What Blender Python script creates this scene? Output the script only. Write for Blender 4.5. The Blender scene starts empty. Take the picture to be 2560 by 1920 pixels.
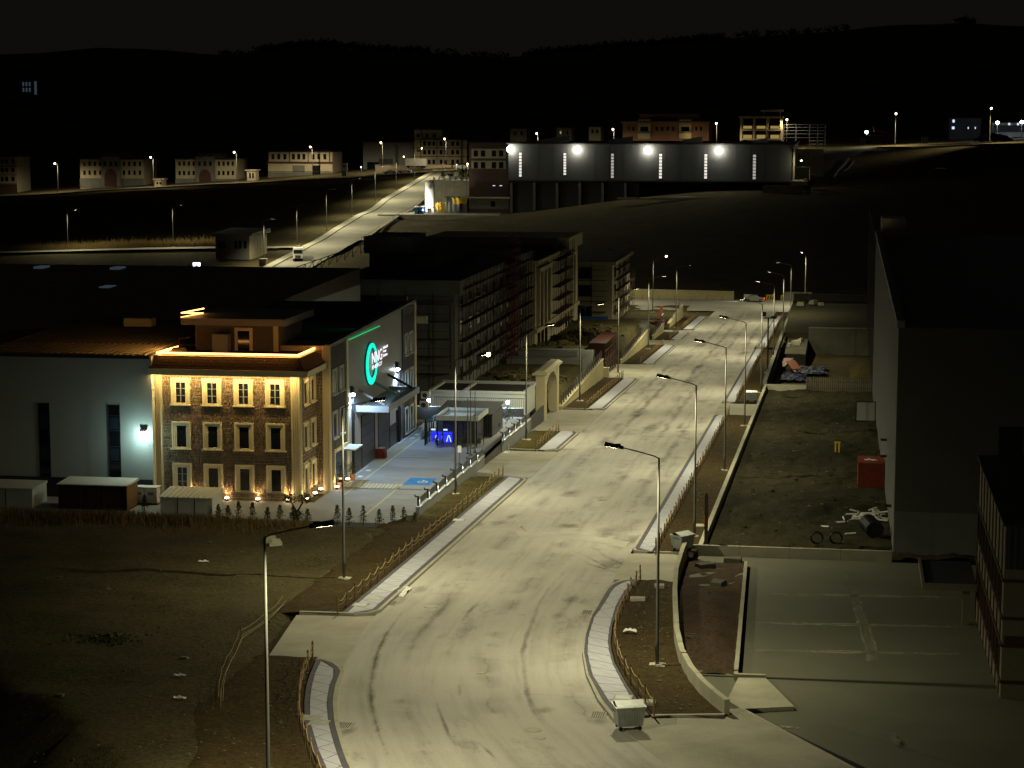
import bpy, bmesh, math, random
import numpy as np
random.seed(7)
SC = bpy.context.scene
COL = SC.collection
R = math.radians
# ------------------------------------------------------------------ camera
FPX = 5173.0; PIT = math.atan((960 - 290) / FPX); CH = 28.8; YAW = R(9.15); K = 0.0365
cam = bpy.data.cameras.new('camera'); camo = bpy.data.objects.new('camera', cam); COL.objects.link(camo)
cam.sensor_fit = 'HORIZONTAL'; cam.sensor_width = 36; cam.lens = 36 * FPX / 2560
cam.clip_start = 1; cam.clip_end = 9000
camo.location = (0, 0, CH); camo.rotation_euler = (math.pi / 2 - PIT, 0, YAW)
SC.camera = camo
# ------------------------------------------------------------------ night sky and exposure
w = bpy.data.worlds.new('World'); SC.world = w; w.use_nodes = True
bg = w.node_tree.nodes['Background']
bg.inputs['Color'].default_value = (1.0, 0.93, 0.80, 1); bg.inputs['Strength'].default_value = 0.0042
SC.view_settings.view_transform = 'Standard'; SC.view_settings.look = 'None'
SC.view_settings.exposure = 0; SC.view_settings.gamma = 1
SC.render.engine = 'CYCLES'
SC.cycles.use_denoising = True
SC.cycles.max_bounces = 3; SC.cycles.diffuse_bounces = 1; SC.cycles.glossy_bounces = 1
SC.cycles.transmission_bounces = 3; SC.cycles.sample_clamp_indirect = 3.0
SC.cycles.caustics_reflective = False; SC.cycles.caustics_refractive = False
# light of the street lamps and of the buildings' own lamps (each lamp is added by its builder)
STREET = (1.0, 0.915, 0.56); STREET_W = 6700.0
COOL = (0.60, 0.80, 1.0); WARM = (1.0, 0.70, 0.25); FLOOD = (1.0, 0.93, 0.72)

# ------------------------------------------------------------------ pixels to places
def ray(u, v):
    x = (u - 1280) / FPX; y = (960 - v) / FPX
    a = (x, math.cos(PIT) + y * math.sin(PIT), -math.sin(PIT) + y * math.cos(PIT))
    c, s = math.cos(YAW), math.sin(YAW)
    return (c * a[0] - s * a[1], s * a[0] + c * a[1], a[2])
def D(u, v, Y):                     # the point seen at a pixel, on a plane Y metres away
    r = ray(u, v); t = Y / r[1]; return (r[0] * t, Y, CH + r[2] * t)
def G(u, v, dz=0):                  # the point of the sloping street plane seen at a pixel
    r = ray(u, v); t = (-CH + dz + K * 110) / (r[2] + K * r[1]); return (r[0] * t, r[1] * t, CH + r[2] * t)
def GX(u, v, X):
    r = ray(u, v); t = X / r[0]; return (X, r[1] * t, CH + r[2] * t)
def zw(x, y): return (x / 3.456, 300 + y / 3.456)
def zq(x, y): return (600 + x / 3.456, 280 + y / 3.456)
def zm(x, y): return (1140 + x / 2.212, 240 + y / 2.212)
def zrr(x, y): return (1900 + x / 3.3515, 200 + y / 3.3515)
def zk(x, y): return (980 + x / 6.38, 300 + y / 6.38)
def zr(Y): return -K * (min(Y, 445) - 110)

# ------------------------------------------------------------------ materials
def node(nt, t, **kw):
    n = nt.nodes.new(t)
    for k, v in kw.items():
        if k.startswith('i_'): n.inputs[k[2:].replace('_', ' ')].default_value = v
        else: setattr(n, k, v)
    return n
def ramp(nt, fac, stops):
    n = nt.nodes.new('ShaderNodeValToRGB')
    el = n.color_ramp.elements
    while len(el) < len(stops): el.new(0.5)
    for e, (p, c) in zip(el, stops):
        e.position = p; e.color = (*c, 1) if len(c) == 3 else c
    nt.links.new(fac, n.inputs['Fac']); return n.outputs['Color']
def mixc(nt, fac, a, b, mode='MIX'):
    n = nt.nodes.new('ShaderNodeMix'); n.data_type = 'RGBA'; n.blend_type = mode
    for sock, v in ((n.inputs[0], fac), (n.inputs[6], a), (n.inputs[7], b)):
        if hasattr(v, 'links'): nt.links.new(v, sock)
        elif isinstance(v, (int, float)): sock.default_value = v
        else: sock.default_value = (*v, 1)
    return n.outputs[2]
def pos(nt, scale=(1, 1, 1)):
    g = node(nt, 'ShaderNodeNewGeometry'); m = node(nt, 'ShaderNodeMapping')
    m.inputs['Scale'].default_value = scale
    nt.links.new(g.outputs['Position'], m.inputs['Vector']); return m.outputs['Vector']
def noise(nt, vec, scale, detail=4, rough=0.6):
    n = node(nt, 'ShaderNodeTexNoise'); n.inputs['Scale'].default_value = scale
    n.inputs['Detail'].default_value = detail; n.inputs['Roughness'].default_value = rough
    nt.links.new(vec, n.inputs['Vector']); return n.outputs['Fac']
M = {}
def base(name):
    m = bpy.data.materials.new(name); m.use_nodes = True; M[name] = m
    return m, m.node_tree, m.node_tree.nodes['Principled BSDF']
def bump(nt, b, h, strength, dist=0.05):
    n = node(nt, 'ShaderNodeBump'); n.inputs['Strength'].default_value = strength; n.inputs['Distance'].default_value = dist
    nt.links.new(h, n.inputs['Height']); nt.links.new(n.outputs['Normal'], b.inputs['Normal'])
def plain(name, c, rough=0.6, metal=0, var=0.18, scale=1.2, bmp=0.0, fine=18.0, spec=0.3):
    """colour with two scales of wear"""
    m, nt, b = base(name)
    v = pos(nt)
    a = ramp(nt, noise(nt, v, scale), [(0.3, tuple(x * (1 - var) for x in c)), (0.7, tuple(min(1, x * (1 + var)) for x in c))])
    f = noise(nt, v, fine, 3)
    col = mixc(nt, 0.35, a, ramp(nt, f, [(0.35, tuple(x * (1 - 1.4 * var) for x in c)), (0.65, tuple(min(1, x * (1 + 1.2 * var)) for x in c))]))
    nt.links.new(col, b.inputs['Base Color'])
    b.inputs['Roughness'].default_value = rough; b.inputs['Metallic'].default_value = metal
    b.inputs['Specular IOR Level'].default_value = spec
    if bmp: bump(nt, b, f, bmp, 0.03)
    return m
def emit(name, c, s):
    m, nt, b = base(name)
    b.inputs['Base Color'].default_value = (*[0.5 * x for x in c], 1)
    b.inputs['Emission Color'].default_value = (*c, 1); b.inputs['Emission Strength'].default_value = s
    return m
def soil(name, c1, c2, c3, stones=0.0, scale=0.5, bs=0.9):
    m, nt, b = base(name); v = pos(nt)
    a = noise(nt, v, scale, 6, 0.65); f = noise(nt, v, 4.0, 5, 0.7); g = noise(nt, v, 16.0, 3)
    col = ramp(nt, a, [(0.35, c1), (0.5, c2), (0.66, c3)])
    col = mixc(nt, 0.6, col, ramp(nt, f, [(0.3, tuple(x * .45 for x in c1)), (0.7, tuple(x * 1.3 for x in c3))]))
    if stones:
        vo = node(nt, 'ShaderNodeTexVoronoi'); vo.inputs['Scale'].default_value = 3.0; nt.links.new(v, vo.inputs['Vector'])
        k = ramp(nt, vo.outputs['Distance'], [(0.05, (1, 1, 1)), (0.11, (0, 0, 0))])
        k2 = mixc(nt, 1.0, k, ramp(nt, f, [(0.5, (0, 0, 0)), (0.6, (stones,) * 3)]), 'MULTIPLY')
        col = mixc(nt, k2, col, (0.35, 0.31, 0.23))
    nt.links.new(col, b.inputs['Base Color']); b.inputs['Roughness'].default_value = 0.95
    b.inputs['Specular IOR Level'].default_value = 0.1
    h = mixc(nt, 0.4, f, g); bump(nt, b, h, bs, 0.25)
    return m
def concrete_road(name, c):
    """poured slabs: dusty streaks along the lane, tyre marks, wet-looking stains at the joints (lane coordinates in the UV map)"""
    m, nt, b = base(name)
    uv = node(nt, 'ShaderNodeUVMap'); mp = node(nt, 'ShaderNodeMapping'); mp.inputs['Scale'].default_value = (1, 0.06, 1)
    nt.links.new(uv.outputs['UV'], mp.inputs['Vector']); sv = mp.outputs['Vector']
    mp2 = node(nt, 'ShaderNodeMapping'); mp2.inputs['Scale'].default_value = (1, 0.30, 1)
    nt.links.new(uv.outputs['UV'], mp2.inputs['Vector']); sv2 = mp2.outputs['Vector']
    v = pos(nt)
    st = noise(nt, sv, 1.3, 5, 0.6); big = noise(nt, v, 0.11, 3); fine = noise(nt, v, 9, 4)
    col = ramp(nt, st, [(0.30, tuple(x * .66 for x in c)), (0.48, c), (0.7, tuple(x * 1.16 for x in c))])
    col = mixc(nt, 0.35, col, ramp(nt, big, [(0.35, tuple(x * .75 for x in c)), (0.65, tuple(x * 1.2 for x in c))]))
    col = mixc(nt, 0.16, col, ramp(nt, fine, [(0.3, tuple(x * .45 for x in c)), (0.7, tuple(x * 1.4 for x in c))]))
    # stains: stretched blotches, few and dark
    s1 = noise(nt, sv2, 0.42, 6, 0.72); s2 = noise(nt, v, 0.045, 2)
    a1 = ramp(nt, s1, [(0.55, (0, 0, 0)), (0.66, (1, 1, 1))]); a2 = ramp(nt, s2, [(0.40, (0, 0, 0)), (0.55, (1, 1, 1))])
    k = mixc(nt, 1.0, a1, a2, 'MULTIPLY')
    col = mixc(nt, mixc(nt, 1.0, k, (0.62, 0.62, 0.62), 'MULTIPLY'), col, tuple(x * .42 for x in c))
    # joints between slabs: three lanes of slabs, every 14 m, frayed and broken
    sep = node(nt, 'ShaderNodeSeparateXYZ'); nt.links.new(uv.outputs['UV'], sep.inputs[0])
    def line(sock, period, off, wdt):
        ad = node(nt, 'ShaderNodeMath', operation='ADD'); nt.links.new(sock, ad.inputs[0])
        wob = node(nt, 'ShaderNodeMath', operation='MULTIPLY_ADD'); nt.links.new(noise(nt, v, 0.35, 5, 0.7), wob.inputs[0]); wob.inputs[1].default_value = 1.3; wob.inputs[2].default_value = off
        nt.links.new(wob.outputs[0], ad.inputs[1])
        pp = node(nt, 'ShaderNodeMath', operation='PINGPONG'); nt.links.new(ad.outputs[0], pp.inputs[0]); pp.inputs[1].default_value = period / 2
        ss = node(nt, 'ShaderNodeMapRange'); nt.links.new(pp.outputs[0], ss.inputs[0])
        ss.inputs[1].default_value = 0; ss.inputs[2].default_value = wdt; ss.inputs[3].default_value = 1; ss.inputs[4].default_value = 0
        return ss.outputs[0]
    brk = ramp(nt, noise(nt, v, 0.16, 4), [(0.47, (0, 0, 0)), (0.58, (1, 1, 1))])
    for sock, per, off, wd, amt in ((sep.outputs[0], 4.1, 0.2, 0.09, 0.38), (sep.outputs[1], 17.0, 3.0, 0.12, 0.4), (sep.outputs[0], 4.1, 0.2, 1.0, 0.38)):
        k = mixc(nt, 1.0, line(sock, per, off, wd), brk, 'MULTIPLY')
        k = mixc(nt, 1.0, k, (amt,) * 3, 'MULTIPLY')
        col = mixc(nt, k, col, tuple(x * .28 for x in c))
    nt.links.new(col, b.inputs['Base Color']); b.inputs['Roughness'].default_value = 0.85
    b.inputs['Specular IOR Level'].default_value = 0.2
    bump(nt, b, fine, 0.15, 0.02)
    return m
concrete_road('road_concrete', (0.385, 0.372, 0.335))
plain('fresh_pour', (0.37, 0.357, 0.32), 0.85, var=0.2, scale=0.5, bmp=.1)
plain('apron_concrete', (0.33, 0.315, 0.25), 0.85, var=0.3, scale=0.35, bmp=.2)
plain('far_asphalt', (0.27, 0.26, 0.22), 0.85, var=0.28, scale=0.12)
plain('kerb_concrete', (0.36, 0.345, 0.28), 0.85, var=0.22, scale=0.8, bmp=.15)
plain('paver_grey', (0.40, 0.41, 0.47), 0.8, var=0.10, scale=1.5, bmp=.1)
plain('paver_dark', (0.085, 0.083, 0.10), 0.85, var=0.25)
soil('verge_soil', (0.040, 0.029, 0.012), (0.060, 0.043, 0.017), (0.085, 0.061, 0.024), stones=0.5, scale=0.8)
soil('lot_soil', (0.040, 0.035, 0.017), (0.078, 0.067, 0.031), (0.115, 0.096, 0.044), stones=0.5, scale=0.22)
soil('red_soil', (0.05, 0.034, 0.022), (0.08, 0.052, 0.034), (0.11, 0.075, 0.05), stones=0.8, scale=0.6)
soil('mud', (0.032, 0.030, 0.016), (0.046, 0.042, 0.022), (0.064, 0.058, 0.031), stones=0.3, scale=0.35, bs=1.0)
soil('lawn_soil', (0.045, 0.042, 0.016), (0.075, 0.066, 0.022), (0.11, 0.09, 0.03), scale=0.5, bs=.8)
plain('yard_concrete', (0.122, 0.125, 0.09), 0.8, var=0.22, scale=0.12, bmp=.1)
plain('pale_joint', (0.24, 0.23, 0.17), 0.85, var=0.25)
plain('yard_paving', (0.22, 0.235, 0.26), 0.7, var=0.16, scale=0.5, fine=9)
plain('wall_concrete', (0.34, 0.33, 0.25), 0.85, var=0.25, scale=0.5, bmp=.25)
plain('yellow_stone', (0.42, 0.37, 0.20), 0.85, var=0.25, scale=1.5, bmp=.5)
plain('raw_concrete', (0.155, 0.16, 0.145), 0.9, var=0.3, scale=0.25, bmp=.2)
plain('cream', (0.52, 0.46, 0.30), 0.7, var=0.10, scale=0.6)
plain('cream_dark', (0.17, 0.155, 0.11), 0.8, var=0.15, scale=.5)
plain('container_red', (0.24, 0.045, 0.018), 0.6, var=0.25, scale=2)
plain('cream_far', (0.42, 0.38, 0.27), 0.8, var=0.14, scale=0.3)
plain('trim', (0.66, 0.58, 0.38), 0.6, var=0.06)
plain('mortar', (0.42, 0.355, 0.235), 0.85, var=0.15)
plain('dark_stone_wall', (0.10, 0.092, 0.085), 0.85, var=0.3, scale=5)
plain('panel_white', (0.50, 0.53, 0.50), 0.5, var=0.05, scale=0.3)
plain('panel_grey', (0.30, 0.30, 0.30), 0.45, var=0.05, scale=0.3)
plain('panel_dark', (0.050, 0.054, 0.062), 0.45, var=0.1)
plain('panel_mid', (0.20, 0.205, 0.21), 0.5, var=0.06, scale=0.3)
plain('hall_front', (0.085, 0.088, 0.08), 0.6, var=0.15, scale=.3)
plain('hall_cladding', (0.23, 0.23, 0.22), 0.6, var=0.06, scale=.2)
plain('pit_concrete', (0.085, 0.083, 0.06), 0.9, var=0.35, scale=.4, bmp=.3)
plain('stone_chip', (0.13, 0.115, 0.075), 0.9, var=0.3)
plain('far_panel', (0.11, 0.118, 0.13), 0.5, var=0.05, scale=.2)
plain('roof_dark', (0.035, 0.033, 0.032), 0.7, var=0.25, scale=0.4)
plain('roof_metal', (0.16, 0.12, 0.085), 0.5, metal=0.2, var=0.15, scale=0.3)
plain('roof_tile', (0.20, 0.105, 0.05), 0.7, var=0.3, scale=4)
plain('galvanised', (0.105, 0.105, 0.095), 0.75, metal=0.1, var=0.12, scale=2)
plain('bin_metal', (0.34, 0.37, 0.36), 0.5, metal=0.5, var=0.22, scale=2.5)
plain('black_metal', (0.018, 0.018, 0.020), 0.5, metal=0.3, var=0.2)
plain('rust_metal', (0.055, 0.035, 0.025), 0.75, metal=0.3, var=0.3)
plain('wood_post', (0.19, 0.125, 0.06), 0.8, var=0.25, scale=5)
plain('rope', (0.34, 0.255, 0.13), 0.9, var=0.2, scale=8)
plain('white_paint', (0.62, 0.62, 0.50), 0.7, var=0.15, scale=3)
plain('yellow_paint', (0.46, 0.44, 0.26), 0.7, var=0.2, scale=3)
plain('yellow_metal', (0.70, 0.46, 0.03), 0.5, var=0.15)
plain('blue_paint', (0.03, 0.16, 0.42), 0.7, var=0.15, scale=2)
plain('blue_metal', (0.03, 0.12, 0.36), 0.5, var=0.15)
plain('red_paint', (0.11, 0.018, 0.012), 0.55, var=0.25, scale=2)
plain('dark_red', (0.032, 0.007, 0.005), 0.7, var=0.3, scale=2)
plain('red_far', (0.30, 0.05, 0.035), 0.6, var=0.2)
plain('orange_panel', (0.34, 0.075, 0.025), 0.6, var=0.2)
plain('brown_trim', (0.06, 0.028, 0.018), 0.7, var=0.2)
plain('brick_far', (0.085, 0.055, 0.045), 0.8, var=0.2, scale=.4)
plain('pink_render', (0.36, 0.20, 0.13), 0.8, var=0.12, scale=.4)
plain('tarp_blue', (0.018, 0.028, 0.075), 0.6, var=0.4, scale=1.5)
plain('plastic_black', (0.012, 0.012, 0.013), 0.4)
plain('white_plastic', (0.66, 0.66, 0.62), 0.5, var=0.08)
plain('car_silver', (0.24, 0.25, 0.24), 0.3, metal=0.4, var=0.06)
plain('car_white', (0.60, 0.60, 0.58), 0.3, var=0.04)
plain('tyre', (0.012, 0.012, 0.012), 0.9)
plain('terracotta', (0.40, 0.20, 0.10), 0.8)
plain('bark', (0.05, 0.035, 0.022), 0.95, var=0.3, scale=6)
plain('conifer_leaf', (0.045, 0.062, 0.022), 0.8, var=0.4, scale=3)
plain('leaf', (0.06, 0.075, 0.03), 0.8, var=0.4, scale=3)
plain('bright_leaf', (0.10, 0.14, 0.05), 0.8, var=0.35, scale=2)
plain('dry_grass', (0.14, 0.095, 0.032), 0.9, var=0.4, scale=0.8)
plain('hill_tree', (0.02, 0.022, 0.012), 0.95, var=0.3)
m, nt, b = base('stone')
v = pos(nt); vo = node(nt, 'ShaderNodeTexVoronoi'); vo.inputs['Scale'].default_value = 3.1; nt.links.new(v, vo.inputs['Vector'])
sx = node(nt, 'ShaderNodeSeparateXYZ'); nt.links.new(vo.outputs['Color'], sx.inputs[0])
c_ = ramp(nt, sx.outputs[0], [(0.0, (0.095, 0.060, 0.042)), (0.5, (0.18, 0.112, 0.075)), (1.0, (0.27, 0.18, 0.12))])
f_ = noise(nt, v, 14, 5, 0.7)
nt.links.new(mixc(nt, 0.45, c_, ramp(nt, f_, [(0.3, (0.05, 0.037, 0.027)), (0.7, (0.23, 0.165, 0.11))])), b.inputs['Base Color'])
b.inputs['Roughness'].default_value = 0.85; bump(nt, b, f_, 0.8, 0.05)
m, nt, b = base('glass_dark')
b.inputs['Base Color'].default_value = (0.012, 0.015, 0.020, 1); b.inputs['Roughness'].default_value = 0.08
b.inputs['Specular IOR Level'].default_value = 0.6
m, nt, b = base('glass_blue')
b.inputs['Base Color'].default_value = (0.03, 0.045, 0.06, 1); b.inputs['Roughness'].default_value = 0.12
m, nt, b = base('canopy_glass')
b.inputs['Base Color'].default_value = (0.02, 0.07, 0.085, 1); b.inputs['Roughness'].default_value = 0.15; b.inputs['Metallic'].default_value = .2
emit('lens_warm', (1.0, 0.86, 0.55), 30); emit('lens_dim', (0.75, 0.85, 1.0), 0.35)
emit('lens_amber', (1.0, 0.72, 0.38), 22); emit('lens_cool', (0.8, 0.93, 1.0), 40); emit('lens_flood', (1.0, 0.93, 0.68), 60)
emit('neon_orange', (1.0, 0.42, 0.10), 7); emit('neon_green', (0.0, 0.55, 0.14), 1.2); emit('neon_teal', (0.0, 0.85, 0.56), 1.15)
emit('neon_white', (1.0, 0.90, 1.0), 1.2); emit('blue_screen', (0.02, 0.03, 1.0), 1.1); emit('screen_text', (0.5, 0.7, 1.0), 1.4)
emit('window_lit', (1.0, 0.93, 0.85), 0.75); emit('amber_glow', (1.0, 0.72, 0.22), 0.28); emit('window_cold', (0.65, 0.8, 1.0), 1.0)
emit('kiosk_lit', (0.95, 0.95, 1.0), 3.0); emit('tail_red', (1.0, 0.05, 0.02), 1.8); emit('headlight', (0.95, 1.0, 0.9), 9)
emit('window_lit_dim', (1.0, 0.93, 0.85), 0.35); emit('skylight_dim', (0.45, 0.65, 0.85), 0.055)

# ------------------------------------------------------------------ mesh helpers
def ident(p): return p
class MB:
    def __init__(s, f=None): s.V = []; s.F = []; s.f = f or ident; s.uv = None
    def add(s, pts, faces):
        n = len(s.V); s.V += [tuple(s.f(p)) for p in pts]; s.F += [tuple(i + n for i in q) for q in faces]; return s
    def box(s, x0, x1, y0, y1, z0, z1):
        return s.add([(x0, y0, z0), (x1, y0, z0), (x1, y1, z0), (x0, y1, z0), (x0, y0, z1), (x1, y0, z1), (x1, y1, z1), (x0, y1, z1)],
                     [(0, 3, 2, 1), (4, 5, 6, 7), (0, 1, 5, 4), (1, 2, 6, 5), (2, 3, 7, 6), (3, 0, 4, 7)])
    def cbox(s, c, sz):
        return s.box(c[0] - sz[0] / 2, c[0] + sz[0] / 2, c[1] - sz[1] / 2, c[1] + sz[1] / 2, c[2] - sz[2] / 2, c[2] + sz[2] / 2)
    def hexa(s, p): return s.add(p, [(0, 3, 2, 1), (4, 5, 6, 7), (0, 1, 5, 4), (1, 2, 6, 5), (2, 3, 7, 6), (3, 0, 4, 7)])
    def prism(s, poly, z0, z1):
        n = len(poly); g0 = z0 if callable(z0) else (lambda x, y: z0); g1 = z1 if callable(z1) else (lambda x, y: z1)
        P = [(x, y, g0(x, y)) for x, y in poly] + [(x, y, g1(x, y)) for x, y in poly]
        return s.add(P, [tuple(range(n))[::-1], tuple(range(n, 2 * n))] + [(i, (i + 1) % n, n + (i + 1) % n, n + i) for i in range(n)])
    def tube(s, p, q, r0, r1=None, n=8, cap=True):
        r1 = r0 if r1 is None else r1
        p = np.array(p, float); q = np.array(q, float); d = q - p; L = np.linalg.norm(d)
        if L < 1e-6: return s
        d /= L; a = np.cross(d, (0, 0, 1) if abs(d[2]) < .9 else (1, 0, 0)); a /= np.linalg.norm(a); b = np.cross(d, a)
        P = []
        for c, r in ((p, r0), (q, r1)):
            for i in range(n):
                t = 2 * math.pi * i / n; P.append(tuple(c + r * (math.cos(t) * a + math.sin(t) * b)))
        F = [(i, (i + 1) % n, n + (i + 1) % n, n + i) for i in range(n)]
        if cap: F += [tuple(range(n))[::-1], tuple(range(n, 2 * n))]
        return s.add(P, F)
    def path(s, pts, r, n=6):
        for a, b in zip(pts[:-1], pts[1:]): s.tube(a, b, r, None, n)
        return s
    def lathe(s, prof, n=16, c=(0, 0, 0)):
        P = []
        for r, z in prof:
            for i in range(n):
                t = 2 * math.pi * i / n; P.append((c[0] + r * math.cos(t), c[1] + r * math.sin(t), c[2] + z))
        k = len(prof)
        F = [(j * n + i, j * n + (i + 1) % n, (j + 1) * n + (i + 1) % n, (j + 1) * n + i) for j in range(k - 1) for i in range(n)]
        F += [tuple(range(n))[::-1], tuple(range((k - 1) * n, k * n))]
        return s.add(P, F)
    def sheet(s, nx, ny, fn, uvfn=None):
        n = len(s.V)
        for j in range(ny + 1):
            for i in range(nx + 1): s.V.append(tuple(s.f(fn(i / nx, j / ny))))
        w_ = nx + 1
        s.F += [(n + j * w_ + i, n + j * w_ + i + 1, n + (j + 1) * w_ + i + 1, n + (j + 1) * w_ + i) for j in range(ny) for i in range(nx)]
        return s
    def mesh(s, name, mat):
        me = bpy.data.meshes.new(name); me.from_pydata(s.V, [], s.F)
        if mat: me.materials.append(M[mat])
        if s.uv:
            l = me.uv_layers.new(name='UVMap')
            for lp in me.loops: l.data[lp.index].uv = s.uv[lp.vertex_index]
        me.update(); return me
def link(name, data, parent=None):
    o = bpy.data.objects.new(name, data); COL.objects.link(o)
    if parent is not None: o.parent = parent
    return o
def tag(o, label=None, cat=None, group=None, kind=None):
    if label: o['label'] = label
    if cat: o['category'] = cat
    if group: o['group'] = group
    if kind: o['kind'] = kind
    return o
def thing(name, label, cat, loc=(0, 0, 0), rz=0, group=None):
    o = link(name, None); o.location = loc; o.rotation_euler = (0, 0, rz); o.empty_display_size = .2
    return tag(o, label, cat, group)
def part(name, mb, mat, parent, smooth=False, label=None, kind=None, loc=None):
    me = mb.mesh(name, mat) if isinstance(mb, MB) else mb
    if smooth:
        for p in me.polygons: p.use_smooth = True
    o = link(name, me, parent)
    if loc: o.location = loc
    return tag(o, label, None, None, kind)
def solo(name, mb, mat, label, cat, group=None, loc=None, rz=0, smooth=False):
    o = part(name, mb, mat, None, smooth)
    if loc: o.location = loc
    o.rotation_euler = (0, 0, rz)
    return tag(o, label, cat, group)
def struct(name, mb, mat, label=None, smooth=False):
    o = part(name, mb, mat, None, smooth); return tag(o, label or name.replace('_', ' '), None, None, 'structure')
def clone(o, parent=None, loc=None, rz=None, label=None, group=None):
    c = o.copy(); COL.objects.link(c); c.parent = parent
    if loc is not None: c.location = loc
    if rz is not None: c.rotation_euler = (0, 0, rz)
    if label: c['label'] = label
    if group: c['group'] = group
    for ch in list(o.children):
        if ch.type != 'LIGHT' and not ch.name.startswith('lit_lens'): clone(ch, c)
    return c
def front(y0):   # facade facing the camera: a = X, b = Z, d = outwards
    return lambda p: (p[0], y0 - p[2], p[1])
def side(x0):    # facade facing the street (+X): a = Y, b = Z, d = outwards
    return lambda p: (x0 + p[2], p[0], p[1])
def lside(x0):   # facade facing -X
    return lambda p: (x0 - p[2], p[0], p[1])
def lamp(kind, name, loc, energy, color, parent=None, size=None, spot=None, blend=0.6, aim=None, sizey=None, spread=None):
    L = bpy.data.lights.new(name, kind); L.energy = energy; L.color = color
    if kind == 'SPOT': L.spot_size = R(spot or 150); L.spot_blend = blend; L.shadow_soft_size = min(size or 0.15, .05)
    elif kind == 'POINT': L.shadow_soft_size = min(size or 0.15, .05)
    elif kind == 'AREA':
        L.shape = 'RECTANGLE'; L.size = size; L.size_y = sizey or 0.1
        if spread: L.spread = R(spread)
    o = link(name, L, parent); o.location = loc
    if aim is not None:
        from mathutils import Vector
        o.rotation_euler = Vector(aim).to_track_quat('-Z', 'Y').to_euler()
    return o
# ================================================================== ground
from mathutils import noise as mnoise, Vector
def nz(x, y, s, seed=0.0): return mnoise.noise(Vector((x * s, y * s, seed)))
def fbm(x, y, s, seed=0.0): return nz(x, y, s, seed) + .5 * nz(x, y, s * 2.1, seed + 3) + .25 * nz(x, y, s * 4.3, seed + 7)
def sm(a, b, x):
    t = max(0.0, min(1.0, (x - a) / (b - a))); return t * t * (3 - 2 * t)
CP = [(-20, 470, -12.8), (60, 470, -12), (140, 480, -10), (-90, 470, -12), (-20, 520, -7), (60, 540, -2), (150, 560, 4),
      (-149, 500, -9.2), (-136.6, 508, -8.7), (-137.9, 545, -6.6), (-139.3, 583, -4.1), (-140.7, 620, -1.6), (-142, 658, 1.0), (-143.4, 696, 3.6), (-144.8, 733, 6.2), (-145.8, 760, 7.9),
      (-149, 545, -6.7), (-149, 620, -1.8), (-149, 696, 3.4), (-131, 545, -7.2), (-131, 583, -5), (-129, 620, -2.4), (-128, 650, -1.0),
      (-182, 541, -7.3), (-215, 541, -8.4), (-300, 541, -10.6), (-420, 545, -13), (-180, 600, -3.5), (-260, 640, -5.5), (-330, 640, -8),
      (-110, 615, -1.5), (-110, 640, -1.2), (-95, 612, -.5), (-75, 606, 1.5), (-60, 604, 3.2), (-40, 604, 5.2), (-16, 604, 6.6),
      (-60, 660, 8), (-16, 640, 8), (-100, 660, 2), (0, 640, 9), (14, 640, 11), (16, 690, 16.5), (45, 690, 19.6), (120, 690, 22.5), (16, 737, 18.4), (46, 720, 20),
      (-20, 737, 17), (-60, 745, 14), (-100, 760, 12), (-400, 770, -6), (-306, 770, -1.1), (-256, 768, 1.8), (-206, 768, 4.5), (-178, 768, 6.4), (-150, 768, 8.3),
      (-300, 850, 2), (-150, 850, 12), (0, 850, 22), (150, 850, 28), (300, 700, 26), (300, 560, 8), (300, 480, -8), (-500, 640, -12), (-500, 480, -14), (-200, 480, -12)]
_c = np.array(CP, float); _n = len(_c)
def _phi(r2): return 0.5 * r2 * np.log(r2 + 1e-9)
_d2 = ((_c[:, None, :2] - _c[None, :, :2]) / 100.0) ** 2
_A = np.zeros((_n + 3, _n + 3)); _A[:_n, :_n] = _phi(_d2.sum(2)) + np.eye(_n) * 1e-4
_A[:_n, _n] = 1; _A[:_n, _n + 1:] = _c[:, :2] / 100; _A[_n, :_n] = 1; _A[_n + 1:, :_n] = (_c[:, :2] / 100).T
_w = np.linalg.solve(_A, np.concatenate([_c[:, 2], [0, 0, 0]]))
SKY = [D(u, v + 4, 1500) for u, v in ((-100, 146), (0, 140), (190, 112), (463, 130), (555, 141), (781, 116), (926, 127), (1280, 145), (1450, 133), (1600, 115), (1900, 92), (2264, 62), (2400, 56), (2560, 66), (2700, 60))]
def skyline(x, y):
    a = x / y * 1500
    xs = [p[0] for p in SKY]; zs = [p[2] for p in SKY]
    return float(np.interp(a, xs, zs))
def far_h(x, y):
    d2 = ((_c[:, 0] - x) / 100) ** 2 + ((_c[:, 1] - y) / 100) ** 2
    h = float(_w[:_n] @ _phi(d2) + _w[_n] + _w[_n + 1] * x / 100 + _w[_n + 2] * y / 100)
    yy = min(y, 860.0)
    if y > 840 or abs(x + 100) > 330:
        e = 860.0; xc = max(-430.0, min(230.0, x))
        d2 = ((_c[:, 0] - xc) / 100) ** 2 + ((_c[:, 1] - yy) / 100) ** 2
        h = float(_w[:_n] @ _phi(d2) + _w[_n] + _w[_n + 1] * xc / 100 + _w[_n + 2] * yy / 100)
    if y > 840:
        h = h + (skyline(x, max(y, 1)) - h) * sm(840, 1480, y) + fbm(x, y, 0.006) * 3 * sm(900, 1200, y) - max(0, y - 1520) * .12
    return h
def site_level(y):
    return float(np.interp(y, [205, 212, 228, 285, 291, 342, 350, 378, 388, 440], [-2.2, -2.3, -2.95, -2.95, -4.8, -4.8, -8.2, -8.4, -10.5, -12.2]))
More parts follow.
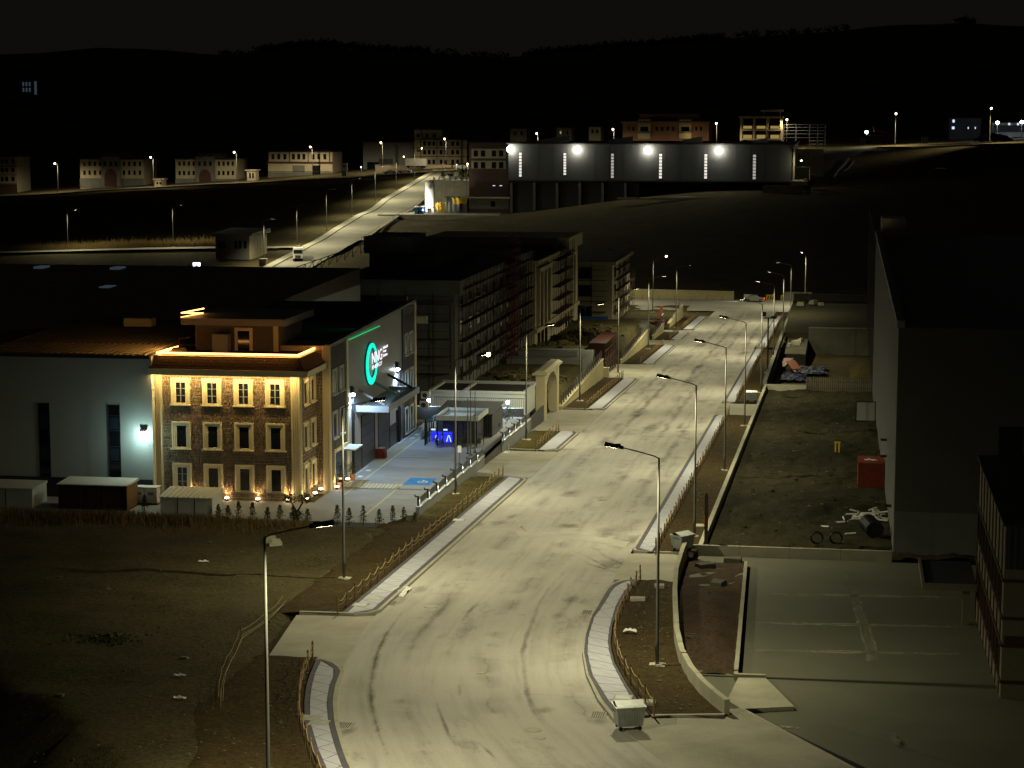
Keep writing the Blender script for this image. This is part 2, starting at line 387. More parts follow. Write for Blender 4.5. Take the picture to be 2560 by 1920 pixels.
def ground_h(x, y):
    p = zr(y)
    if y < 500:
        if x < (-31.4 if y > 104 else -27.3):
            if y < 150:
                h = p + 0.05 + (fbm(x, y, 0.16) * 0.34 + fbm(x, y, .7, 9) * .10) * sm(-31.4, -36, x)
                e = (x + 33) * .76 + (y - 79)          # the lot breaks off into a dark slope
                dd = -.766 * (x + 29.8) - .645 * (y - 82.4) + fbm(x, y, .25, 2) * .8
                h -= max(0.0, min(16.0, dd)) * .95
                h = h + (-1.95 - h) * sm(146, 149.5, y)
            elif y < 205: h = -1.95
            elif y < 450: h = site_level(y) + fbm(x, y, 0.2) * .25
            else: h = p
            if x > -33.5 and y > 146: h = min(h, p - .4) + (h - min(h, p - .4)) * sm(-32.2, -33.5, x)
        elif x > -9.4:
            if y < 141: h = p - 1.3 + (0 if y > 94 else .7 * sm(94, 86, y))
            elif y < 267: h = p - 1.6
            elif y < 420: h = p - 3.2
            else: h = p - 3.2 + 2.7 * sm(420, 440, y)
        else: h = p - 0.5
    else: h = 0
    if y > 452:
        f = far_h(x, y) + fbm(x, y, .03) * .35
        t = sm(452, 500, y); h = h * (1 - t) + f * t if y < 500 else f
    return h
def spaced(a, b, s): return list(np.arange(a, b - 1e-6, s))
XS = [-900, -750, -620] + spaced(-520, -160, 14) + spaced(-160, -126, 3) + spaced(-126, -62, 4) + spaced(-62, 14, 1.1) + spaced(14, 60, 4) + spaced(60, 300, 14) + [300, 420, 560, 700]
YS = [15, 40, 60] + spaced(70, 150, 0.9) + spaced(150, 450, 2.2) + spaced(450, 800, 5) + spaced(800, 1620, 26) + [1650, 1750, 1950, 2300]
mb = MB()
for y in YS:
    for x in XS: mb.V.append((x, y, ground_h(x, y)))
W_ = len(XS)
mb.F = [(j * W_ + i, j * W_ + i + 1, (j + 1) * W_ + i + 1, (j + 1) * W_ + i) for j in range(len(YS) - 1) for i in range(W_ - 1)]
struct('terrain', mb, 'lot_soil', 'bare dark earth of the lots, hillside and far hills', smooth=True)

# ================================================================== main street
def XL(y): return float(np.interp(y, [60, 70, 80, 84, 86.7, 90.7, 94.5, 98, 101, 104, 108, 112, 116, 120], [-10.5, -15, -19, -20.6, -21.5, -22.8, -23.9, -24.7, -25.2, -25.6, -26.1, -26.5, -26.7, -26.7]))
def XR(y): return float(np.interp(y, [60, 75, 85, 93.7, 97.5, 102.8, 107.9, 112.3, 117.5, 440], [9, -1, -6.3, -10.3, -11.5, -12.75, -13.6, -14.05, -14.25, -14.05]))
mb = MB(); mb.uv = []
ys = spaced(62, 446, 1.5); NX = 14
for y in ys:
    for i in range(NX + 1):
        t = i / NX; xl, xr = XL(y) - .05, XR(y) + .05
        mb.V.append((xl + (xr - xl) * t, y, zr(y) + 0.03 * math.sin(math.pi * t))); mb.uv.append((t * 12.5, y))
mb.F = [(j * (NX + 1) + i, j * (NX + 1) + i + 1, (j + 1) * (NX + 1) + i + 1, (j + 1) * (NX + 1) + i) for j in range(len(ys) - 1) for i in range(NX)]
struct('road', mb, 'road_concrete', 'pale concrete street sloping down to the far junction', smooth=True)
# cross street at the far end
mb = MB(); mb.uv = []
xs = spaced(-75, 8, 3)
for x in xs:
    for y in (438.5, 445, 452, 459, 466):
        mb.V.append((x, y, zr(445) - .02 + 0.002 * abs(x + 20) + (0.05 if y > 446 else 0))); mb.uv.append((y * 1.0, x))
mb.F = [(j * 5 + i, j * 5 + i + 1, j * 5 + 6 + i, j * 5 + 5 + i) for j in range(len(xs) - 1) for i in range(4)]
struct('cross_road', mb, 'road_concrete', 'pale cross street at the foot of the slope')

def drape(poly, dz): return MB().prism(poly, lambda x, y: zr(y) - .35, lambda x, y: zr(y) + dz)
def inter(a, b, t): return (a[0] + (b[0] - a[0]) * t, a[1] + (b[1] - a[1]) * t)
TRI = 0
def pavement(E, F, label, fence_lbl, border=True, fy=190, postdir=1, nofence=False):
    """E: kerb line along the road, F: rear line; both lists of (x, y) of equal length, near to far"""
    global TRI
    root = thing('pavement', label, None, (0, 0, 0)); del_cat = root
    root['kind'] = 'structure'
    L = [0]
    for a, b in zip(E[:-1], E[1:]): L.append(L[-1] + math.dist(a, b))
    def at(P, s):
        s = max(0, min(L[-1], s)); return (float(np.interp(s, L, [p[0] for p in P])), float(np.interp(s, L, [p[1] for p in P])))
    def strip(s0, s1, w0, w1):   # quad between fractions of the width in metres from the kerb edge
        q = []
        for s_, ws in ((s0, (w0, w1)), (s1, (w1, w0))):
            e, f = at(E, s_), at(F, s_); wd = math.dist(e, f)
            for w_ in ws: q.append(inter(e, f, max(0, min(1, (w_ if w_ >= 0 else wd + w_) / max(wd, .01)))))
        return q
    n = max(2, int(L[-1] / 1.0)); step = L[-1] / n
    bed = MB(); far_k = MB(); far_b = MB()
    for i in range(n):
        s0, s1 = i * step, (i + 1) * step
        q = strip(s0, s1, 0.1, -0.02)
        bed.prism(q, lambda x, y: zr(y) - .3, lambda x, y: zr(y) + .125)
        k = strip(s0 + .012, s1 - .012, 0, .2)
        d = strip(s0, s1, .205, .46)
        yy = at(E, s0)[1]
        if yy < 150:
            part('kerb_stone', MB().prism(k, lambda x, y: zr(y) - .2, lambda x, y: zr(y) + .155), 'kerb_concrete', root)
        else: far_k.prism(k, lambda x, y: zr(y) - .2, lambda x, y: zr(y) + .155)
        far_b.prism(d, lambda x, y: zr(y), lambda x, y: zr(y) + .145)
        if border: far_b.prism(strip(s0, s1, -.26, -.03), lambda x, y: zr(y), lambda x, y: zr(y) + .146)
    part('bed', bed, 'paver_dark', root)
    if far_k.V: part('kerb_run', far_k, 'kerb_concrete', root, kind='stuff')
    part('border', far_b, 'paver_dark', root)
    leg = 0.92; m = int((L[-1] - .3) / leg); j = .022; rest = MB()
    back = -.285 if border else -.06
    def wpt(s_, inner):
        e, f = at(E, s_), at(F, s_); wd = math.dist(e, f)
        return inter(e, f, .485 / wd if inner else 1 + back / wd)
    for k in range(-1, m):
        s0, s1, s2 = .15 + k * leg, .15 + (k + 1) * leg, .15 + (k + 2) * leg
        inn = k % 2 == 0
        T = [wpt(max(.1, s0), inn), wpt(min(L[-1] - .1, s2), inn), wpt(s1, not inn)]
        c = (sum(p[0] for p in T) / 3, sum(p[1] for p in T) / 3)
        T = [inter(p, c, j * 2 / max(.05, math.dist(p, c))) for p in T]
        if T[0] == T[1]: continue
        mbx = MB() if c[1] < fy else rest
        mbx.prism(T, lambda x, y: zr(y) + .08, lambda x, y: zr(y) + .152)
        if c[1] < fy: part('paving_slab', mbx, 'paver_grey', root); TRI += 1
    if rest.V: part('far_slabs', rest, 'paver_grey', root, kind='stuff')
    # rope fence behind the pavement
    if nofence: return root
    fr = thing('rope_fence', fence_lbl, 'fence', (*F[0], zr(F[0][1])), 0, 'rope and post fences behind the pavements')
    F0 = F[0]
    LF = [0]
    for a, b in zip(F[:-1], F[1:]): LF.append(LF[-1] + math.dist(a, b))
    npost = max(2, round(LF[-1] / 2.1)); pm = None; pts = []
    for i in range(npost + 1):
        s_ = LF[-1] * i / npost
        x = float(np.interp(s_, LF, [p[0] for p in F])) + postdir * .22; y = float(np.interp(s_, LF, [p[1] for p in F]))
        p = (x - F0[0], y - F0[1], zr(y) - zr(F0[1]) + .05); pts.append(p)
        if pm is None:
            pm = MB().tube((0, 0, -.2), (0.0, 0.0, 1.05), .055, .05, 7).tube((0, 0, 1.05), (0, 0, 1.1), .05, .02, 7).mesh('post', 'wood_post')
        o = part('post', pm, None, fr, loc=p)
        o.rotation_euler = (random.gauss(0, .035), random.gauss(0, .035), random.random() * 3)
    for h0, sag in ((.92, .26), (.55, .22)):
        rp = MB()
        for a, b in zip(pts[:-1], pts[1:]):
            sg = sag * random.uniform(.5, 1.2)
            rp.path([(a[0] + (b[0] - a[0]) * t, a[1] + (b[1] - a[1]) * t, a[2] + (b[2] - a[2]) * t + h0 - sg * 4 * t * (1 - t)) for t in (0, .17, .33, .5, .67, .83, 1)], .022, 5)
        part('rope', rp, 'rope', fr)
    return root
def straight(xe, xf, y0, y1, r=1.3, rn=True, rf=True):
    d = 1 if xf > xe else -1
    E, F = [], []
    if rn:
        for t in (0, 30, 60): 
            E.append((xe + d * r * (1 - math.sin(R(t))), y0 + r * (1 - math.cos(R(t))))); F.append((xf, y0 + .1 + r * t / 90 * .8))
    n = max(2, int((y1 - y0 - 2 * r) / 6))
    for i in range(n + 1):
        y = y0 + r + (y1 - y0 - 2 * r) * i / n; E.append((xe, y)); F.append((xf, y))
    if rf:
        for t in (60, 30, 0):
            E.append((xe + d * r * (1 - math.sin(R(t))), y1 - r * (1 - math.cos(R(t))))); F.append((xf, y1 - .1 - r * t / 90 * .8))
    return E, F
LEFT = [(115.3, 174.6, 'long pavement of triangular slabs below the fenced yard of the ring-sign building', 'long rope fence beside the verge of the two tall lamps and walled yard'),
        (193.5, 210, 'short pavement island before the gate arch', 'short rope fence between the yard gate and the gate arch'),
        (232, 272.5, 'pavement below the yellow stone wall nearest the gate arch', 'rope fence below the yellow wall that starts at the gate arch'),
        (296, 334, 'pavement below the yellow wall past the red scaffold gate', 'rope fence below the yellow wall just past the red scaffold gate'),
        (346, 365, 'very short pavement before the small concrete gateway', 'very short rope fence beside the small concrete gateway'),
        (372, 413, 'last pavement on the yellow wall side before the cross street', 'last rope fence on the yellow wall side before the cross street')]
for y0, y1, lb, fl in LEFT:
    E, F = straight(-26.65, -28.7, y0, y1); pavement(E, F, lb, fl, border=y0 < 120, postdir=-1)
RIGHT = [(139.4, 229.5, -14.2, -12.65, 'longest straight pavement beside the muddy building lot', 'longest rope fence beside the verge of the muddy lot'),
         (243, 328, -14.1, -12.5, 'straight pavement beside the sunken building pit', 'rope fence beside the verge along the sunken pit'),
         (332, 418, -13.9, -12.2, 'pavement beside the far end of the sunken pit', 'rope fence near the cross street beside the pit')]
for y0, y1, xe, xf, lb, fl in RIGHT:
    E, F = straight(xe, xf, y0, y1, 1.1); pavement(E, F, lb, fl, border=False, postdir=1)
RE = [(-12.9, 129.3), (-13.6, 128.9), (-14.15, 127.6), (-14.35, 125.5), (-14.35, 121), (-14.26, 117.5), (-14.0, 112.3), (-13.56, 107.9), (-12.72, 102.8), (-11.47, 97.5), (-10.28, 93.8)][::-1]
RF = [(-12.7, 129.0), (-12.72, 128.4), (-12.75, 127.0), (-12.8, 125), (-12.84, 121.4), (-12.7, 114.9), (-12.25, 109.9), (-11.5, 105.4), (-10.4, 100.9), (-9.45, 97.5), (-8.7, 94.9)][::-1]
pavement(RE, RF, 'curved pavement beside the curved concrete wall', 'curved rope fence beside the concrete-walled yard', postdir=1)
LE = [(-17.6, 77), (-19.0, 80.5), (-20.5, 84.1), (-21.43, 86.7), (-22.74, 90.7), (-23.8, 94.5), (-24.52, 97.9), (-24.98, 100.9), (-25.3, 101.8), (-25.9, 102.8), (-26.7, 103.5)]
LF_ = [(-19.2, 76.4), (-20.5, 80.2), (-21.95, 83.8), (-23.0, 86.6), (-24.35, 90.5), (-25.4, 94.4), (-26.15, 97.6), (-26.6, 100), (-26.8, 101.3), (-27.0, 102.5), (-27.1, 103.4)]
pavement(LE, LF_, 'curved pavement at the edge of the empty dirt lot', 'curved rope fence at the edge of the empty dirt lot', postdir=-1)

# verges of dug soil, driveways between them
def verge(poly_y, xin, xout, label, mat='verge_soil', rag=0.0, h=.10):
    y0, y1 = poly_y; mb = MB(); n = int((y1 - y0) / .8)
    def fn(s, t):
        y = y0 + (y1 - y0) * t; a = xin(y) if callable(xin) else xin; b = xout(y) if callable(xout) else xout
        x = a + (b - a) * s
        if s == 1 and rag: x += fbm(y, 3.3, .5) * rag
        return (x, y, zr(y) + h + fbm(x, y, .7) * .09 - (.25 if s == 1 and rag else 0))
    mb.sheet(8, n, fn); return struct('verge', mb, mat, label, smooth=True)
for i, (y0, y1, _, _) in enumerate(LEFT):
    if i == 0:
        verge((y0 - .1, 152), -28.75, -33.2, 'bare soil verge in front of the walled yard', rag=1.3)
        verge((151, y1), -28.75, -31.7, 'rough grass verge under the yard wall', 'lawn_soil')
    else: verge((y0, y1), -28.75, -31.6, 'soil verge ' + ['', 'beside the yard gate', 'under the yellow wall', 'past the red gate', 'beside the small gateway', 'near the cross street'][i], 'lawn_soil' if i == 1 else 'verge_soil')
for (y0, y1, xe, xf, _, _), lb in zip(RIGHT, ('along the muddy lot', 'along the pit', 'along the end of the pit')):
    verge((y0 + .2, y1), xf + .05, -9.75, 'soil verge ' + lb)
wallx = lambda y: float(np.interp(y, [95.9, 99.7, 106.6, 116.5, 130, 145], [-5.3, -6.7, -8.3, -9.45, -10.45, -10.6]))
verge((95.2, 129.2), lambda y: float(np.interp(y, [p[1] for p in RF], [p[0] for p in RF])) + .06, lambda y: wallx(y) + .1, 'soil verge inside the curved concrete wall')
verge((78, 104.0), lambda y: float(np.interp(y, [p[1] for p in LF_], [p[0] for p in LF_])) - .06, lambda y: -30.8 if y > 92 else -30.8 + (92 - y) * .35, 'soil verge between dirt lot and curved pavement', rag=.7)
def driveway(poly, label, dz=.02): struct('driveway', drape(poly, dz), 'apron_concrete', label)
driveway([(-25.0, 102.2), (-27.2, 103.7), (-29.95, 104.2), (-31.3, 114.9), (-26.5, 115.6), (-25.9, 108)], 'concrete driveway into the dirt lot', -.006)
driveway([(-26.6, 174.9), (-26.6, 193.3), (-31.9, 193.5), (-32.2, 178)], 'grey driveway at the yard gate', .03)
driveway([(-26.6, 210.2), (-26.6, 231.8), (-34, 231.6), (-33.6, 210)], 'driveway at the gate arch', .03)
driveway([(-26.55, 272.8), (-26.55, 295.8), (-34, 295.6), (-33.6, 273)], 'driveway at the red scaffold gate', .03)
driveway([(-26.55, 334.4), (-26.55, 345.8), (-33, 345.6), (-33, 334.4)], 'driveway between yellow walls', .03)
driveway([(-26.55, 365.2), (-26.55, 371.8), (-33, 371.6), (-33, 365.4)], 'driveway at the small gateway', .03)
driveway([(-14.3, 129.4), (-14.25, 139.2), (-10.3, 139.6), (-10.4, 129.4)], 'muddy driveway gap before the concrete wall', .025)
driveway([(-14.1, 229.7), (-14.1, 242.8), (-9.8, 242.6), (-9.8, 229.8)], 'driveway gap beside the muddy lot', .025)
driveway([(-10.2, 93.6), (-6.4, 85.2), (0.2, 76), (10, 62), (16, 62), (2, 86), (-4.6, 97.4), (-8.6, 94.9)], 'concrete apron of the walled yard', .04)
# kerbs closing the verges
for pts, lb in (([(-8.6, 94.8), (-7.3, 95.1), (-5.2, 95.6)], 'low kerb closing the verge by the metal bin'), ([(-31.2, 115.2), (-29.9, 115.25), (-28.0, 115.3)], 'low kerb above the lot driveway'),
                ([(-12.6, 139.5), (-11, 139.55), (-9.9, 139.7)], 'low kerb by the metal bin at the muddy gap'), ([(-28.6, 193.6), (-30.2, 193.7), (-31.6, 194)], 'low kerb beside the sliding yard gate'),
                ([(-28.6, 232.1), (-30, 232.1), (-31.4, 232.2)], 'low kerb at the arch side of the verge')):
    mb = MB()
    for a, b in zip(pts[:-1], pts[1:]):
        mb.hexa([(a[0], a[1], zr(a[1]) - .2), (b[0], b[1], zr(b[1]) - .2), (b[0], b[1] + .2, zr(b[1]) - .2), (a[0], a[1] + .2, zr(a[1]) - .2),
                 (a[0], a[1], zr(a[1]) + .16), (b[0], b[1], zr(b[1]) + .16), (b[0], b[1] + .2, zr(b[1]) + .16), (a[0], a[1] + .2, zr(a[1]) + .16)])
    struct('kerb', mb, 'kerb_concrete', lb)

# ================================================================== street lamps
def make_lamp(lens, dim=False):
    o = thing('street_lamp', 'tall galvanised street lamp', 'street lamp', (0, 0, 0), 0)
    part('base_plate', MB().box(-.28, .28, -.28, .28, 0, .05).box(-.42, .42, -.42, .42, -.3, -.001), 'kerb_concrete', o)
    p = part('pole', MB().lathe([(.10, .05), (.10, 1.2), (.088, 1.25), (.072, 6), (.05, 11.0)], 10), 'galvanised', o, True)
    part('hatch', MB().box(.094, .11, -.045, .045, .6, 1.0), 'black_metal', p)
    a = part('arm', MB().path([(0, 0, 10.95), (.25, 0, 11.08), (1.2, 0, 11.32), (2.0, 0, 11.5)], .034, 7), 'galvanised', o)
    h = part('lamp_head', MB().hexa([(1.85, -.11, 11.40), (2.85, -.13, 11.56), (2.85, .13, 11.56), (1.85, .11, 11.40), (1.85, -.06, 11.56), (2.8, -.10, 11.77), (2.8, .10, 11.77), (1.85, .06, 11.56)])
             .box(2.0, 2.25, -.07, .07, 11.53, 11.68), 'black_metal', o)
    part('lens', MB().add([(2.15, -.1, 11.443), (2.8, -.11, 11.547), (2.8, .11, 11.547), (2.15, .1, 11.443)], [(0, 3, 2, 1)]), lens, h)
    return o
LAMP = make_lamp('lens_warm'); LAMP_USED = [0]
def street_lamp(x, y, z, rz, label, group, power=1.0, lit=None, color=STREET, tilt=0.25, lens=None, spot=172, blend=.55):
    if LAMP_USED[0] == 0: o = LAMP; LAMP_USED[0] = 1; o.location = (x, y, z); o.rotation_euler = (0, 0, rz); o['label'] = label; o['group'] = group
    else: o = clone(LAMP, None, (x, y, z), rz, label, group)
    if power: lamp('SPOT', 'lamp_light', (2.4, 0, 11.36), STREET_W * power, color, o, size=.16, spot=spot, blend=blend, aim=(tilt, 0, -1))
    if lit:   # a head tipped towards us: its lens shows as a bright point
        part('lit_lens', MB().lathe([(.02, -.19), (.13, -.15), (.19, 0), (.13, .15), (.02, .19)], 10, (2.72, 0, 11.55)), lit, o, True)
    return o
MG = 'lamps along the main street'
RL = [(105.6, -9.3, 'street lamp standing in the verge inside the curved concrete wall'), (146.6, -10.3, 'street lamp on the muddy lot verge nearest the metal bin'),
      (183, -10.25, 'second street lamp on the muddy lot verge counted from the metal bin'), (219, -10.2, 'third street lamp on the muddy lot verge, last before the driveway gap'),
      (256, -9.95, 'street lamp where the wall of the sunken pit begins'), (310, -10.3, 'street lamp halfway along the sunken pit, past the camera mast'),
      (347, -10.0, 'second lamp along the sunken pit past the camera mast'), (395, -10.0, 'last lamp along the pit before the cross street')]
for y, x, lb in RL: street_lamp(x, y, zr(y) + .1, math.pi, lb, MG)
LL = [(78, -22.5, 'street lamp rising from the verge of the empty dirt lot', None), (126.2, -31.2, 'street lamp on the bare soil verge in front of the planted yard', None),
      (163.8, -31.05, 'lit street lamp on the grass verge beside the walled yard', 'lens_amber'), (202, -31.1, 'street lamp on the grass patch between yard gate and gate arch', None),
      (241.5, -30.75, 'street lamp below the yellow wall nearest the gate arch', None), (281, -30.5, 'street lamp beside the red scaffold gate', None),
      (325, -30.5, 'street lamp below the second yellow wall', None), (377, -30.3, 'street lamp beside the small concrete gateway', None)]
for y, x, lb, lit in LL: street_lamp(x, y, zr(y) + .1, 0, lb, MG, lit=lit, **(dict(tilt=.25, spot=168, blend=.8, power=1.4) if y < 80 else {}))
street_lamp(-39, 425, zr(425) + .1, .25, 'lit street lamp in front of the long cream wall', 'lamps at the cross street', 1.0, 'lens_amber')
street_lamp(-52, 450, zr(440) + .2, 1.2, 'street lamp at the hidden end of the long cream wall', 'lamps at the cross street', .7)
street_lamp(-8.4, 452, zr(440) + .2, -1.9, 'street lamp behind the concrete barriers', 'lamps at the cross street', 1.0)
# ================================================================== stone corner building
YZ = -1.6
UNIT = MB().box(-.5, .5, -.5, .5, -.5, .5)
STONE_ME = MB().hexa([(-.5, -.5, -.5), (.5, -.5, -.5), (.5, -.5, .5), (-.5, -.5, .5), (-.44, .5, -.44), (.44, .5, -.44), (.44, .5, .44), (-.44, .5, .44)]).mesh('stone', 'stone')
def stone_cells(a0, a1, b0, b1, holes, rng):
    out = []; b = b0
    while b < b1 - .08:
        h = min(rng.uniform(.20, .33), b1 - b)
        if b1 - b - h < .12: h = b1 - b
        a = a0 - rng.uniform(0, .2)
        while a < a1:
            wd = rng.uniform(.17, .46); cells = [(a, a + wd, b, b + h)]
            if wd > .3 and rng.random() < .35: m_ = b + h * rng.uniform(.4, .6); cells = [(a, a + wd, b, m_), (a, a + wd, m_, b + h)]
            elif h > .33 and rng.random() < .3: m_ = a + wd * rng.uniform(.4, .6); cells = [(a, m_, b, b + h), (m_, a + wd, b, b + h)]
            for c in cells:
                c = (max(a0, c[0]), min(a1, c[1]), c[2], c[3])
                if c[1] - c[0] < .07: continue
                ok = True
                for hx0, hx1, hz0, hz1 in holes:      # cut the stone off at the window surround
                    if c[0] < hx1 and c[1] > hx0 and c[2] < hz1 and c[3] > hz0:
                        best = max(((hx0 - c[0], (c[0], hx0, c[2], c[3])), (c[1] - hx1, (hx1, c[1], c[2], c[3])), ((hz0 - c[2]) * (c[1] - c[0]) / (c[3] - c[2]), (c[0], c[1], c[2], hz0)), ((c[3] - hz1) * (c[1] - c[0]) / (c[3] - c[2]), (c[0], c[1], hz1, c[3]))))
                        c = best[1]
                        if c[1] - c[0] < .07 or c[3] - c[2] < .07: ok = False; break
                if ok: out.append(c)
            a += wd
        b += h
    return out
rng = random.Random(3)
SB = thing('stone_building', 'three storey stone building with glowing orange roof line', 'building', (-48, 157, YZ))
O = (-48, 157, YZ)
def loc_(f): return lambda p: tuple(a - b for a, b in zip(f(p), O))
FR = loc_(front(157.0)); SD = loc_(side(-42.3)); S2 = loc_(front(162.2))
wall = part('wall', MB(loc_(ident)).box(-54.1, -42.3, 157.0, 168, -1.9, 9.8).box(-46, -41.2, 162.2, 168, -1.9, 10.3), 'mortar', SB)
part('roof_deck', MB(loc_(ident)).box(-53.9, -42.4, 157.2, 168, 9.82, 9.86), 'roof_dark', SB)
WX = [-52.0 + i * 2.585 for i in range(4)]; WZ = [(6.05, 8.15), (2.49, 4.66), (-.9, 1.29)]
fh = [(x - .82, x + .82, z0 - .08, z1 + .02) for x in WX for z0, z1 in WZ] + [(-54.2, -53.5, -2, 9), (-43, -42.2, -2, 9)]
SWY = [158.75, 161.05]; sh = [(y - .86, y + .86, z0 - .08, z1) for y in SWY for z0, z1 in WZ] + [(156.9, 157.5, -2, 9)]
cells = [(c, FR, 0) for c in stone_cells(-53.5, -43.0, YZ, 8.6, fh, rng)] + [(c, SD, 1) for c in stone_cells(157.5, 162.15, YZ, 8.6, sh, rng)] + [(c, S2, 0) for c in stone_cells(-42.25, -41.75, YZ, 10.0, [], rng)]
cells.sort(key=lambda c: -(c[0][1] - c[0][0]) * (c[0][3] - c[0][2]) * (1 if c[2] == 0 else .25))
restm = MB()
for i, (c, f, sd_) in enumerate(cells):
    ca, cb = (c[0] + c[1]) / 2, (c[2] + c[3]) / 2; sa, sb = c[1] - c[0] - .05, c[3] - c[2] - .045; dp = rng.uniform(.03, .075)
    if i < 300:
        o = link('stone', STONE_ME, wall); o.location = f((ca, cb, dp / 2))
        o.rotation_euler = (math.pi, 0, 0) if not sd_ else (0, 0, -math.pi / 2)
        o.scale = (sa, dp, sb)
    else:
        restm.f = f; k = .44
        restm.hexa([(ca - sa / 2, cb - sb / 2, 0), (ca + sa / 2, cb - sb / 2, 0), (ca + sa / 2, cb + sb / 2, 0), (ca - sa / 2, cb + sb / 2, 0),
                    (ca - sa * k, cb - sb * k, dp), (ca + sa * k, cb - sb * k, dp), (ca + sa * k, cb + sb * k, dp), (ca - sa * k, cb + sb * k, dp)])
part('small_stones', restm, 'stone', wall, kind='stuff')
def framed_window(parent, f, ca, z0, z1, wd=.76, fr=.4, mull=True, sill=True, glass='glass_dark', trim='trim', dep=.14):
    g = part('window', MB(f).box(ca - wd / 2, ca + wd / 2, z0 + .12, z1 - .26, .0, .02), glass, parent)
    k = MB(f)
    for o_, d_ in ((0, dep), (.13, dep - .04), (.26, dep - .08)):
        a0, a1 = ca - wd / 2 - fr + o_ * fr / .4, ca + wd / 2 + fr - o_ * fr / .4; t = .13 * fr / .4
        k.box(a0, a0 + t, z0, z1 - o_ * .85, 0, d_).box(a1 - t, a1, z0, z1 - o_ * .85, 0, d_).box(a0 + t, a1 - t, z1 - o_ * .85 - t, z1 - o_ * .85, 0, d_)
    part('frame', k, trim, g)
    if sill: part('sill', MB(f).box(ca - wd / 2 - fr - .1, ca + wd / 2 + fr + .1, z0 - .1, z0, 0, dep + .1).box(ca - wd / 2 - fr, ca + wd / 2 + fr, z0 + .001, z0 + .1, 0, dep - .03), trim, g)
    if mull:
        mm = MB(f).box(ca - .05, ca + .05, z0 + .12, z1 - .26, .02, .05)
        for t in (.33, .66):
            zz = z0 + .12 + (z1 - z0 - .38) * t; mm.box(ca - wd / 2, ca - .052, zz - .025, zz + .025, .02, .045).box(ca + .052, ca + wd / 2, zz - .025, zz + .025, .02, .045)
        part('mullion', mm, 'panel_mid', g)
    return g
for x in WX:
    for r_, (z0, z1) in enumerate(WZ): framed_window(SB, FR, x, z0, z1, mull=r_ == 0 or (r_ == 2 and x < -51), sill=r_ < 2, glass='glass_blue' if (r_ == 2 and x < -51) else 'glass_dark')
for y in SWY:
    for r_, (z0, z1) in enumerate(WZ): framed_window(SB, SD, y, z0 - .1, z1 - .1, mull=False, sill=r_ < 2)
def pilaster(f, a0, a1, z0, z1, parent=SB, mat='trim'):
    k = MB(f).box(a0, a1, z0, z1, 0, .07)
    n = 4; s_ = (a1 - a0) / (2 * n + 1)
    for i in range(n): k.box(a0 + s_ * (2 * i + 1), a0 + s_ * (2 * i + 2), z0, z1, .07, .12)
    part('pilaster', k, mat, parent)
pilaster(FR, -54.1, -53.55, YZ, 8.5); pilaster(FR, -42.95, -42.22, YZ, 8.5); pilaster(SD, 156.86, 157.45, YZ, 8.5)
pilaster(S2, -41.72, -41.12, YZ, 10.35); pilaster(loc_(side(-41.2)), 162.05, 162.55, YZ, 10.35)
# eave, tile skirt, ledge
ev = MB(loc_(ident)).box(-54.35, -41.35, 156.0, 157.0, 8.5, 8.93).box(-42.3, -41.35, 157.001, 162.2, 8.5, 8.93).box(-54.4, -41.3, 155.93, 156.0, 8.78, 8.98).box(-41.35, -41.28, 156.001, 162.2, 8.78, 8.98)
part('eave', ev, 'trim', SB)
for k in range(4):
    z = 8.95 + k * .21; y = 156.12 + k * .19; xr = -41.5 - k * .19
    tr = MB(loc_(ident)); x = -54.2
    while x < xr:
        tr.tube((x, y, z + .07), (x, y + .22, z + .29), .075, .075, 6); x += .17
    yy = y
    while yy < 162.1: tr.tube((xr, yy, z + .07), (xr - .22, yy, z + .29), .075, .075, 6); yy += .17
    tr.hexa([(-54.2, y + .02, z), (xr, y + .02, z), (xr, y + .6, z), (-54.2, y + .6, z), (-54.2, y + .2, z + .25), (xr - .2, y + .2, z + .25), (xr - .2, y + .6, z + .25), (-54.2, y + .6, z + .25)])
    tr.hexa([(xr - .6, y + .1, z), (xr - .02, y + .1, z), (xr - .02, 162.15, z), (xr - .6, 162.15, z), (xr - .6, y + .3, z + .25), (xr - .2, y + .3, z + .25), (xr - .2, 162.15, z + .25), (xr - .6, 162.15, z + .25)])
    part('tile_row', tr, 'roof_tile', SB)
part('ledge', MB(loc_(ident)).box(-54.2, -42.2, 156.85, 157.25, 9.8, 9.95).box(-42.5, -42.2, 157.251, 162.2, 9.8, 9.95).box(-54.2, -53.9, 157.251, 161.5, 9.8, 9.95), 'trim', SB)
ne = part('neon_tube', MB(loc_(ident)).path([(-53.6, 161.5, 10.12), (-53.9, 157.0, 10.12), (-42.35, 157.0, 10.12), (-42.35, 162.1, 10.12)], .085, 6), 'neon_orange', SB)
part('neon_tube', MB(loc_(ident)).path([(-42.22, 157.2, 9.72), (-42.2, 162.1, 9.72)], .02, 6), 'neon_orange', SB)
def al(p): return tuple(a - b for a, b in zip(p, O))
lamp('AREA', 'eave_light', al((-48.2, 156.1, 8.46)), 540, WARM, SB, size=11.6, sizey=.12, aim=(0, .42, -1))
lamp('AREA', 'eave_light', al((-41.55, 159.2, 8.46)), 110, WARM, SB, size=.12, sizey=5, aim=(-.2, 0.001, -1))
lamp('AREA', 'roofline_light', al((-48.1, 157.1, 10.2)), 9, (1, .5, .12), SB, size=11.4, sizey=.1, aim=(0, .45, -.35))
lamp('AREA', 'roofline_light', al((-53.4, 159.2, 10.25)), 520, (1, .55, .14), SB, size=.1, sizey=4.4, aim=(-1, 0.001, .02))
lamp('AREA', 'skirt_light', al((-48.1, 156.9, 10.02)), 150, (1, .5, .12), SB, size=11.4, sizey=.05, aim=(0, -1, -.25))
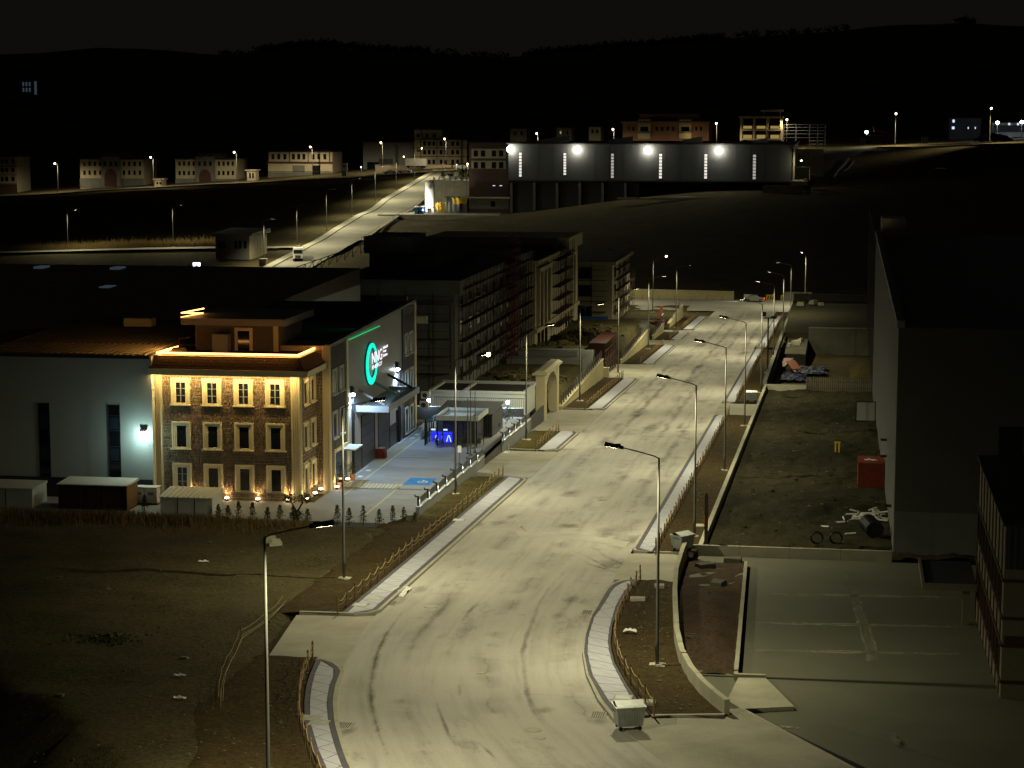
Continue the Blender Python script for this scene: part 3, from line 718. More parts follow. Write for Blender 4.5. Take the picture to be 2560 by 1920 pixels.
UP = [(-50.85, 156.65, 0), (-48.25, 156.65, 0), (-45.7, 156.65, 0), (-43.2, 156.65, 0), (-41.85, 157.35, 1), (-41.85, 159.9, 1), (-41.85, 161.75, 1), (-40.8, 162.95, 2), (-40.8, 166.7, 2)]
uf = MB(loc_(ident))
for x, y, t in UP:
    fx = part('uplight', MB(loc_(ident)).box(x - .12, x + .12, y - .12, y + .12, YZ, YZ + .16), 'black_metal', SB)
    part('lens', MB(loc_(ident)).lathe([(.02, .0), (.16, .03), (.18, .10), (.02, .15)], 8, (x, y, YZ + .165)), 'lens_amber', fx)
    lamp('SPOT', 'uplight_light', al((x, y, YZ + .3)), 460 if t == 0 else 280, (1, .64, .26), SB, size=.06, spot=110, blend=.8, aim=((0, .3, 1), (-.35, 0, 1), (-.3, 0, 1))[t])
# penthouse set back on the roof
PH = part('penthouse', MB(loc_(ident)).box(-52.2, -45.2, 161.6, 169, 9.86, 12.0), 'dark_stone_wall', SB)
part('roof_band', MB(loc_(ident)).box(-53.1, -44.4, 160.7, 170, 12.0, 12.55), 'panel_mid', PH)
part('door', MB(loc_(front(161.6))).box(-48.6, -47.6, 9.9, 11.5, .005, .05), 'glass_dark', PH)
part('door_frame', MB(loc_(front(161.6))).box(-48.85, -48.6, 9.9, 11.75, 0, .1).box(-47.6, -47.35, 9.9, 11.75, 0, .1).box(-48.6, -47.6, 11.5, 11.75, 0, .1), 'trim', PH)
part('vent_box', MB(loc_(ident)).box(-50.4, -49.1, 160.4, 161.3, 9.87, 11.3), 'panel_mid', PH)
part('corner_pier', MB(loc_(front(161.6))).box(-45.6, -45.2, 9.86, 12, 0, .1), 'cream', PH)
part('water_tank', MB(loc_(ident)).lathe([(.55, 0), (.6, .1), (.6, .4), (.5, .5), (.1, .55)], 14, (-52.6, 158.6, 9.87)), 'panel_mid', SB)
part('vent_pipe', MB(loc_(ident)).path([(-53.2, 160.5, 9.87), (-53.2, 160.5, 10.9), (-52.3, 160.6, 11.0)], .07, 6), 'rust_metal', SB)
part('neon_tube', MB(loc_(ident)).path([(-52.5, 165, 12.95), (-53.1, 160.9, 12.95), (-51.3, 160.9, 12.95)], .05, 6).path([(-52.4, 164.5, 12.62), (-53.1, 160.8, 12.62)], .03, 6), 'neon_orange', PH)
lamp('AREA', 'roofline_light', al((-52.2, 160.8, 12.85)), 8, (1, .5, .12), SB, size=1.8, sizey=.05, aim=(0, -1, -.3))

# ================================================================== grey hall with the ring sign
NB = thing('sign_hall', 'grey panelled hall with a glowing green ring sign and canopy', 'building', (-41.2, 168, YZ)); O = (-41.2, 168, YZ)
NF = loc_(side(-41.2))
part('wall', MB(loc_(ident)).hexa([(-75, 168.002, -1.9), (-41.2, 168.002, -1.9), (-41.2, 196.2, -1.9), (-75, 196.2, -1.9), (-75, 168.002, 9.6), (-41.2, 168.002, 10.3), (-41.2, 196.2, 10.95), (-75, 196.2, 10.2)]), 'panel_grey', NB)
part('roof', MB(loc_(ident)).hexa([(-75, 162.6, 10.0), (-41.6, 162.6, 10.1), (-41.6, 196, 10.75), (-75, 196, 10.3), (-75, 162.6, 10.2), (-41.6, 162.6, 10.22), (-41.6, 196, 10.98), (-75, 196, 10.6)]), 'roof_dark', NB)
part('parapet', MB(loc_(ident)).hexa([(-41.55, 162.5, 10.2), (-41.05, 162.5, 10.2), (-41.05, 196.25, 10.9), (-41.55, 196.25, 10.9), (-41.55, 162.5, 10.42), (-41.05, 162.5, 10.42), (-41.05, 196.25, 11.15), (-41.55, 196.25, 11.15)]), 'panel_mid', NB)
for y0, y1 in ((162.56, 167.8), (190.6, 195.7)):
    s_ = part('stone_bay', MB(NF).box(y0, y1, YZ, 10.1 if y0 < 170 else 10.75, 0, .05), 'dark_stone_wall', NB)
    st_ = MB(); st_.f = loc_(side(-41.15))
    hol = [(y - .9, y + .9, z0, z1) for y in ((y0 + 1.25), (y0 + 3.55)) for z0, z1 in ((6.1, 8.4), (2.4, 4.9), (-1.7, 1.7))]
    for c in stone_cells(y0 + .05, y1 - .05, YZ, 10.0, hol, rng):
        ca, cb = (c[0] + c[1]) / 2, (c[2] + c[3]) / 2; sa, sb = c[1] - c[0] - .03, c[3] - c[2] - .03
        st_.box(ca - sa / 2, ca + sa / 2, cb - sb / 2, cb + sb / 2, 0, rng.uniform(.015, .04))
    part('small_stones', st_, 'dark_stone_wall', s_, kind='stuff')
    for yy in (y0 + 1.25, y0 + 3.55):
        for z0, z1 in ((6.2, 8.3), (2.55, 4.8)) + (((-1.3, 1.2),) if y0 > 180 else ()): framed_window(NB, loc_(side(-41.14)), yy, z0, z1, wd=1.1, fr=.22, mull=False, glass='glass_blue', trim='panel_white', dep=.1)
for y0, y1 in ((167.82, 168.4), (195.72, 196.3), (190.2, 190.58)): part('pilaster', MB(NF).box(y0, y1, YZ, 10.3 if y0 < 180 else 10.9, 0, .16), 'trim' if y0 < 170 or y0 > 195 else 'panel_dark', NB)
part('side_panel', MB(loc_(ident)).box(-41.0, -39.9, 196.25, 196.45, 8.8, 9.5), 'cream', NB)
e_ = part('entry_door', MB(NF).box(163.4, 167.6, YZ, 1.3, .06, .1), 'glass_dark', NB)
part('entry_canopy', MB(loc_(ident)).box(-41.1, -39.9, 165.6, 168.4, 1.2, 1.32), 'panel_white', NB)
part('entry_frame', MB(NF).box(163.2, 163.4, YZ, 1.5, .06, .2).box(163.4, 167.7, 1.32, 1.6, .06, .2), 'trim', NB)
for y0, y1, zt, mt in ((173.4, 178.2, 2.9, 'panel_dark'), (179.8, 184.4, 2.9, 'panel_dark'), (178.4, 179.6, 2.6, 'panel_mid'), (187.6, 189.2, 1.4, 'glass_dark'), (170.4, 173.2, .2, 'panel_dark'), (184.6, 187.4, .3, 'panel_dark'), (191.0, 192.4, 1.3, 'glass_dark')):
    d_ = part('door', MB(NF).box(y0, y1, YZ, zt, .01, .07), mt, NB)
    part('door_frame', MB(NF).box(y0 - .12, y0, YZ, zt + .12, 0, .1).box(y1, y1 + .12, YZ, zt + .12, 0, .1).box(y0, y1, zt, zt + .12, 0, .1), 'black_metal', d_)
    if y1 - y0 > 4:
        k = MB(NF)
        for i in range(1, 5): k.box(y0, y1, YZ + i * .9 - .02, YZ + i * .9 + .02, .07, .085)
        part('door_rib', k, 'black_metal', d_)
for y in (169.9, 188.2): part('downpipe', MB(NF).box(y, y + .35, YZ, 5.9, .0, .2), 'black_metal', NB)
cn = part('canopy', MB(loc_(ident)).box(-41.15, -38.45, 171.6, 184.3, 3.78, 3.9), 'canopy_glass', NB)
part('canopy_frame', MB(loc_(ident)).box(-38.45, -38.3, 171.45, 184.45, 3.62, 4.16).box(-41.15, -38.45, 171.45, 171.6, 3.62, 4.16).box(-41.15, -38.45, 184.3, 184.45, 3.62, 4.16), 'panel_mid', cn)
cr = MB(loc_(ident))
for i in range(22): cr.box(-41.1, -38.5, 172.0 + i * .57, 172.05 + i * .57, 3.9, 3.94)
part('canopy_rib', cr, 'panel_mid', cn)
for y in (172.6, 178.4, 184.0): part('tie_rod', MB(loc_(ident)).hexa([(-41.2, y, 5.2), (-41.2, y + .22, 5.2), (-38.9, y + .22, 4.0), (-38.9, y, 4.0), (-41.2, y, 5.42), (-41.2, y + .22, 5.42), (-38.9, y + .22, 4.2), (-38.9, y, 4.2)]), 'panel_mid' if y < 180 else 'black_metal', cn)
for y in (169.5, 187.4):
    wl = part('wall_lamp', MB(NF).box(y - .12, y + .12, 5.5, 6.1, .0, .28).lathe([(.02, 0)] * 2, 3), 'black_metal', NB)
    part('lens', MB(loc_(ident)).lathe([(.02, -.2), (.14, -.14), (.17, 0), (.1, .06), (.02, .07)], 10, (-40.95, y, 5.42)), 'lens_cool', wl, True)
    lamp('SPOT', 'wall_lamp_light', al((-40.85, y, 5.15)), 1800, (.54, .77, 1.0), NB, size=.12, spot=165, blend=.5, aim=(.42, 0.15, -1))
part('neon_green', MB(NF).box(168.5, 180.2, 10.13, 10.19, .17, .21), 'neon_green', NB)
lamp('AREA', 'green_light', al((-40.9, 174.2, 10.1)), 5, (.0, 1, .28), NB, size=.05, sizey=11.5, aim=(-.55, 0.0001, -1))
# the ring
rg = MB(NF); n = 64; CY, CZ = 177.0, 7.12
for i in range(n):
    q = []
    for t in (2 * math.pi * i / n, 2 * math.pi * (i + 1) / n):
        o1 = (CY + 2.1 * math.cos(t), CZ + 1.83 * math.sin(t)); i1 = (CY + .22 + 1.62 * math.cos(t), CZ + .08 + 1.36 * math.sin(t)); q.append((o1, i1))
    (a, b_), (c, d_) = q
    rg.hexa([(*a, .12), (*c, .12), (*d_, .12), (*b_, .12), (*a, .2), (*c, .2), (*d_, .2), (*b_, .2)])
part('ring_sign', rg, 'neon_teal', NB)
rgb = MB(NF)
for i in range(n):
    t, u = 2 * math.pi * i / n, 2 * math.pi * (i + 1) / n
    f_ = lambda t, r: (CY + .02 + 2.2 * r * math.cos(t), CZ + 1.9 * r * math.sin(t))
    rgb.hexa([(*f_(t, 1), .02), (*f_(u, 1), .02), (*f_(u, .72), .02), (*f_(t, .72), .02), (*f_(t, 1), .11), (*f_(u, 1), .11), (*f_(u, .72), .11), (*f_(t, .72), .11)])
part('ring_backing', rgb, 'panel_dark', NB)
lamp('AREA', 'ring_light', al((-40.9, 177, 7.1)), 14, (0, 1, .75), NB, size=3.5, sizey=3.5, aim=(-1, 0, 0))
def letters(txt, f, a, b, wd, ht, mat, parent, name='lettering', d=.14, ex=.04, bold=.0):
    cu = bpy.data.curves.new('txt', 'FONT'); cu.body = txt; cu.extrude = ex; cu.offset = bold
    o = bpy.data.objects.new('txt', cu); COL.objects.link(o)
    dg = bpy.context.evaluated_depsgraph_get(); dg.update()
    me = bpy.data.meshes.new_from_object(o.evaluated_get(dg)); bpy.data.objects.remove(o)
    V = [v.co.copy() for v in me.vertices]
    x0, x1 = min(v.x for v in V), max(v.x for v in V); y0, y1 = min(v.y for v in V), max(v.y for v in V)
    for v in me.vertices:
        v.co = f((a + (v.co.x - x0) / (x1 - x0) * wd, b + (v.co.y - y0) / (y1 - y0) * ht, d + v.co.z))
    me.materials.clear(); me.materials.append(M[mat]); me.name = name
    return part(name, me, None, parent)
letters('NNG', NF, 176.75, 7.12, 4.0, .98, 'neon_white', NB, d=.25, ex=.01)
letters('ENERGY', NF, 176.75, 6.62, 3.95, .34, 'neon_white', NB, d=.25, ex=.01)
for i, t in enumerate(('Industrial', 'Energy', 'Solutions')): letters(t, NF, 181.4, 7.93 - i * .36, (1.9, 1.3, 1.75)[i], .26, 'neon_white', NB, d=.2, ex=.01)
# ================================================================== long white warehouse behind the containers
WB = thing('white_warehouse', 'pale panelled warehouse with slit windows and ribbed roof', 'warehouse', (-60, 156.2, YZ)); O = (-60, 156.2, YZ)
WF = loc_(front(156.2))
part('wall', MB(loc_(ident)).box(-110, -54.12, 156.2, 228, -1.9, 9.9), 'panel_white', WB)
part('plinth', MB(WF).box(-110, -54.2, YZ, .0, 0, .06), 'panel_dark', WB)
part('gutter', MB(loc_(ident)).box(-110, -54.15, 155.95, 156.2, 9.72, 9.95), 'panel_dark', WB)
part('roof', MB(loc_(ident)).hexa([(-110, 156.2, 9.9), (-54.12, 156.2, 9.9), (-54.12, 192, 9.9), (-110, 192, 9.9), (-110, 156.2, 9.98), (-54.12, 156.2, 9.98), (-54.12, 192, 10.9), (-110, 192, 10.9)]).hexa([(-110, 192, 9.9), (-54.12, 192, 9.9), (-54.12, 228, 9.9), (-110, 228, 9.9), (-110, 192, 10.9), (-54.12, 192, 10.9), (-54.12, 228, 11.75), (-110, 228, 11.75)]), 'roof_metal', WB)
for i in range(27):
    x = -54.6 - i * .52
    part('roof_rib', MB(loc_(ident)).hexa([(x - .04, 156.0, 9.985), (x + .04, 156.0, 9.985), (x + .04, 178, 10.545), (x - .04, 178, 10.545), (x - .03, 156.0, 10.11), (x + .03, 156.0, 10.11), (x + .03, 178, 10.67), (x - .03, 178, 10.67)]), 'roof_metal', WB)
part('roof_vent', MB(loc_(ident)).box(-62, -59.5, 172, 173.2, 10.6, 11.3), 'cream', WB)
for i in range(0): part('panel_joint', MB(WF).box(-54.12 - i * 1.35 - .012, -54.12 - i * 1.35 + .012, .002, 9.7, 0.0, .006), 'panel_mid', WB)
for x0, x1, z1 in ((-63.6, -62.75, 5.98), (-57.75, -56.85, 5.95)):
    g = part('slit_window', MB(WF).box(x0, x1, -.02, z1, .0, .025), 'glass_dark', WB)
    k = MB(WF).box(x0 - .05, x0, -.02, z1 + .05, 0, .06).box(x1, x1 + .05, -.02, z1 + .05, 0, .06)
    for zz in (1.3, 2.6, 3.9, 5.1): k.box(x0, x1, zz - .03, zz + .03, .025, .05)
    part('frame', k, 'panel_dark', g)
    for zz, h_ in ((4.0, .95), (1.45, 1.0)): part('pane', MB(WF).box(x0 + .08, x1 - .08, zz, zz + h_, .026, .032), 'glass_blue', g)
part('door', MB(WF).box(-56.0, -54.35, .001, 2.9, 0.0, .012), 'panel_white', WB)
fl = part('flood_lamp', MB(loc_(ident)).box(-55.05, -54.65, 155.75, 156.15, 3.95, 4.1), 'black_metal', WB)
part('lens', MB(loc_(ident)).lathe([(.02, -.14), (.17, -.1), (.2, .0), (.15, .08), (.02, .1)], 10, (-54.85, 155.85, 3.84)), 'lens_cool', fl, True)
lamp('POINT', 'flood_light', al((-54.85, 155.0, 3.5)), 150, (.62, 1, .93), WB, size=.2)
for u, v in ((105, 684), (295, 690), (270, 746), (515, 688), (400, 730), (140, 742), (195, 724)):
    p = D(u, v, 205 if v > 700 else 224)
    part('skylight', MB(loc_(ident)).box(p[0] - .55, p[0] + .55, p[1] - 1.1, p[1] + 1.1, 11.1 if v > 700 else 11.6, 11.3 if v > 700 else 11.85), 'skylight_dim' if u in (295, 270, 105) else 'panel_mid', WB)
tr = MB(loc_(ident))   # sloping roof truss that shows against the far street
A, B_ = (-62.6, 229, 11.4), (-51.5, 229, 15.3)
for i in range(13):
    t, u = i / 12, (i + 1) / 12
    a = [A[k] + (B_[k] - A[k]) * t for k in range(3)]; b = [A[k] + (B_[k] - A[k]) * u for k in range(3)]
    if i < 12: tr.tube(a, b, .05).tube((a[0], a[1], a[2] - 1.0), b, .03)
    tr.tube(a, (a[0], a[1], a[2] - 1.1), .04)
part('roof_truss', tr, 'rust_metal', WB)
# ================================================================== yard of the ring-sign hall
yd = struct('yard', MB().box(-70, -41.21, 149.6, 157, YZ - .4, YZ).box(-41.209, -31.9, 149.6, 208, YZ - .4, YZ), 'yard_paving', 'paved blue-grey yard of the sign hall')
def mark(name, x0, x1, y0, y1, mat, sk=0.0):
    part(name, MB().hexa([(x0, y0, YZ + .001), (x1, y0, YZ + .001), (x1 + sk, y1, YZ + .001), (x0 + sk, y1, YZ + .001), (x0, y0, YZ + .006), (x1, y0, YZ + .006), (x1 + sk, y1, YZ + .006), (x0 + sk, y1, YZ + .006)]), mat, yd)
mark('lane_line', -39.7, -39.58, 160.5, 205, 'yellow_paint'); mark('bay_line', -36.05, -35.93, 152, 166, 'yellow_paint')
for i in range(11): mark('crossing_bar', -39.4 + i * .33, -39.22 + i * .33, 163.8, 166.1, 'yellow_paint', -.12)
for i in range(3): mark('crossing_bar', -40.9 + i * .33, -40.72 + i * .33, 163.9, 165.9, 'yellow_paint', -.12)
mark('disabled_bay', -35.95, -33.7, 166.0, 169.3, 'blue_paint')
sgn = MB()
def bayp(p): return (-34.6 + p[0], 167.5 + p[1], YZ + .007 + p[2])
sgn.f = bayp
sgn.lathe([(.10, 0), (.10, .003)], 8, (.0, .75, 0)).box(-.05, .05, .1, .6, 0, .003).box(.05, .4, .28, .38, 0, .003).box(.33, .42, -.3, .28, 0, .003)
for i in range(14):
    t = math.pi * .6 + i * .33; sgn.cbox((.05 + .38 * math.cos(t), -.05 + .38 * math.sin(t), .0015), (.11, .11, .003))
part('wheelchair_symbol', sgn, 'white_paint', yd)
for y in (168.9, 172.0, 190.4, 192.6): mark('square_mark', -40.55, -40.15, y, y + .7, 'white_paint')
for y0, y1 in ((167.5, 170.5), (170.8, 174.6), (187.2, 192.0), (192.4, 196.4)): mark('edge_line', -40.95, -40.87, y0, y1, 'white_paint')
for i in range(4): mark('hatch_bar', -40.5 + i * .55, -40.25 + i * .55, 195.6, 197.9, 'yellow_paint', -.25)
mark('door_mat', -40.9, -39.75, 175.3, 178.6, 'pale_joint')
mark('door_mat', -40.9, -39.75, 180.0, 186.5, 'pale_joint')
mark('drain_line', -41.1, -36.5, 179.4, 179.62, 'black_metal')
for i in range(7): mark('paving_joint', -35.9, -32.1, 152 + i * 2.4, 152.05 + i * 2.4, 'pale_joint')
# street side wall with fence panels and small lamps
def yard_wall(y0, y1, n, label, base_z, drop):
    t = thing('yard_wall', label, 'wall', (-31.9, y0, zr(y0)))
    f = lambda p: (p[0], p[1] - y0, p[2] - zr(y0))
    L = (y1 - y0) / n
    for i in range(n):
        a, b = y0 + i * L, y0 + (i + 1) * L; zt = base_z - drop * i
        part('wall_panel', MB(f).box(-.14, .14, a, b - .004, zr(b) - .6, zt), 'panel_mid', t)
        part('coping', MB(f).box(-.2, .2, a + .05, b - .05, zt, zt + .05), 'panel_white', t)
        part('fence_panel', MB(f).box(-.03, .03, a + .75, b - .05, zt + .12, zt + .62), 'panel_dark', t)
        po = part('light_post', MB(f).box(-.09, .09, a + .3, a + .5, zt + .05, zt + .72).box(-.28, .05, a + .33, a + .47, zt + .721, zt + .80).box(-.3, -.24, a + .28, a + .5, zt + .80, zt + .9), 'panel_dark', t)
        part('light_face', MB(f).box(.091, .1, a + .32, a + .48, zt + .1, zt + .68), 'white_plastic', po)
        lamp('SPOT', 'post_light', f((.28, a + .4, zt + .62)), 30, (.75, .86, 1), t, size=.03, spot=120, blend=.6, aim=(-.25, 0, -1))
    return t
yard_wall(152.6, 181.6, 8, 'grey yard wall with eight small lit posts, in front of the parking yard', -.88, .1)
yard_wall(192.2, 209.5, 5, 'grey yard wall with small lit posts, past the sliding gate', -1.9, .09)
solo('sliding_gate', MB().box(-32.05, -31.9, 182, 192, -2.9, -1.35).box(-31.9, -31.86, 182, 192, -1.4, -1.3), 'panel_dark', 'dark sliding gate between the two lit yard walls', 'gate')
solo('panel_wall', MB().box(-32.0, -31.85, 209.7, 219.5, -4.4, -2.25), 'panel_dark', 'dark wall panel between the lit wall and the gate arch', 'wall')
solo('gate_guide', MB().box(-31.8, -31.2, 191.4, 192.4, -3.05, -2.95).box(-31.75, -31.7, 191.5, 191.55, -3, -2.2).box(-31.3, -31.25, 192.2, 192.25, -3, -2.2), 'white_paint', 'small striped gate guide on the ground beside the sliding gate', 'gate part')
back = thing('yard_back_wall', 'low dark wall with railing at the back of the yard', 'wall', (-40, 206, YZ)); O = (-40, 206, YZ)
part('wall', MB(loc_(ident)).box(-45, -32, 206, 206.25, -2, -.75), 'panel_dark', back)
part('coping', MB(loc_(ident)).box(-45, -32, 205.95, 206.3, -.75, -.68), 'panel_white', back)
for i in range(60): part('bar', MB(loc_(ident)).box(-45 + i * .22, -44.97 + i * .22, 206.1, 206.13, -.68, .25), 'black_metal', back)
part('rail', MB(loc_(ident)).box(-45, -31.9, 206.08, 206.15, .25, .3), 'black_metal', back)
for x in (-41.8, -33.6):
    l_ = thing('wall_lantern', 'small white lantern on the low back wall ' + ('nearest the sign hall' if x < -40 else 'behind the kiosk'), 'lamp', (x, 205.9, -.6))
    part('post', MB().box(-.05, .05, -.05, .05, -.1, .35), 'black_metal', l_)
    part('lens', MB().lathe([(.04, .3), (.15, .38), (.16, .6), (.05, .7)], 8), 'lens_cool', l_)
    part('cap', MB().box(-.12, .12, -.12, .12, .7, .76), 'black_metal', l_)
    lamp('POINT', 'lantern_light', (0, -.45, .4), 120, COOL, l_, size=.12)
# kiosk
kz = YZ
ki = thing('guard_kiosk', 'dark guard kiosk with flat skylight roof and lit blue screens', 'kiosk', (-35, 186.5, kz)); O = (-35, 186.5, kz)
part('wall', MB(loc_(ident)).box(-36.9, -33.6, 188.2, 191.6, kz, .85), 'panel_dark', ki)
part('roof', MB(loc_(ident)).box(-37.1, -33.3, 186.6, 191.9, .85, 1.0), 'panel_mid', ki)
part('roof_rim', MB(loc_(ident)).box(-37.2, -33.2, 186.5, 186.62, .8, 1.25).box(-37.2, -33.2, 191.85, 191.97, .8, 1.25).box(-37.2, -37.08, 186.621, 191.849, .8, 1.25).box(-33.32, -33.2, 186.621, 191.849, .8, 1.25), 'panel_white', ki)
part('skylight', MB(loc_(ident)).box(-36.3, -34.1, 187.2, 189.6, 1.0, 1.1), 'panel_white', ki)
lt = part('side_canopy', MB(loc_(ident)).hexa([(-38.3, 186.4, .5), (-37.15, 186.4, .75), (-37.15, 191, .75), (-38.3, 191, .5), (-38.3, 186.4, .55), (-37.15, 186.4, .8), (-37.15, 191, .8), (-38.3, 191, .55)]), 'canopy_glass', ki)
for y in (186.45, 187.4, 188.4, 189.4, 190.4): part('canopy_post', MB(loc_(ident)).box(-38.28, -38.18, y, y + .1, kz, .5), 'black_metal', lt)
for x in (-38.2, -37.1, -35.2, -33.4): part('column', MB(loc_(ident)).box(x - .06, x + .06, 186.55, 186.67, kz, .85), 'black_metal', ki)
part('window', MB(loc_(front(188.2))).box(-35.6, -34.6, -.3, .6, .005, .04), 'glass_blue', ki)
for x0, x1 in ((-37.75, -36.75), (-36.6, -35.75)):
    sc_ = part('screen', MB(loc_(front(187.0))).box(x0, x1, -1.35, -.35, 0, .1), 'blue_screen', ki)
    part('screen_mark', MB(loc_(front(186.9))).hexa([(x0 + .3, -1.25, 0), (x0 + .38, -1.25, 0), (x0 + .55, -.6, 0), (x0 + .48, -.6, 0), (x0 + .3, -1.25, .01), (x0 + .38, -1.25, .01), (x0 + .55, -.6, .01), (x0 + .48, -.6, .01)])
         .hexa([(x0 + .7, -1.25, 0), (x0 + .78, -1.25, 0), (x0 + .6, -.6, 0), (x0 + .53, -.6, 0), (x0 + .7, -1.25, .01), (x0 + .78, -1.25, .01), (x0 + .6, -.6, .01), (x0 + .53, -.6, .01)]), 'screen_text', sc_)
    part('screen_header', MB(loc_(front(187.0))).box(x0 + .02, x0 + .4, -.22, -.08, 0, .05), 'screen_text', sc_)
lamp('POINT', 'screen_glow', al((-36.7, 186.4, -.8)), 6, (.05, .08, 1), ki, size=.3)
part('railing', MB(loc_(ident)).box(-37.7, -35.2, 186.3, 186.35, -.55, -.5).box(-36.5, -36.45, 186.3, 186.35, kz, -.5).box(-35.25, -35.2, 186.3, 186.35, kz, -.5).box(-33.4, -32.3, 187.5, 187.55, -.6, -.55).box(-32.9, -32.85, 187.5, 187.55, kz, -.55), 'black_metal', ki)
cb = thing('cabin', 'dark ribbed cabin with corrugated roof behind the guard kiosk', 'cabin', (-35, 195, kz)); O = (-35, 195, kz)
part('wall', MB(loc_(ident)).box(-38.3, -32.9, 192.4, 198.5, kz, .55), 'panel_dark', cb)
rb = MB(loc_(ident))
for i in range(10): rb.box(-34.9 + i * .2, -34.8 + i * .2, 192.33, 192.399, kz + .1, .5)
part('wall_rib', rb, 'black_metal', cb)
rf = part('roof', MB(loc_(ident)).hexa([(-38.5, 192.2, .55), (-32.8, 192.2, .55), (-32.8, 198.7, .9), (-38.5, 198.7, .9), (-38.5, 192.2, .62), (-32.8, 192.2, .62), (-32.8, 198.7, .98), (-38.5, 198.7, .98)]), 'panel_dark', cb)
for i in range(24): part('roof_rib', MB(loc_(ident)).tube((-38.4 + i * .24, 192.2, .63), (-38.4 + i * .24, 198.7, .99), .05, None, 5), 'panel_dark', rf)
lb_ = thing('low_white_building', 'low white flat-roofed building behind the kiosk yard', 'building', (-38, 211, -2)); O = (-38, 211, -2)
part('wall', MB(loc_(ident)).box(-42.6, -32.6, 210.5, 218, -2.3, .15), 'panel_white', lb_)
part('roof', MB(loc_(ident)).box(-42.4, -32.8, 210.7, 217.8, .15, .2), 'roof_dark', lb_)
part('parapet', MB(loc_(ident)).box(-42.7, -32.5, 210.4, 210.7, .15, .4).box(-42.7, -32.5, 217.8, 218.1, .15, .5).box(-42.7, -42.4, 210.701, 217.799, .15, .4).box(-32.8, -32.5, 210.701, 217.799, .15, .4).box(-39.2, -38.9, 211, 217.7, .2, .42), 'panel_white', lb_)
for i, (y, zz) in enumerate(((202.5, -.4), (203.2, .5))):
    ac = thing('air_conditioner', ('lower' if i == 0 else 'upper') + ' white air conditioner unit beside the far end of the sign hall', 'air conditioner', (-41.0, y, zz))
    part('case', MB().box(-1.0, -.1, -.3, .1, 0, .7), 'white_plastic', ac)
    part('fan_grille', MB(lambda p: (p[0] - .6, -.31 - p[2], p[1] + .35)).lathe([(.24, 0), (.24, .02), (.1, .03)], 14), 'panel_dark', ac)
for i, (x, y, h_) in enumerate(((-33.45, 182.5, 5.0), (-33.05, 181.7, 6.5), (-32.85, 182.9, 5.6))):
    fp = thing('flagpole', ('shortest', 'tallest', 'middle height')[i] + ' bare flagpole in front of the guard kiosk', 'flagpole', (x, y, kz), 0, 'bare flagpoles by the kiosk')
    part('pole', MB().lathe([(.06, 0), (.05, h_ * .5), (.03, h_)], 8), 'galvanised', fp); part('cap', MB().lathe([(.02, 0), (.05, .04), (.02, .09)], 8, (0, 0, h_)), 'galvanised', fp); part('foot', MB().box(-.16, .16, -.16, .16, 0, .06), 'galvanised', fp)
ps = thing('parking_sign', 'small white parking sign on a pole beside the yard wall', 'sign', (-32.85, 175.2, kz))
part('pole', MB().tube((0, 0, 0), (0, 0, 1.9), .03), 'galvanised', ps); part('plate', MB().box(-.16, .16, -.05, -.03, 1.3, 1.9), 'white_plastic', ps)
# fire cabinet, planters
ex = thing('fire_cabinet', 'red fire extinguisher stand between the dark hall doors', 'cabinet', (-40.75, 179.0, kz))
part('body', MB().box(-.3, .3, -.5, .5, 0, .9), 'red_paint', ex)
for s_ in (-.25, .2): part('extinguisher', MB().lathe([(.1, 0), (.11, .5), (.06, .62), (.02, .7)], 8, (.42, s_, 0)), 'red_paint', ex)
def leafball(mb, c, r, n, sz, rng, zs=1.0):
    for _ in range(n):
        a, b = rng.random() * 6.283, math.acos(rng.uniform(-1, 1)); k = r * rng.random() ** .4
        p = (c[0] + k * math.sin(b) * math.cos(a), c[1] + k * math.sin(b) * math.sin(a), c[2] + k * math.cos(b) * zs)
        q = [(rng.uniform(-sz, sz), rng.uniform(-sz, sz), rng.uniform(-sz, sz)) for _ in range(3)]
        mb.add([tuple(p[i] + t[i] for i in range(3)) for t in q], [(0, 1, 2)])
    return mb
def shrub(name, label, loc, h, r, style, seed, group=None, mat='conifer_leaf', cat='shrub', leaf=.07, n=420):
    g = random.Random(seed); t = thing(name, label, cat, loc, 0, group)
    part('trunk', MB().tube((0, 0, -.15), (0, 0, h * (.75 if style == 'cone' else .45)), .035, .012, 6), 'bark', t)
    m_ = MB()
    if style == 'cone':
        for _ in range(n):
            z = g.random() ** .8; rad = r * (1 - z) ** .75 * g.uniform(.3, 1) * (1 + .35 * math.sin(z * 23 + seed)) + .03; a = g.random() * 6.283
            leafball(m_, (rad * math.cos(a), rad * math.sin(a), h * (.06 + .94 * z)), .05, 1, leaf, g)
    else:
        for _ in range(9):
            a = g.random() * 6.283; k = r * g.uniform(.2, .75); leafball(m_, (k * math.cos(a), k * math.sin(a), h * g.uniform(.45, .85)), r * .5, n // 9, leaf, g)
    part('foliage', m_, mat, t); return t
CG = 'small conifers along the edge of the yard'
row = [(546, 1292, 1.0), (570, 1294, .95), (597, 1296, 1.25), (632, 1296, 1.2), (669, 1294, .9), (700, 1296, 1.1), (733, 1296, 1.05), (769, 1292, .9),
       (843, 1263 + 30, 1.2), (873, 1300, 1.05), (908, 1302, 1.25), (948, 1300, 1.0), (982, 1300, 1.3), (1010, 1296, 1.2), (1038, 1292, .85), (362, 1277, 1.15)]
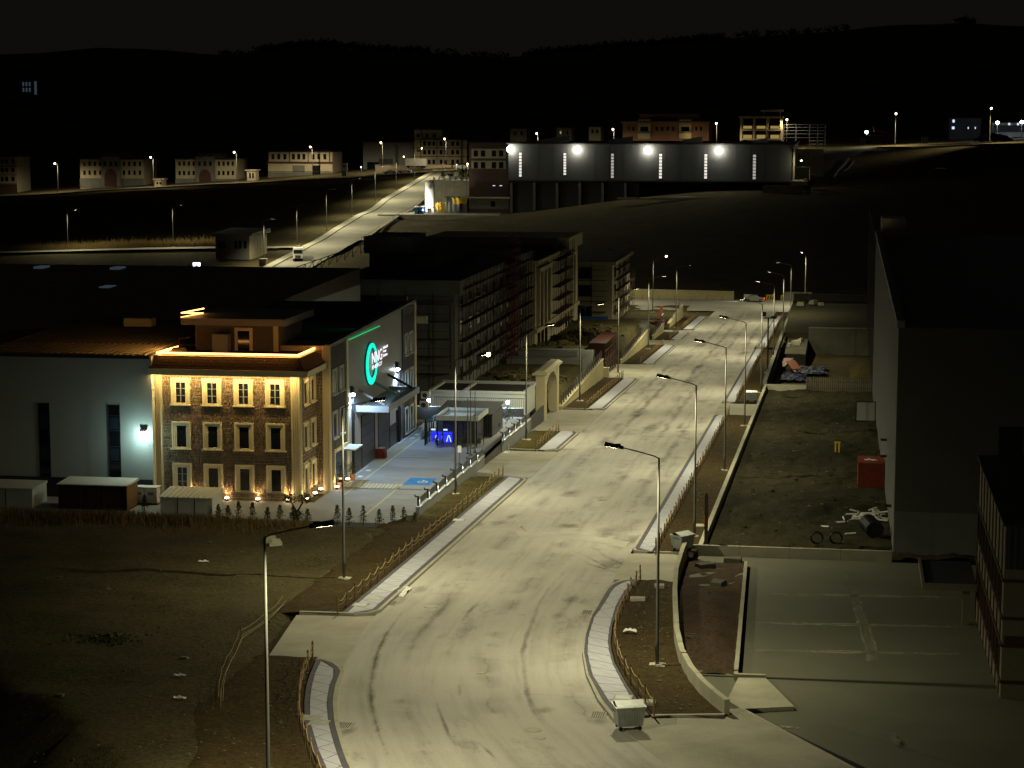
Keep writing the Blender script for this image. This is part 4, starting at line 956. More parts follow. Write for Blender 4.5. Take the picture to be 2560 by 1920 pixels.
where = ['beside the ribbed metal shed', 'second from the ribbed metal shed', 'tall one under the first lit uplight', 'tall one under the second lit uplight', 'small one under the middle uplight', 'one in front of the stone wall uplights',
         'one in front of the last front uplight', 'rounded one next to the forked bush', 'one just past the forked bush', 'small one by the yard line past the lamp post', 'tall one at the yellow bay line', 'low one at the yard edge centre', 'tallest one by the yard edge', 'bushy one beside the yard wall corner', 'last small one touching the yard wall corner', 'one between the container and the ribbed shed']
for i, ((u, v, h_), wh) in enumerate(zip(row, where)):
    p = G(u, v, .05); p = D(u, v, 149.3 if i < 15 else 151.5); shrub('conifer', 'small dark conifer, ' + wh, (p[0], p[1], -1.62), h_ * 1.12, .34, 'cone', 40 + i, CG)
fb = thing('forked_bush', 'large dark forked bush with two rounded heads by the yard corner', 'bush', (-40.6, 149.6, -1.65))
part('trunk', MB().tube((0, 0, 0), (0, 0, .8), .12, .1).tube((0, 0, .7), (-.45, 0, 1.5), .08, .05).tube((0, 0, .7), (.5, 0, 1.5), .08, .05), 'bark', fb)
g = random.Random(5); m_ = MB(); leafball(m_, (-.55, 0, 1.75), .55, 420, .09, g, .75); leafball(m_, (.6, 0, 1.75), .6, 420, .09, g, .7); leafball(m_, (0, 0, .45), .55, 420, .09, g, .8); part('foliage', m_, 'conifer_leaf', fb)
for i, (x, y, lb) in enumerate(((-38.6, 188.4, 'round bush at the corner of the kiosk canopy'), (-36.9, 185.7, 'round bush in front of the blue screens'), (-34.6, 185.9, 'low bush behind the flagpoles'), (-33.3, 186.2, 'low bush at the kiosk railing'), (-42.0, 200.5, 'round bush at the far end of the sign hall'))):
    shrub('bush', lb, (x, y, kz), .95, .5, 'ball', 70 + i, 'clipped bushes in the yard', n=500)
for i, (x, y, lb) in enumerate(((-33.2, 196.5, 'planting of pale shrubs behind the lit posts past the gate'), (-33.0, 201, 'second clump of pale shrubs behind the lit posts past the gate'), (-32.9, 204.6, 'third clump of pale shrubs, nearest the back wall lantern'))):
    shrub('shrub', lb, (x, y, kz), 1.1, .6, 'ball', 90 + i, 'lit shrubs behind the yard wall', 'leaf', n=380)
for i, (x, y) in enumerate(((-40.7, 163.6), (-40.6, 167.6))):
    po = thing('potted_shrub', ('shrub in a terracotta pot on the near side of the hall entrance', 'shrub in a terracotta pot on the far side of the hall entrance')[i], 'potted plant', (x, y, kz))
    part('pot', MB().lathe([(.2, 0), (.27, .45), (.3, .5), (.24, .5)], 12), 'terracotta', po)
    m_ = MB(); leafball(m_, (0, 0, 1.05), .5, 320, .07, random.Random(i)); part('foliage', m_, 'leaf', po); part('stem', MB().tube((0, 0, .45), (0, 0, 1.1), .03), 'bark', po)
# ================================================================== containers and sheds in front of the white warehouse
def z1(x, y): return (x / 2.572, 740 + y / 2.572)
def shed(name, label, xa, xb, yt, Y, dep, mat, roofmat, ribs=0, slope=.25, side_mat=None):
    p0, p1 = D(*z1(xa, yt), Y), D(*z1(xb, yt), Y); zt = p0[2]
    t = thing(name, label, 'container' if 'container' in name else 'shed', ((p0[0] + p1[0]) / 2, Y, YZ)); c = (p0[0] + p1[0]) / 2; hw = (p1[0] - p0[0]) / 2; h = zt - YZ
    part('body', MB().box(-hw, hw, 0, dep, -.3, h), mat, t)
    part('roof', MB().hexa([(-hw - .08, -.1, h), (hw + .08, -.1, h), (hw + .08, dep + .1, h), (-hw - .08, dep + .1, h), (-hw - .08, -.1, h + .07), (hw + .08, -.1, h + .07), (hw + .08, dep + .1, h + slope), (-hw - .08, dep + .1, h + slope)]), roofmat, t)
    for i in range(ribs): part('roof_rib', MB().hexa([(-hw + (i + .5) * 2 * hw / ribs - .03, -.1, h + .07), (-hw + (i + .5) * 2 * hw / ribs + .03, -.1, h + .07), (-hw + (i + .5) * 2 * hw / ribs + .03, dep + .1, h + slope), (-hw + (i + .5) * 2 * hw / ribs - .03, dep + .1, h + slope), (-hw + (i + .5) * 2 * hw / ribs - .03, -.1, h + .12), (-hw + (i + .5) * 2 * hw / ribs + .03, -.1, h + .12), (-hw + (i + .5) * 2 * hw / ribs + .03, dep + .1, h + slope + .05), (-hw + (i + .5) * 2 * hw / ribs - .03, dep + .1, h + slope + .05)]), roofmat, t)
    if side_mat: part('end_panel', MB().box(hw, hw + .02, .05, dep - .05, .1, h - .05), side_mat, t)
    for i in range(1, 3): part('seam', MB().box(-hw + i * 2 * hw / 3 - .03, -hw + i * 2 * hw / 3 + .03, -.03, 0, .05, h - .02), 'panel_dark', t)
    return t
shed('cabin_container', 'pale cabin container standing beside the brown cargo container', -300, 205, 1228, 151.3, 3.0, 'panel_white', 'panel_white', 0, .18, 'panel_white')
shed('cargo_container', 'brown cargo container with a pale roof in front of the white warehouse', 372, 812, 1212, 151.3, 2.6, 'rust_metal', 'panel_white', 0, .2, 'wood_post')
shed('ribbed_shed', 'low metal shed with a ribbed pale roof in front of the stone building', 1030, 1362, 1296, 150.6, 2.6, 'panel_white', 'panel_white', 10, .42, 'panel_white')
for i, (xa, xb) in enumerate(((872, 922), (932, 1008))):
    p0, p1 = D(*z1(xa, 1300), 154), D(*z1(xb, 1300), 154)
    t = thing('equipment_cabinet', ('narrow white equipment cabinet next to the cargo container', 'wide white equipment cabinet below the warehouse wall lamp')[i], 'cabinet', ((p0[0] + p1[0]) / 2, 154, YZ))
    hw = (p1[0] - p0[0]) / 2
    part('case', MB().box(-hw, hw, 0, .9, .12, 1.35), 'white_plastic', t); part('plinth', MB().box(-hw + .05, hw - .05, .05, .85, 0, .12), 'panel_dark', t)
    part('vent', MB().box(-hw * .5, hw * .5, -.02, 0, .75, 1.0), 'panel_mid', t); part('lid', MB().box(-hw - .04, hw + .04, -.04, .94, 1.35, 1.4), 'white_plastic', t)
# dry grass in front
g = random.Random(11); m_ = MB()
for _ in range(9000):
    x = g.uniform(-66, -39); y = 149.0 - abs(g.gauss(0, 2.6)); z = ground_h(x, y); hh = g.uniform(.25, .85) * (1.15 if x < -46 else .75); a = g.random() * 6.283; dx, dy = .035 * math.cos(a), .035 * math.sin(a); lx, ly = g.gauss(0, .15), g.gauss(0, .1)
    m_.add([(x - dx, y - dy, z - .05), (x + dx, y + dy, z - .05), (x + lx, y + ly, z + hh)], [(0, 1, 2)])
o = part('dry_grass', m_, 'dry_grass', None); tag(o, 'tall dry brown grass in front of the sheds', 'grass', None, 'stuff')
# ================================================================== right side: walled concrete yard, muddy lot, pit, dark buildings
WP = [(-5.1, 95.9), (-5.8, 97.7), (-6.5, 99.7), (-7.3, 102.6), (-8.1, 106.6), (-8.75, 111.5), (-9.22, 116.5), (-9.8, 123), (-10.28, 130), (-10.45, 137), (-10.5, 141.6)]
def wall_run(t, pts, zb, zt, th, mat, o, name='panel', step=2.4, gap=.012, jag=0.0):
    k = 0
    for a, b in zip(pts[:-1], pts[1:]):
        L = math.dist(a, b); n = max(1, round(L / step)); dx, dy = (b[0] - a[0]) / L, (b[1] - a[1]) / L; nx, ny = -dy * th / 2, dx * th / 2
        for i in range(n):
            s0, s1 = L * i / n + gap, L * (i + 1) / n - gap
            p, q = (a[0] + dx * s0, a[1] + dy * s0), (a[0] + dx * s1, a[1] + dy * s1); j = random.uniform(-jag, jag)
            part(name, MB(lambda v: tuple(c - d for c, d in zip(v, o))).hexa([(p[0] - nx, p[1] - ny, zb(p[1])), (q[0] - nx, q[1] - ny, zb(q[1])), (q[0] + nx, q[1] + ny, zb(q[1])), (p[0] + nx, p[1] + ny, zb(p[1])),
                 (p[0] - nx, p[1] - ny, zt(p[1]) + j), (q[0] - nx, q[1] - ny, zt(q[1]) + j), (q[0] + nx, q[1] + ny, zt(q[1]) + j), (p[0] + nx, p[1] + ny, zt(p[1]) + j)]), mat, t); k += 1
o = (-8, 115, zr(115)); t = thing('retaining_wall', 'curved raw concrete wall around the dark concrete yard', 'wall', o)
wall_run(t, WP, lambda y: zr(y) - 1.4, lambda y: zr(y) + .82, .28, 'wall_concrete', o, step=1.7, jag=.012)
o = (-3, 141.6, zr(141.6)); t = thing('retaining_wall', 'straight concrete wall between the concrete yard and the muddy lot', 'wall', o)
wall_run(t, [(-10.35, 141.9), (3.6, 141.9)], lambda y: zr(y) - 1.4, lambda y: zr(y) + .32, .26, 'wall_concrete', o, step=3.4)
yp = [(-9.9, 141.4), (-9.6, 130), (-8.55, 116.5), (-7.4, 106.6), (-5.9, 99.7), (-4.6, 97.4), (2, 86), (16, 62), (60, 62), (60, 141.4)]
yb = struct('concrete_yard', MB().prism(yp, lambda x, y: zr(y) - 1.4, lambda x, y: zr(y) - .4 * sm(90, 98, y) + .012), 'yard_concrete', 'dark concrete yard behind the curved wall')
def z8(x, y): return (1660 + x / 2.4578, 1300 + y / 2.4578)
# inside the wall: low divider, planting pit with reddish earth, slab
o = (-5.6, 120, zr(120) - .4); t = thing('low_divider', 'long low concrete divider between red earth and concrete yard', 'wall', o)
wall_run(t, [(-6.2, 138), (-5.15, 104.9)], lambda y: zr(y) - .9, lambda y: zr(y) - .02, .22, 'wall_concrete', o, step=5)
mb = MB()
def red(s, tt):
    y = 106 + 33 * tt; x0 = wallx(y) + .35; x1 = -6.25 + (138 - y) * .031 - .1; x = x0 + (x1 - x0) * s
    return (x, y, zr(y) - .35 + .45 * math.sin(math.pi * s) * sm(106, 112, y) * (1 - sm(126, 131, y)) + fbm(x, y, .9) * .12)
mb.sheet(9, 44, red); tag(part('earth_bed', mb, 'red_soil', None, True), 'heaped reddish earth between the curved wall and the divider', 'earth bed', None, 'structure')
solo('concrete_slab', MB().prism([(-5.0, 104.4), (-3.6, 104.6), (-2.0, 98.85), (-4.5, 97.9), (-5.3, 99.5)], lambda x, y: zr(y) - .45, lambda x, y: zr(y) - .12), 'wall_concrete', 'raised concrete slab at the open end of the curved wall', 'slab')
solo('low_wall', MB().prism([(-5.2, 104.6), (-3.62, 104.7), (-3.62, 104.95), (-5.2, 104.9)], lambda x, y: zr(y) - .5, lambda x, y: zr(y) - .0), 'wall_concrete', 'short low wall at the end of the long divider', 'wall')
dr = thing('drain_channel', 'long dark slot drain across the mouth of the concrete yard', 'drain', (-2.9, 93, zr(93)))
part('grate', MB(lambda p: (p[0] + 2.9, p[1] - 93, p[2] - zr(93))).prism([(-4.45, 97.55), (-3.95, 97.8), (4.6, 82.6), (4.0, 82.3)], lambda x, y: zr(y) - .5, lambda x, y: zr(y) - .4 * sm(90, 98, y) + .06), 'black_metal', dr)
part('edge', MB(lambda p: (p[0] + 2.9, p[1] - 93, p[2] - zr(93))).prism([(-4.62, 97.45), (-4.46, 97.53), (3.99, 82.28), (3.85, 82.2)], lambda x, y: zr(y) - .3, lambda x, y: zr(y) + .05), 'kerb_concrete', dr)
for i, (x, y, lb) in enumerate(((420, 250, 'concrete block lying in the corner of the walled yard'), (250, 285, 'concrete block on bare earth by the back wall'), (330, 395, 'broken concrete slab at the head of the red earth'))):
    p = G(*z8(x, y), -.3); solo('concrete_block', MB().hexa([(-.6, -.4, -.1), (.6, -.5, -.1), (.65, .5, -.1), (-.55, .4, -.1), (-.55, -.35, .22), (.6, -.42, .2), (.6, .4, .25), (-.5, .38, .2)]), 'pit_concrete', lb, 'concrete block', loc=p, rz=i * .7)
p = G(*z8(190, 730), -.2); solo('hose_coil', MB().path([(.5 * math.cos(a / 3), .35 * math.sin(a / 3), .05 + a * .004) for a in range(40)], .03), 'pit_concrete', 'coil of hose on the red earth by the wall', 'hose', loc=(p[0], p[1], p[2] + .05))

# muddy lot
mb = MB()
def mud(s, tt):
    y = 142.2 + 124 * tt; x = -9.35 + 22 * s
    return (x, y, zr(y) - .33 + (fbm(x, y, .22) * .42 + fbm(x, y, 1.1, 4) * .2) * sm(0, .06, s) - .1)
mb.sheet(60, 240, mud); struct('muddy_lot', mb, 'mud', 'churned muddy building lot', smooth=True)
o = (-9.6, 190, zr(190)); t = thing('kerb_wall', 'long low concrete kerb wall along the muddy lot', 'wall', o)
wall_run(t, [(-9.6, 142.2), (-9.75, 266)], lambda y: zr(y) - .9, lambda y: zr(y) + .22, .32, 'wall_concrete', o, step=6, jag=.02)
# dark tall building beside the lot
bb = thing('dark_hall', 'tall unlit hall with ribbed side wall beside the muddy lot', 'building', (3.8, 146, -1.7)); O = (3.8, 146, -1.7)
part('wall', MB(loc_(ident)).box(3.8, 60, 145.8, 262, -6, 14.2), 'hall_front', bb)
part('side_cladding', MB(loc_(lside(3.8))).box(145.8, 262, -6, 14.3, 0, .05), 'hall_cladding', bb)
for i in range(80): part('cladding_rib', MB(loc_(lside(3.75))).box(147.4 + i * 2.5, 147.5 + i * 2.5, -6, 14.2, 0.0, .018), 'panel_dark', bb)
part('plinth', MB(loc_(front(145.8))).box(3.8, 60, -2.2, 1.2, 0, .08), 'raw_concrete', bb)
part('parapet', MB(loc_(ident)).hexa([(3.65, 145.7, 14.2), (4.2, 145.7, 14.2), (4.2, 262, 14.2), (3.65, 262, 14.2), (3.65, 145.7, 14.7), (4.2, 145.7, 14.7), (4.2, 262, 14.7), (3.65, 262, 14.7)]), 'hall_cladding', bb)
part('roof_upstand', MB(loc_(ident)).box(4.3, 7.2, 255, 262, 14.2, 16.5), 'cream', bb)
for y, z in ((150.5, .6), (170.5, 1.0), (171.5, 2.2)): part('bracket', MB(loc_(lside(3.75))).box(y, y + .4, z, z + .14, 0.05, .55), 'black_metal', bb)
part('window', MB(loc_(front(145.8))).box(10.8, 12.4, 1.6, 7.4, .0, .03), 'glass_dark', bb)
# near dark half-timbered building at the right edge
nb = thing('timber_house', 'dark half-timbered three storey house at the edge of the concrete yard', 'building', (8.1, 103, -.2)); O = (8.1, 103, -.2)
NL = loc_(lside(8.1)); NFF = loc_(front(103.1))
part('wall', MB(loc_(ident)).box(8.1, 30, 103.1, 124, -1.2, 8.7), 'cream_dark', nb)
part('roof', MB(loc_(ident)).hexa([(8.0, 103.0, 8.7), (30, 103.0, 8.7), (30, 124.2, 8.7), (8.0, 124.2, 8.7), (8.0, 103.0, 8.8), (30, 103, 10.2), (30, 124.2, 10.2), (8.0, 124.2, 8.8)]), 'roof_dark', nb)
part('roof_sheet', MB(NFF).box(8.15, 30, 6.55, 8.68, 0, .06), 'panel_dark', nb)
for i in range(12): part('sheet_rib', MB(NFF).box(8.3 + i * .3, 8.4 + i * .3, 6.55, 8.68, .06, .12), 'panel_dark', nb)
for z in (5.95, 4.05, 2.65, .8): 
    part('band', MB(NFF).box(8.1, 30, z - .08, z + .08, 0, .07), 'brown_trim', nb); part('band', MB(NL).box(103.1, 124, z - .08, z + .08, 0, .07), 'brown_trim', nb)
part('panel_strip', MB(NFF).box(8.2, 30, 2.75, 3.15, 0, .05), 'brown_trim', nb)
for i in range(9): part('timber_post', MB(NL).box(104.2 + i * 2.35, 104.32 + i * 2.35, -1, 8.6, 0, .06), 'brown_trim', nb)
for i in range(8):
    for z0, z1_ in ((1.0, 2.4), (4.25, 5.75)):
        wdw = part('window', MB(NL).box(104.7 + i * 2.35, 105.9 + i * 2.35, z0, z1_, .005, .03), 'glass_dark', nb)
        part('frame', MB(NL).box(104.62 + i * 2.35, 104.7 + i * 2.35, z0, z1_, 0, .08).box(105.9 + i * 2.35, 105.98 + i * 2.35, z0, z1_, 0, .08), 'brown_trim', wdw)
part('porch_roof', MB(loc_(ident)).box(5.0, 8.0, 121, 128, 1.4, 1.55), 'panel_dark', nb)
part('porch_edge', MB(loc_(ident)).box(4.85, 5.0, 121, 128, 1.3, 1.7).box(5.0, 8, 120.85, 121, 1.3, 1.7), 'cream_dark', nb)
part('porch_post', MB(loc_(ident)).box(7.2, 7.6, 121.2, 121.6, -.9, 1.4), 'cream_dark', nb)
# lot clutter
def V_(x, y): return (1980 + x / 4.608, 1080 + y / 4.608)
pn = thing('site_board', 'pale framed site board standing beside the tall dark hall', 'board', (2.6, 231, zr(231) - .5))
part('panel', MB().box(-1.0, 1.0, -.05, .05, .15, 2.2), 'hall_cladding', pn); part('frame', MB().box(-1.1, -1.0, -.08, .08, 0, 2.3).box(1.0, 1.1, -.08, .08, 0, 2.3).box(-1, 1, -.08, .08, 2.2, 2.3).box(-1, 1, -.08, .08, .05, .15), 'black_metal', pn)
rc = thing('red_container', 'red ribbed metal container beside the tall dark hall', 'container', (2.6, 177.5, zr(178) - .5))
part('body', MB().box(-1.15, 1.1, 0, 3.6, 0, 2.35), 'container_red', rc)
for i in range(14): part('rib', MB().box(-1.1 + i * .16, -1.04 + i * .16, -.05, 0, .1, 2.25), 'container_red', rc)
part('roof_debris', MB().tube((-.5, .6, 2.4), (.3, 1.6, 2.42), .03).tube((-.6, 1.4, 2.4), (.2, .5, 2.45), .03).tube((-.3, 1.8, 2.4), (.5, .7, 2.43), .03), 'white_plastic', rc)
pp = thing('drain_pipe', 'big black plastic pipe section lying on the mud', 'pipe', (2.55, 150.5, zr(150) + .3))
a_ = MB(); n = 20
for r0, r1 in ((.62, .62), (.5, .5)):
    a_.tube((0, 0, 0), (-.5, 3.0, 0), r0, r1, n, cap=False)
for i in range(n):
    t0, t1 = 2 * math.pi * i / n, 2 * math.pi * (i + 1) / n
    a_.add([(r_ * math.cos(t_) * .99, 0.16 * r_ * math.cos(t_), r_ * math.sin(t_)) for t_, r_ in ((t0, .5), (t1, .5), (t1, .62), (t0, .62))], [(0, 1, 2, 3)])
part('pipe', a_, 'plastic_black', pp)
rp = MB()
for i in range(9): rp.tube((-.055 * i, .33 * i + .12, 0), (-.055 * i - .012, .33 * i + .2, 0), .66, .66, n)
part('rib', rp, 'plastic_black', pp)
hp = thing('pipe_heap', 'heap of pale pipe offcuts against the tall dark hall', 'pipe heap', (2.0, 160.5, zr(160) - .5)); g = random.Random(8)
for i in range(80):
    x, y = g.gauss(.3, .75), g.gauss(0, 1.6); a = g.uniform(0, 3.14); L = g.uniform(.3, .85); z = max(.06, .9 - abs(x - .8) * .5 - abs(y) * .3) * g.random() + .06
    part('pipe_piece', MB().tube((x - L / 2 * math.cos(a), y - L / 2 * math.sin(a), z + g.uniform(-.1, .1)), (x + L / 2 * math.cos(a), y + L / 2 * math.sin(a), z + g.uniform(-.1, .15)), .065, None, 6), 'white_plastic', hp)
for i, (x, y, lb) in enumerate(((375, 1110, 'short pale pipe piece lying alone on the mud by the back wall'), (565, 1058, 'very short pale pipe piece lying on the mud'), (675, 1192, 'long pale pipe piece lying near the black pipe'), (860, 1120, 'tilted pale pipe piece beside the black pipe'))):
    p = G(*V_(x, y), -.4); solo('pipe_piece', MB().tube((-.3 - .1 * (i == 2), 0, 0), (.3 + .1 * (i == 2), .1, .03), .07, None, 8), 'white_plastic', lb, 'pipe', loc=(p[0], p[1], p[2] + .12), rz=(-.5, .1, .2, -1.0)[i])
p = G(*V_(520, 230), -.4); yb_ = thing('yellow_stand', 'small yellow metal stand on the mud', 'stand', p)
part('post', MB().box(-.25, -.1, -.1, .1, -.1, .95), 'yellow_metal', yb_); part('post', MB().box(.1, .25, -.1, .1, -.1, .9), 'yellow_metal', yb_); part('top', MB().box(-.3, .3, -.15, .15, .9, 1.0), 'yellow_metal', yb_)
for i, (x, y) in enumerate(((285, 1290), (505, 1290))):
    p = G(*V_(x, y), -.4); k = MB()
    for j in range(9):
        r_ = .42 + .05 * math.sin(j * 2.1); k.path([(r_ * math.cos(a / 2.5), j * .03 - .12, .45 + r_ * math.sin(a / 2.5)) for a in range(17)], .022, 5)
    solo('cable_coil', k, 'plastic_black', ('left', 'right')[0 if i == 0 else 1] == 'left' and 'dark cable coil on the mud, the one farther from the black pipe' or 'dark cable coil on the mud, the one closer to the black pipe', 'coil', loc=(p[0], p[1], p[2]))
# pit with raw concrete walls
o = (-10, 340, zr(340)); t = thing('pit_wall', 'long concrete retaining wall between the verge and the sunken pit', 'wall', o)
wall_run(t, [(-9.9, 267), (-10.4, 345), (-10.7, 412)], lambda y: zr(y) - 5, lambda y: zr(y) + .65, .5, 'raw_concrete', o, step=9)
wall_run(t, [(-10.7, 412), (-10.2, 440), (-9.6, 470)], lambda y: zr(y) - 5, lambda y: zr(y) + 1.5, .5, 'raw_concrete', o, step=9)
t = thing('pit_front_wall', 'short concrete wall between the muddy lot and the pit', 'wall', (-7, 266, zr(266)))
part('wall', MB().box(-2.7, 2.4, -.25, .25, -5, .25), 'wall_concrete', t)
t = thing('rebar_fence', 'row of dark steel bars fencing the pit from the muddy lot', 'fence', (-4.5, 266, zr(266) - .5))
for i in range(34): part('bar', MB().tube((i * .26, 0, -.3), (i * .26 + random.gauss(0, .03), 0, 1.6 + random.gauss(0, .12)), .04, None, 5), 'raw_concrete', t)
part('rail', MB().box(0, 8.7, -.03, .03, .4, .46).box(0, 8.7, -.03, .03, 1.15, 1.2), 'rust_metal', t)
t = thing('cross_wall', 'tall stained concrete wall across the pit', 'wall', (0, 362, zr(362)))
part('wall', MB().box(-6, 9, -.3, .3, -5, 1.4), 'pit_concrete', t); part('top', MB().box(-6, 9, -.4, .4, 1.4, 1.55), 'raw_concrete', t)
solo('pit_platform', MB().box(-10.2, -6.05, 338, 362, zr(362) - 5, zr(350) - .9), 'pit_concrete', 'raised concrete platform in the pit beside the street wall', 'platform')
struct('upper_terrace', MB().box(-10.3, 9, 362.4, 428, zr(362) - 5, zr(362) + .6), 'mud', 'dark terrace behind the pit')
t = thing('terrace_wall', 'concrete end wall of the terrace towards the cross street', 'wall', (-1, 425, zr(362) + .6))
for i in range(6): part('panel', MB().box(-9.2 + i * 3.2, -6.05 + i * 3.2, 0, .3, -.5, 1.5 - .05 * i), 'pit_concrete', t)
def U_(x, y): return (1840 + x / 5.183, 680 + y / 5.183)
hp_ = G(*U_(1720, 1300), -3)
mb = MB(); mb.sheet(14, 14, lambda s, tt: (hp_[0] - 3.2 + 6.4 * s, hp_[1] - 12 + 26 * tt, zr(hp_[1] - 12 + 26 * tt) - 3.4 + 2.0 * math.sin(math.pi * s) * math.sin(math.pi * tt) + fbm(s * 6, tt * 20, .6) * .35))
solo('earth_heap', mb, 'lawn_soil', 'brown heap of earth in the pit beside the dark hall', 'earth heap', smooth=True)
for i, (x, y, w_, d_, lb) in enumerate(((680, 1380, 4.6, 10, 'blue sheeting on the pit floor nearest the front wall'), (950, 1290, 5.0, 14, 'wider blue sheeting further into the pit'))):
    c = G(*U_(x, y), -3); mb = MB(); mb.sheet(14, 14, lambda s, tt: (c[0] + (s - .5) * w_ + .3 * math.sin(tt * 9), c[1] + (tt - .5) * d_, zr(c[1] + (tt - .5) * d_) - 2.75 + fbm(s * 7 + x, tt * 9, .9) * .3)); solo('tarpaulin', mb, 'tarp_blue', lb, 'tarpaulin')
for i, (x, y, lb) in enumerate(((615, 1220, 'orange formwork panel lying lowest in the pit'), (745, 1140, 'orange formwork panel leaning on the pile in the pit'), (745, 1250, 'small orange formwork panel beside the blue sheeting'))):
    c = G(*U_(x, y), -2.6); k = (1.0, 1.2, .8)[i]
    solo('formwork_panel', MB().hexa([(-.9 * k, -2.4 * k, 0), (.9 * k, -2.2 * k, .1), (.9 * k, 2.4 * k, 1.0), (-.9 * k, 2.2 * k, .9), (-.9 * k, -2.4 * k, .12), (.9 * k, -2.2 * k, .22), (.9 * k, 2.4 * k, 1.12), (-.9 * k, 2.2 * k, 1.02)]), 'orange_panel', lb, 'formwork', loc=(c[0], c[1], c[2]), rz=(i - 1) * .3)
for i, (x, y, s_) in enumerate(((-8, 352, .8), (-7.2, 356, .6), (-8.8, 349, .5), (-8.5, 414, .9), (-6, 418, 1.0), (-4.5, 415, .7))):
    solo('rubble_block', MB().hexa([(-s_, -s_ * .7, -.3), (s_, -s_ * .6, -.3), (s_ * .9, s_ * .7, -.3), (-s_ * .8, s_ * .6, -.3), (-s_ * .8, -s_ * .6, s_ * .6), (s_ * .8, -s_ * .5, s_ * .5), (s_ * .7, s_ * .5, s_ * .7), (-s_ * .7, s_ * .5, s_ * .5)]), 'wall_concrete', ('large pale rubble block on the raised pit platform', 'middle rubble block on the raised pit platform', 'smallest rubble block on the raised pit platform', 'rubble block beside the cross street end of the pit wall', 'largest rubble block at the cross street end of the pit', 'low rubble block furthest from the pit wall')[i], 'rubble', loc=(x, y, (zr(350) - .6) if y < 360 else zr(362) + .8), rz=i)
cm = thing('camera_mast', 'dark mast with two camera boxes beside the pit wall', 'mast', (-10.25, 285, zr(285)))
part('pole', MB().tube((0, 0, 0), (0, 0, 7.6), .14, .1), 'rust_metal', cm); part('box', MB().box(-.75, -.3, -.2, .2, 7.9, 8.5), 'black_metal', cm); part('crossbar', MB().box(-.6, 1.1, -.08, .08, 7.6, 7.75), 'black_metal', cm); part('box', MB().box(.4, 1.2, -.2, .2, 7.751, 7.95), 'black_metal', cm); part('foot', MB().box(-.4, .4, -.4, .4, -.2, .1), 'kerb_concrete', cm)
st = thing('steel_post', 'dark pointed steel post standing by the corner of the walled yard', 'post', (-9.25, 143.2, zr(143) - .3))
part('post', MB().box(-.12, .12, -.12, .12, 0, 3.9), 'rust_metal', st); part('tip', MB().add([(-.12, -.12, 3.9), (.12, -.12, 3.9), (.12, .12, 3.9), (-.12, .12, 3.9), (0, 0, 4.2)], [(0, 1, 4), (1, 2, 4), (2, 3, 4), (3, 0, 4)]), 'rust_metal', st)
hy = thing('hydrant_post', 'short orange marker post on a concrete pad in the verge', 'post', (-9.9, 151.5, zr(151) + .1))
part('post', MB().tube((0, 0, 0), (0, 0, .75), .06, .06), 'orange_panel', hy); part('pad', MB().lathe([(.5, -.1), (.5, .05), (.3, .06)], 12, (-.3, 0, 0)), 'kerb_concrete', hy)
# metal waste bins
def make_bin(label, loc, rz):
    t = thing('waste_bin', label, 'waste bin', loc, rz, 'wheeled metal waste bins by the kerb')
    t_ = MB().hexa([(-.58, -.42, .22), (.58, -.42, .22), (.58, .42, .22), (-.58, .42, .22), (-.68, -.52, 1.12), (.68, -.52, 1.12), (.68, .52, 1.12), (-.68, .52, 1.12)])
    part('tub', t_, 'bin_metal', t)
    k = MB()
    for i in range(11): 
        x = -.55 + i * .11; k.hexa([(x - .015, -.44, .25), (x + .015, -.44, .25), (x + .015, -.42, .25), (x - .015, -.42, .25), (x * 1.15 - .015, -.545, 1.1), (x * 1.15 + .015, -.545, 1.1), (x * 1.15 + .015, -.52, 1.1), (x * 1.15 - .015, -.52, 1.1)])
    part('rib', k, 'bin_metal', t)
    part('rim', MB().box(-.73, .73, -.57, -.5, 1.08, 1.16).box(-.73, .73, .5, .57, 1.08, 1.16).box(-.73, -.66, -.5, .5, 1.08, 1.16).box(.66, .73, -.5, .5, 1.08, 1.16), 'bin_metal', t)
    part('lid', MB().add([(-.66, .5, 1.14), (.66, .5, 1.14), (.66, 0.1, 1.34), (-.66, .1, 1.34), (-.66, -.5, 1.17), (.66, -.5, 1.17)], [(0, 1, 2, 3), (3, 2, 5, 4)]), 'bin_metal', t)
    for sx in (-.45, .45):
        for sy in (-.33, .33): part('wheel', MB(lambda p: (p[0] + sx, p[2] + sy, p[1] + .1)).lathe([(.1, -.03), (.1, .03)], 10), 'tyre', t)
    for s_ in (-1, 1): part('handle', MB().tube((s_ * .74, -.3, .95), (s_ * .74, .3, .95), .02), 'galvanised', t)
    return t
make_bin('grey wheeled metal waste bin at the end of the curved pavement', (-9.45, 92.6, zr(92.6) + .05), .35)
make_bin('grey wheeled metal waste bin at the corner of the muddy lot verge', (-10.7, 140.6, zr(140.6) + .1), .9)
make_bin('grey wheeled metal waste bin past the driveway gap of the muddy lot', (-10.6, 244.5, zr(244) + .1), .1)
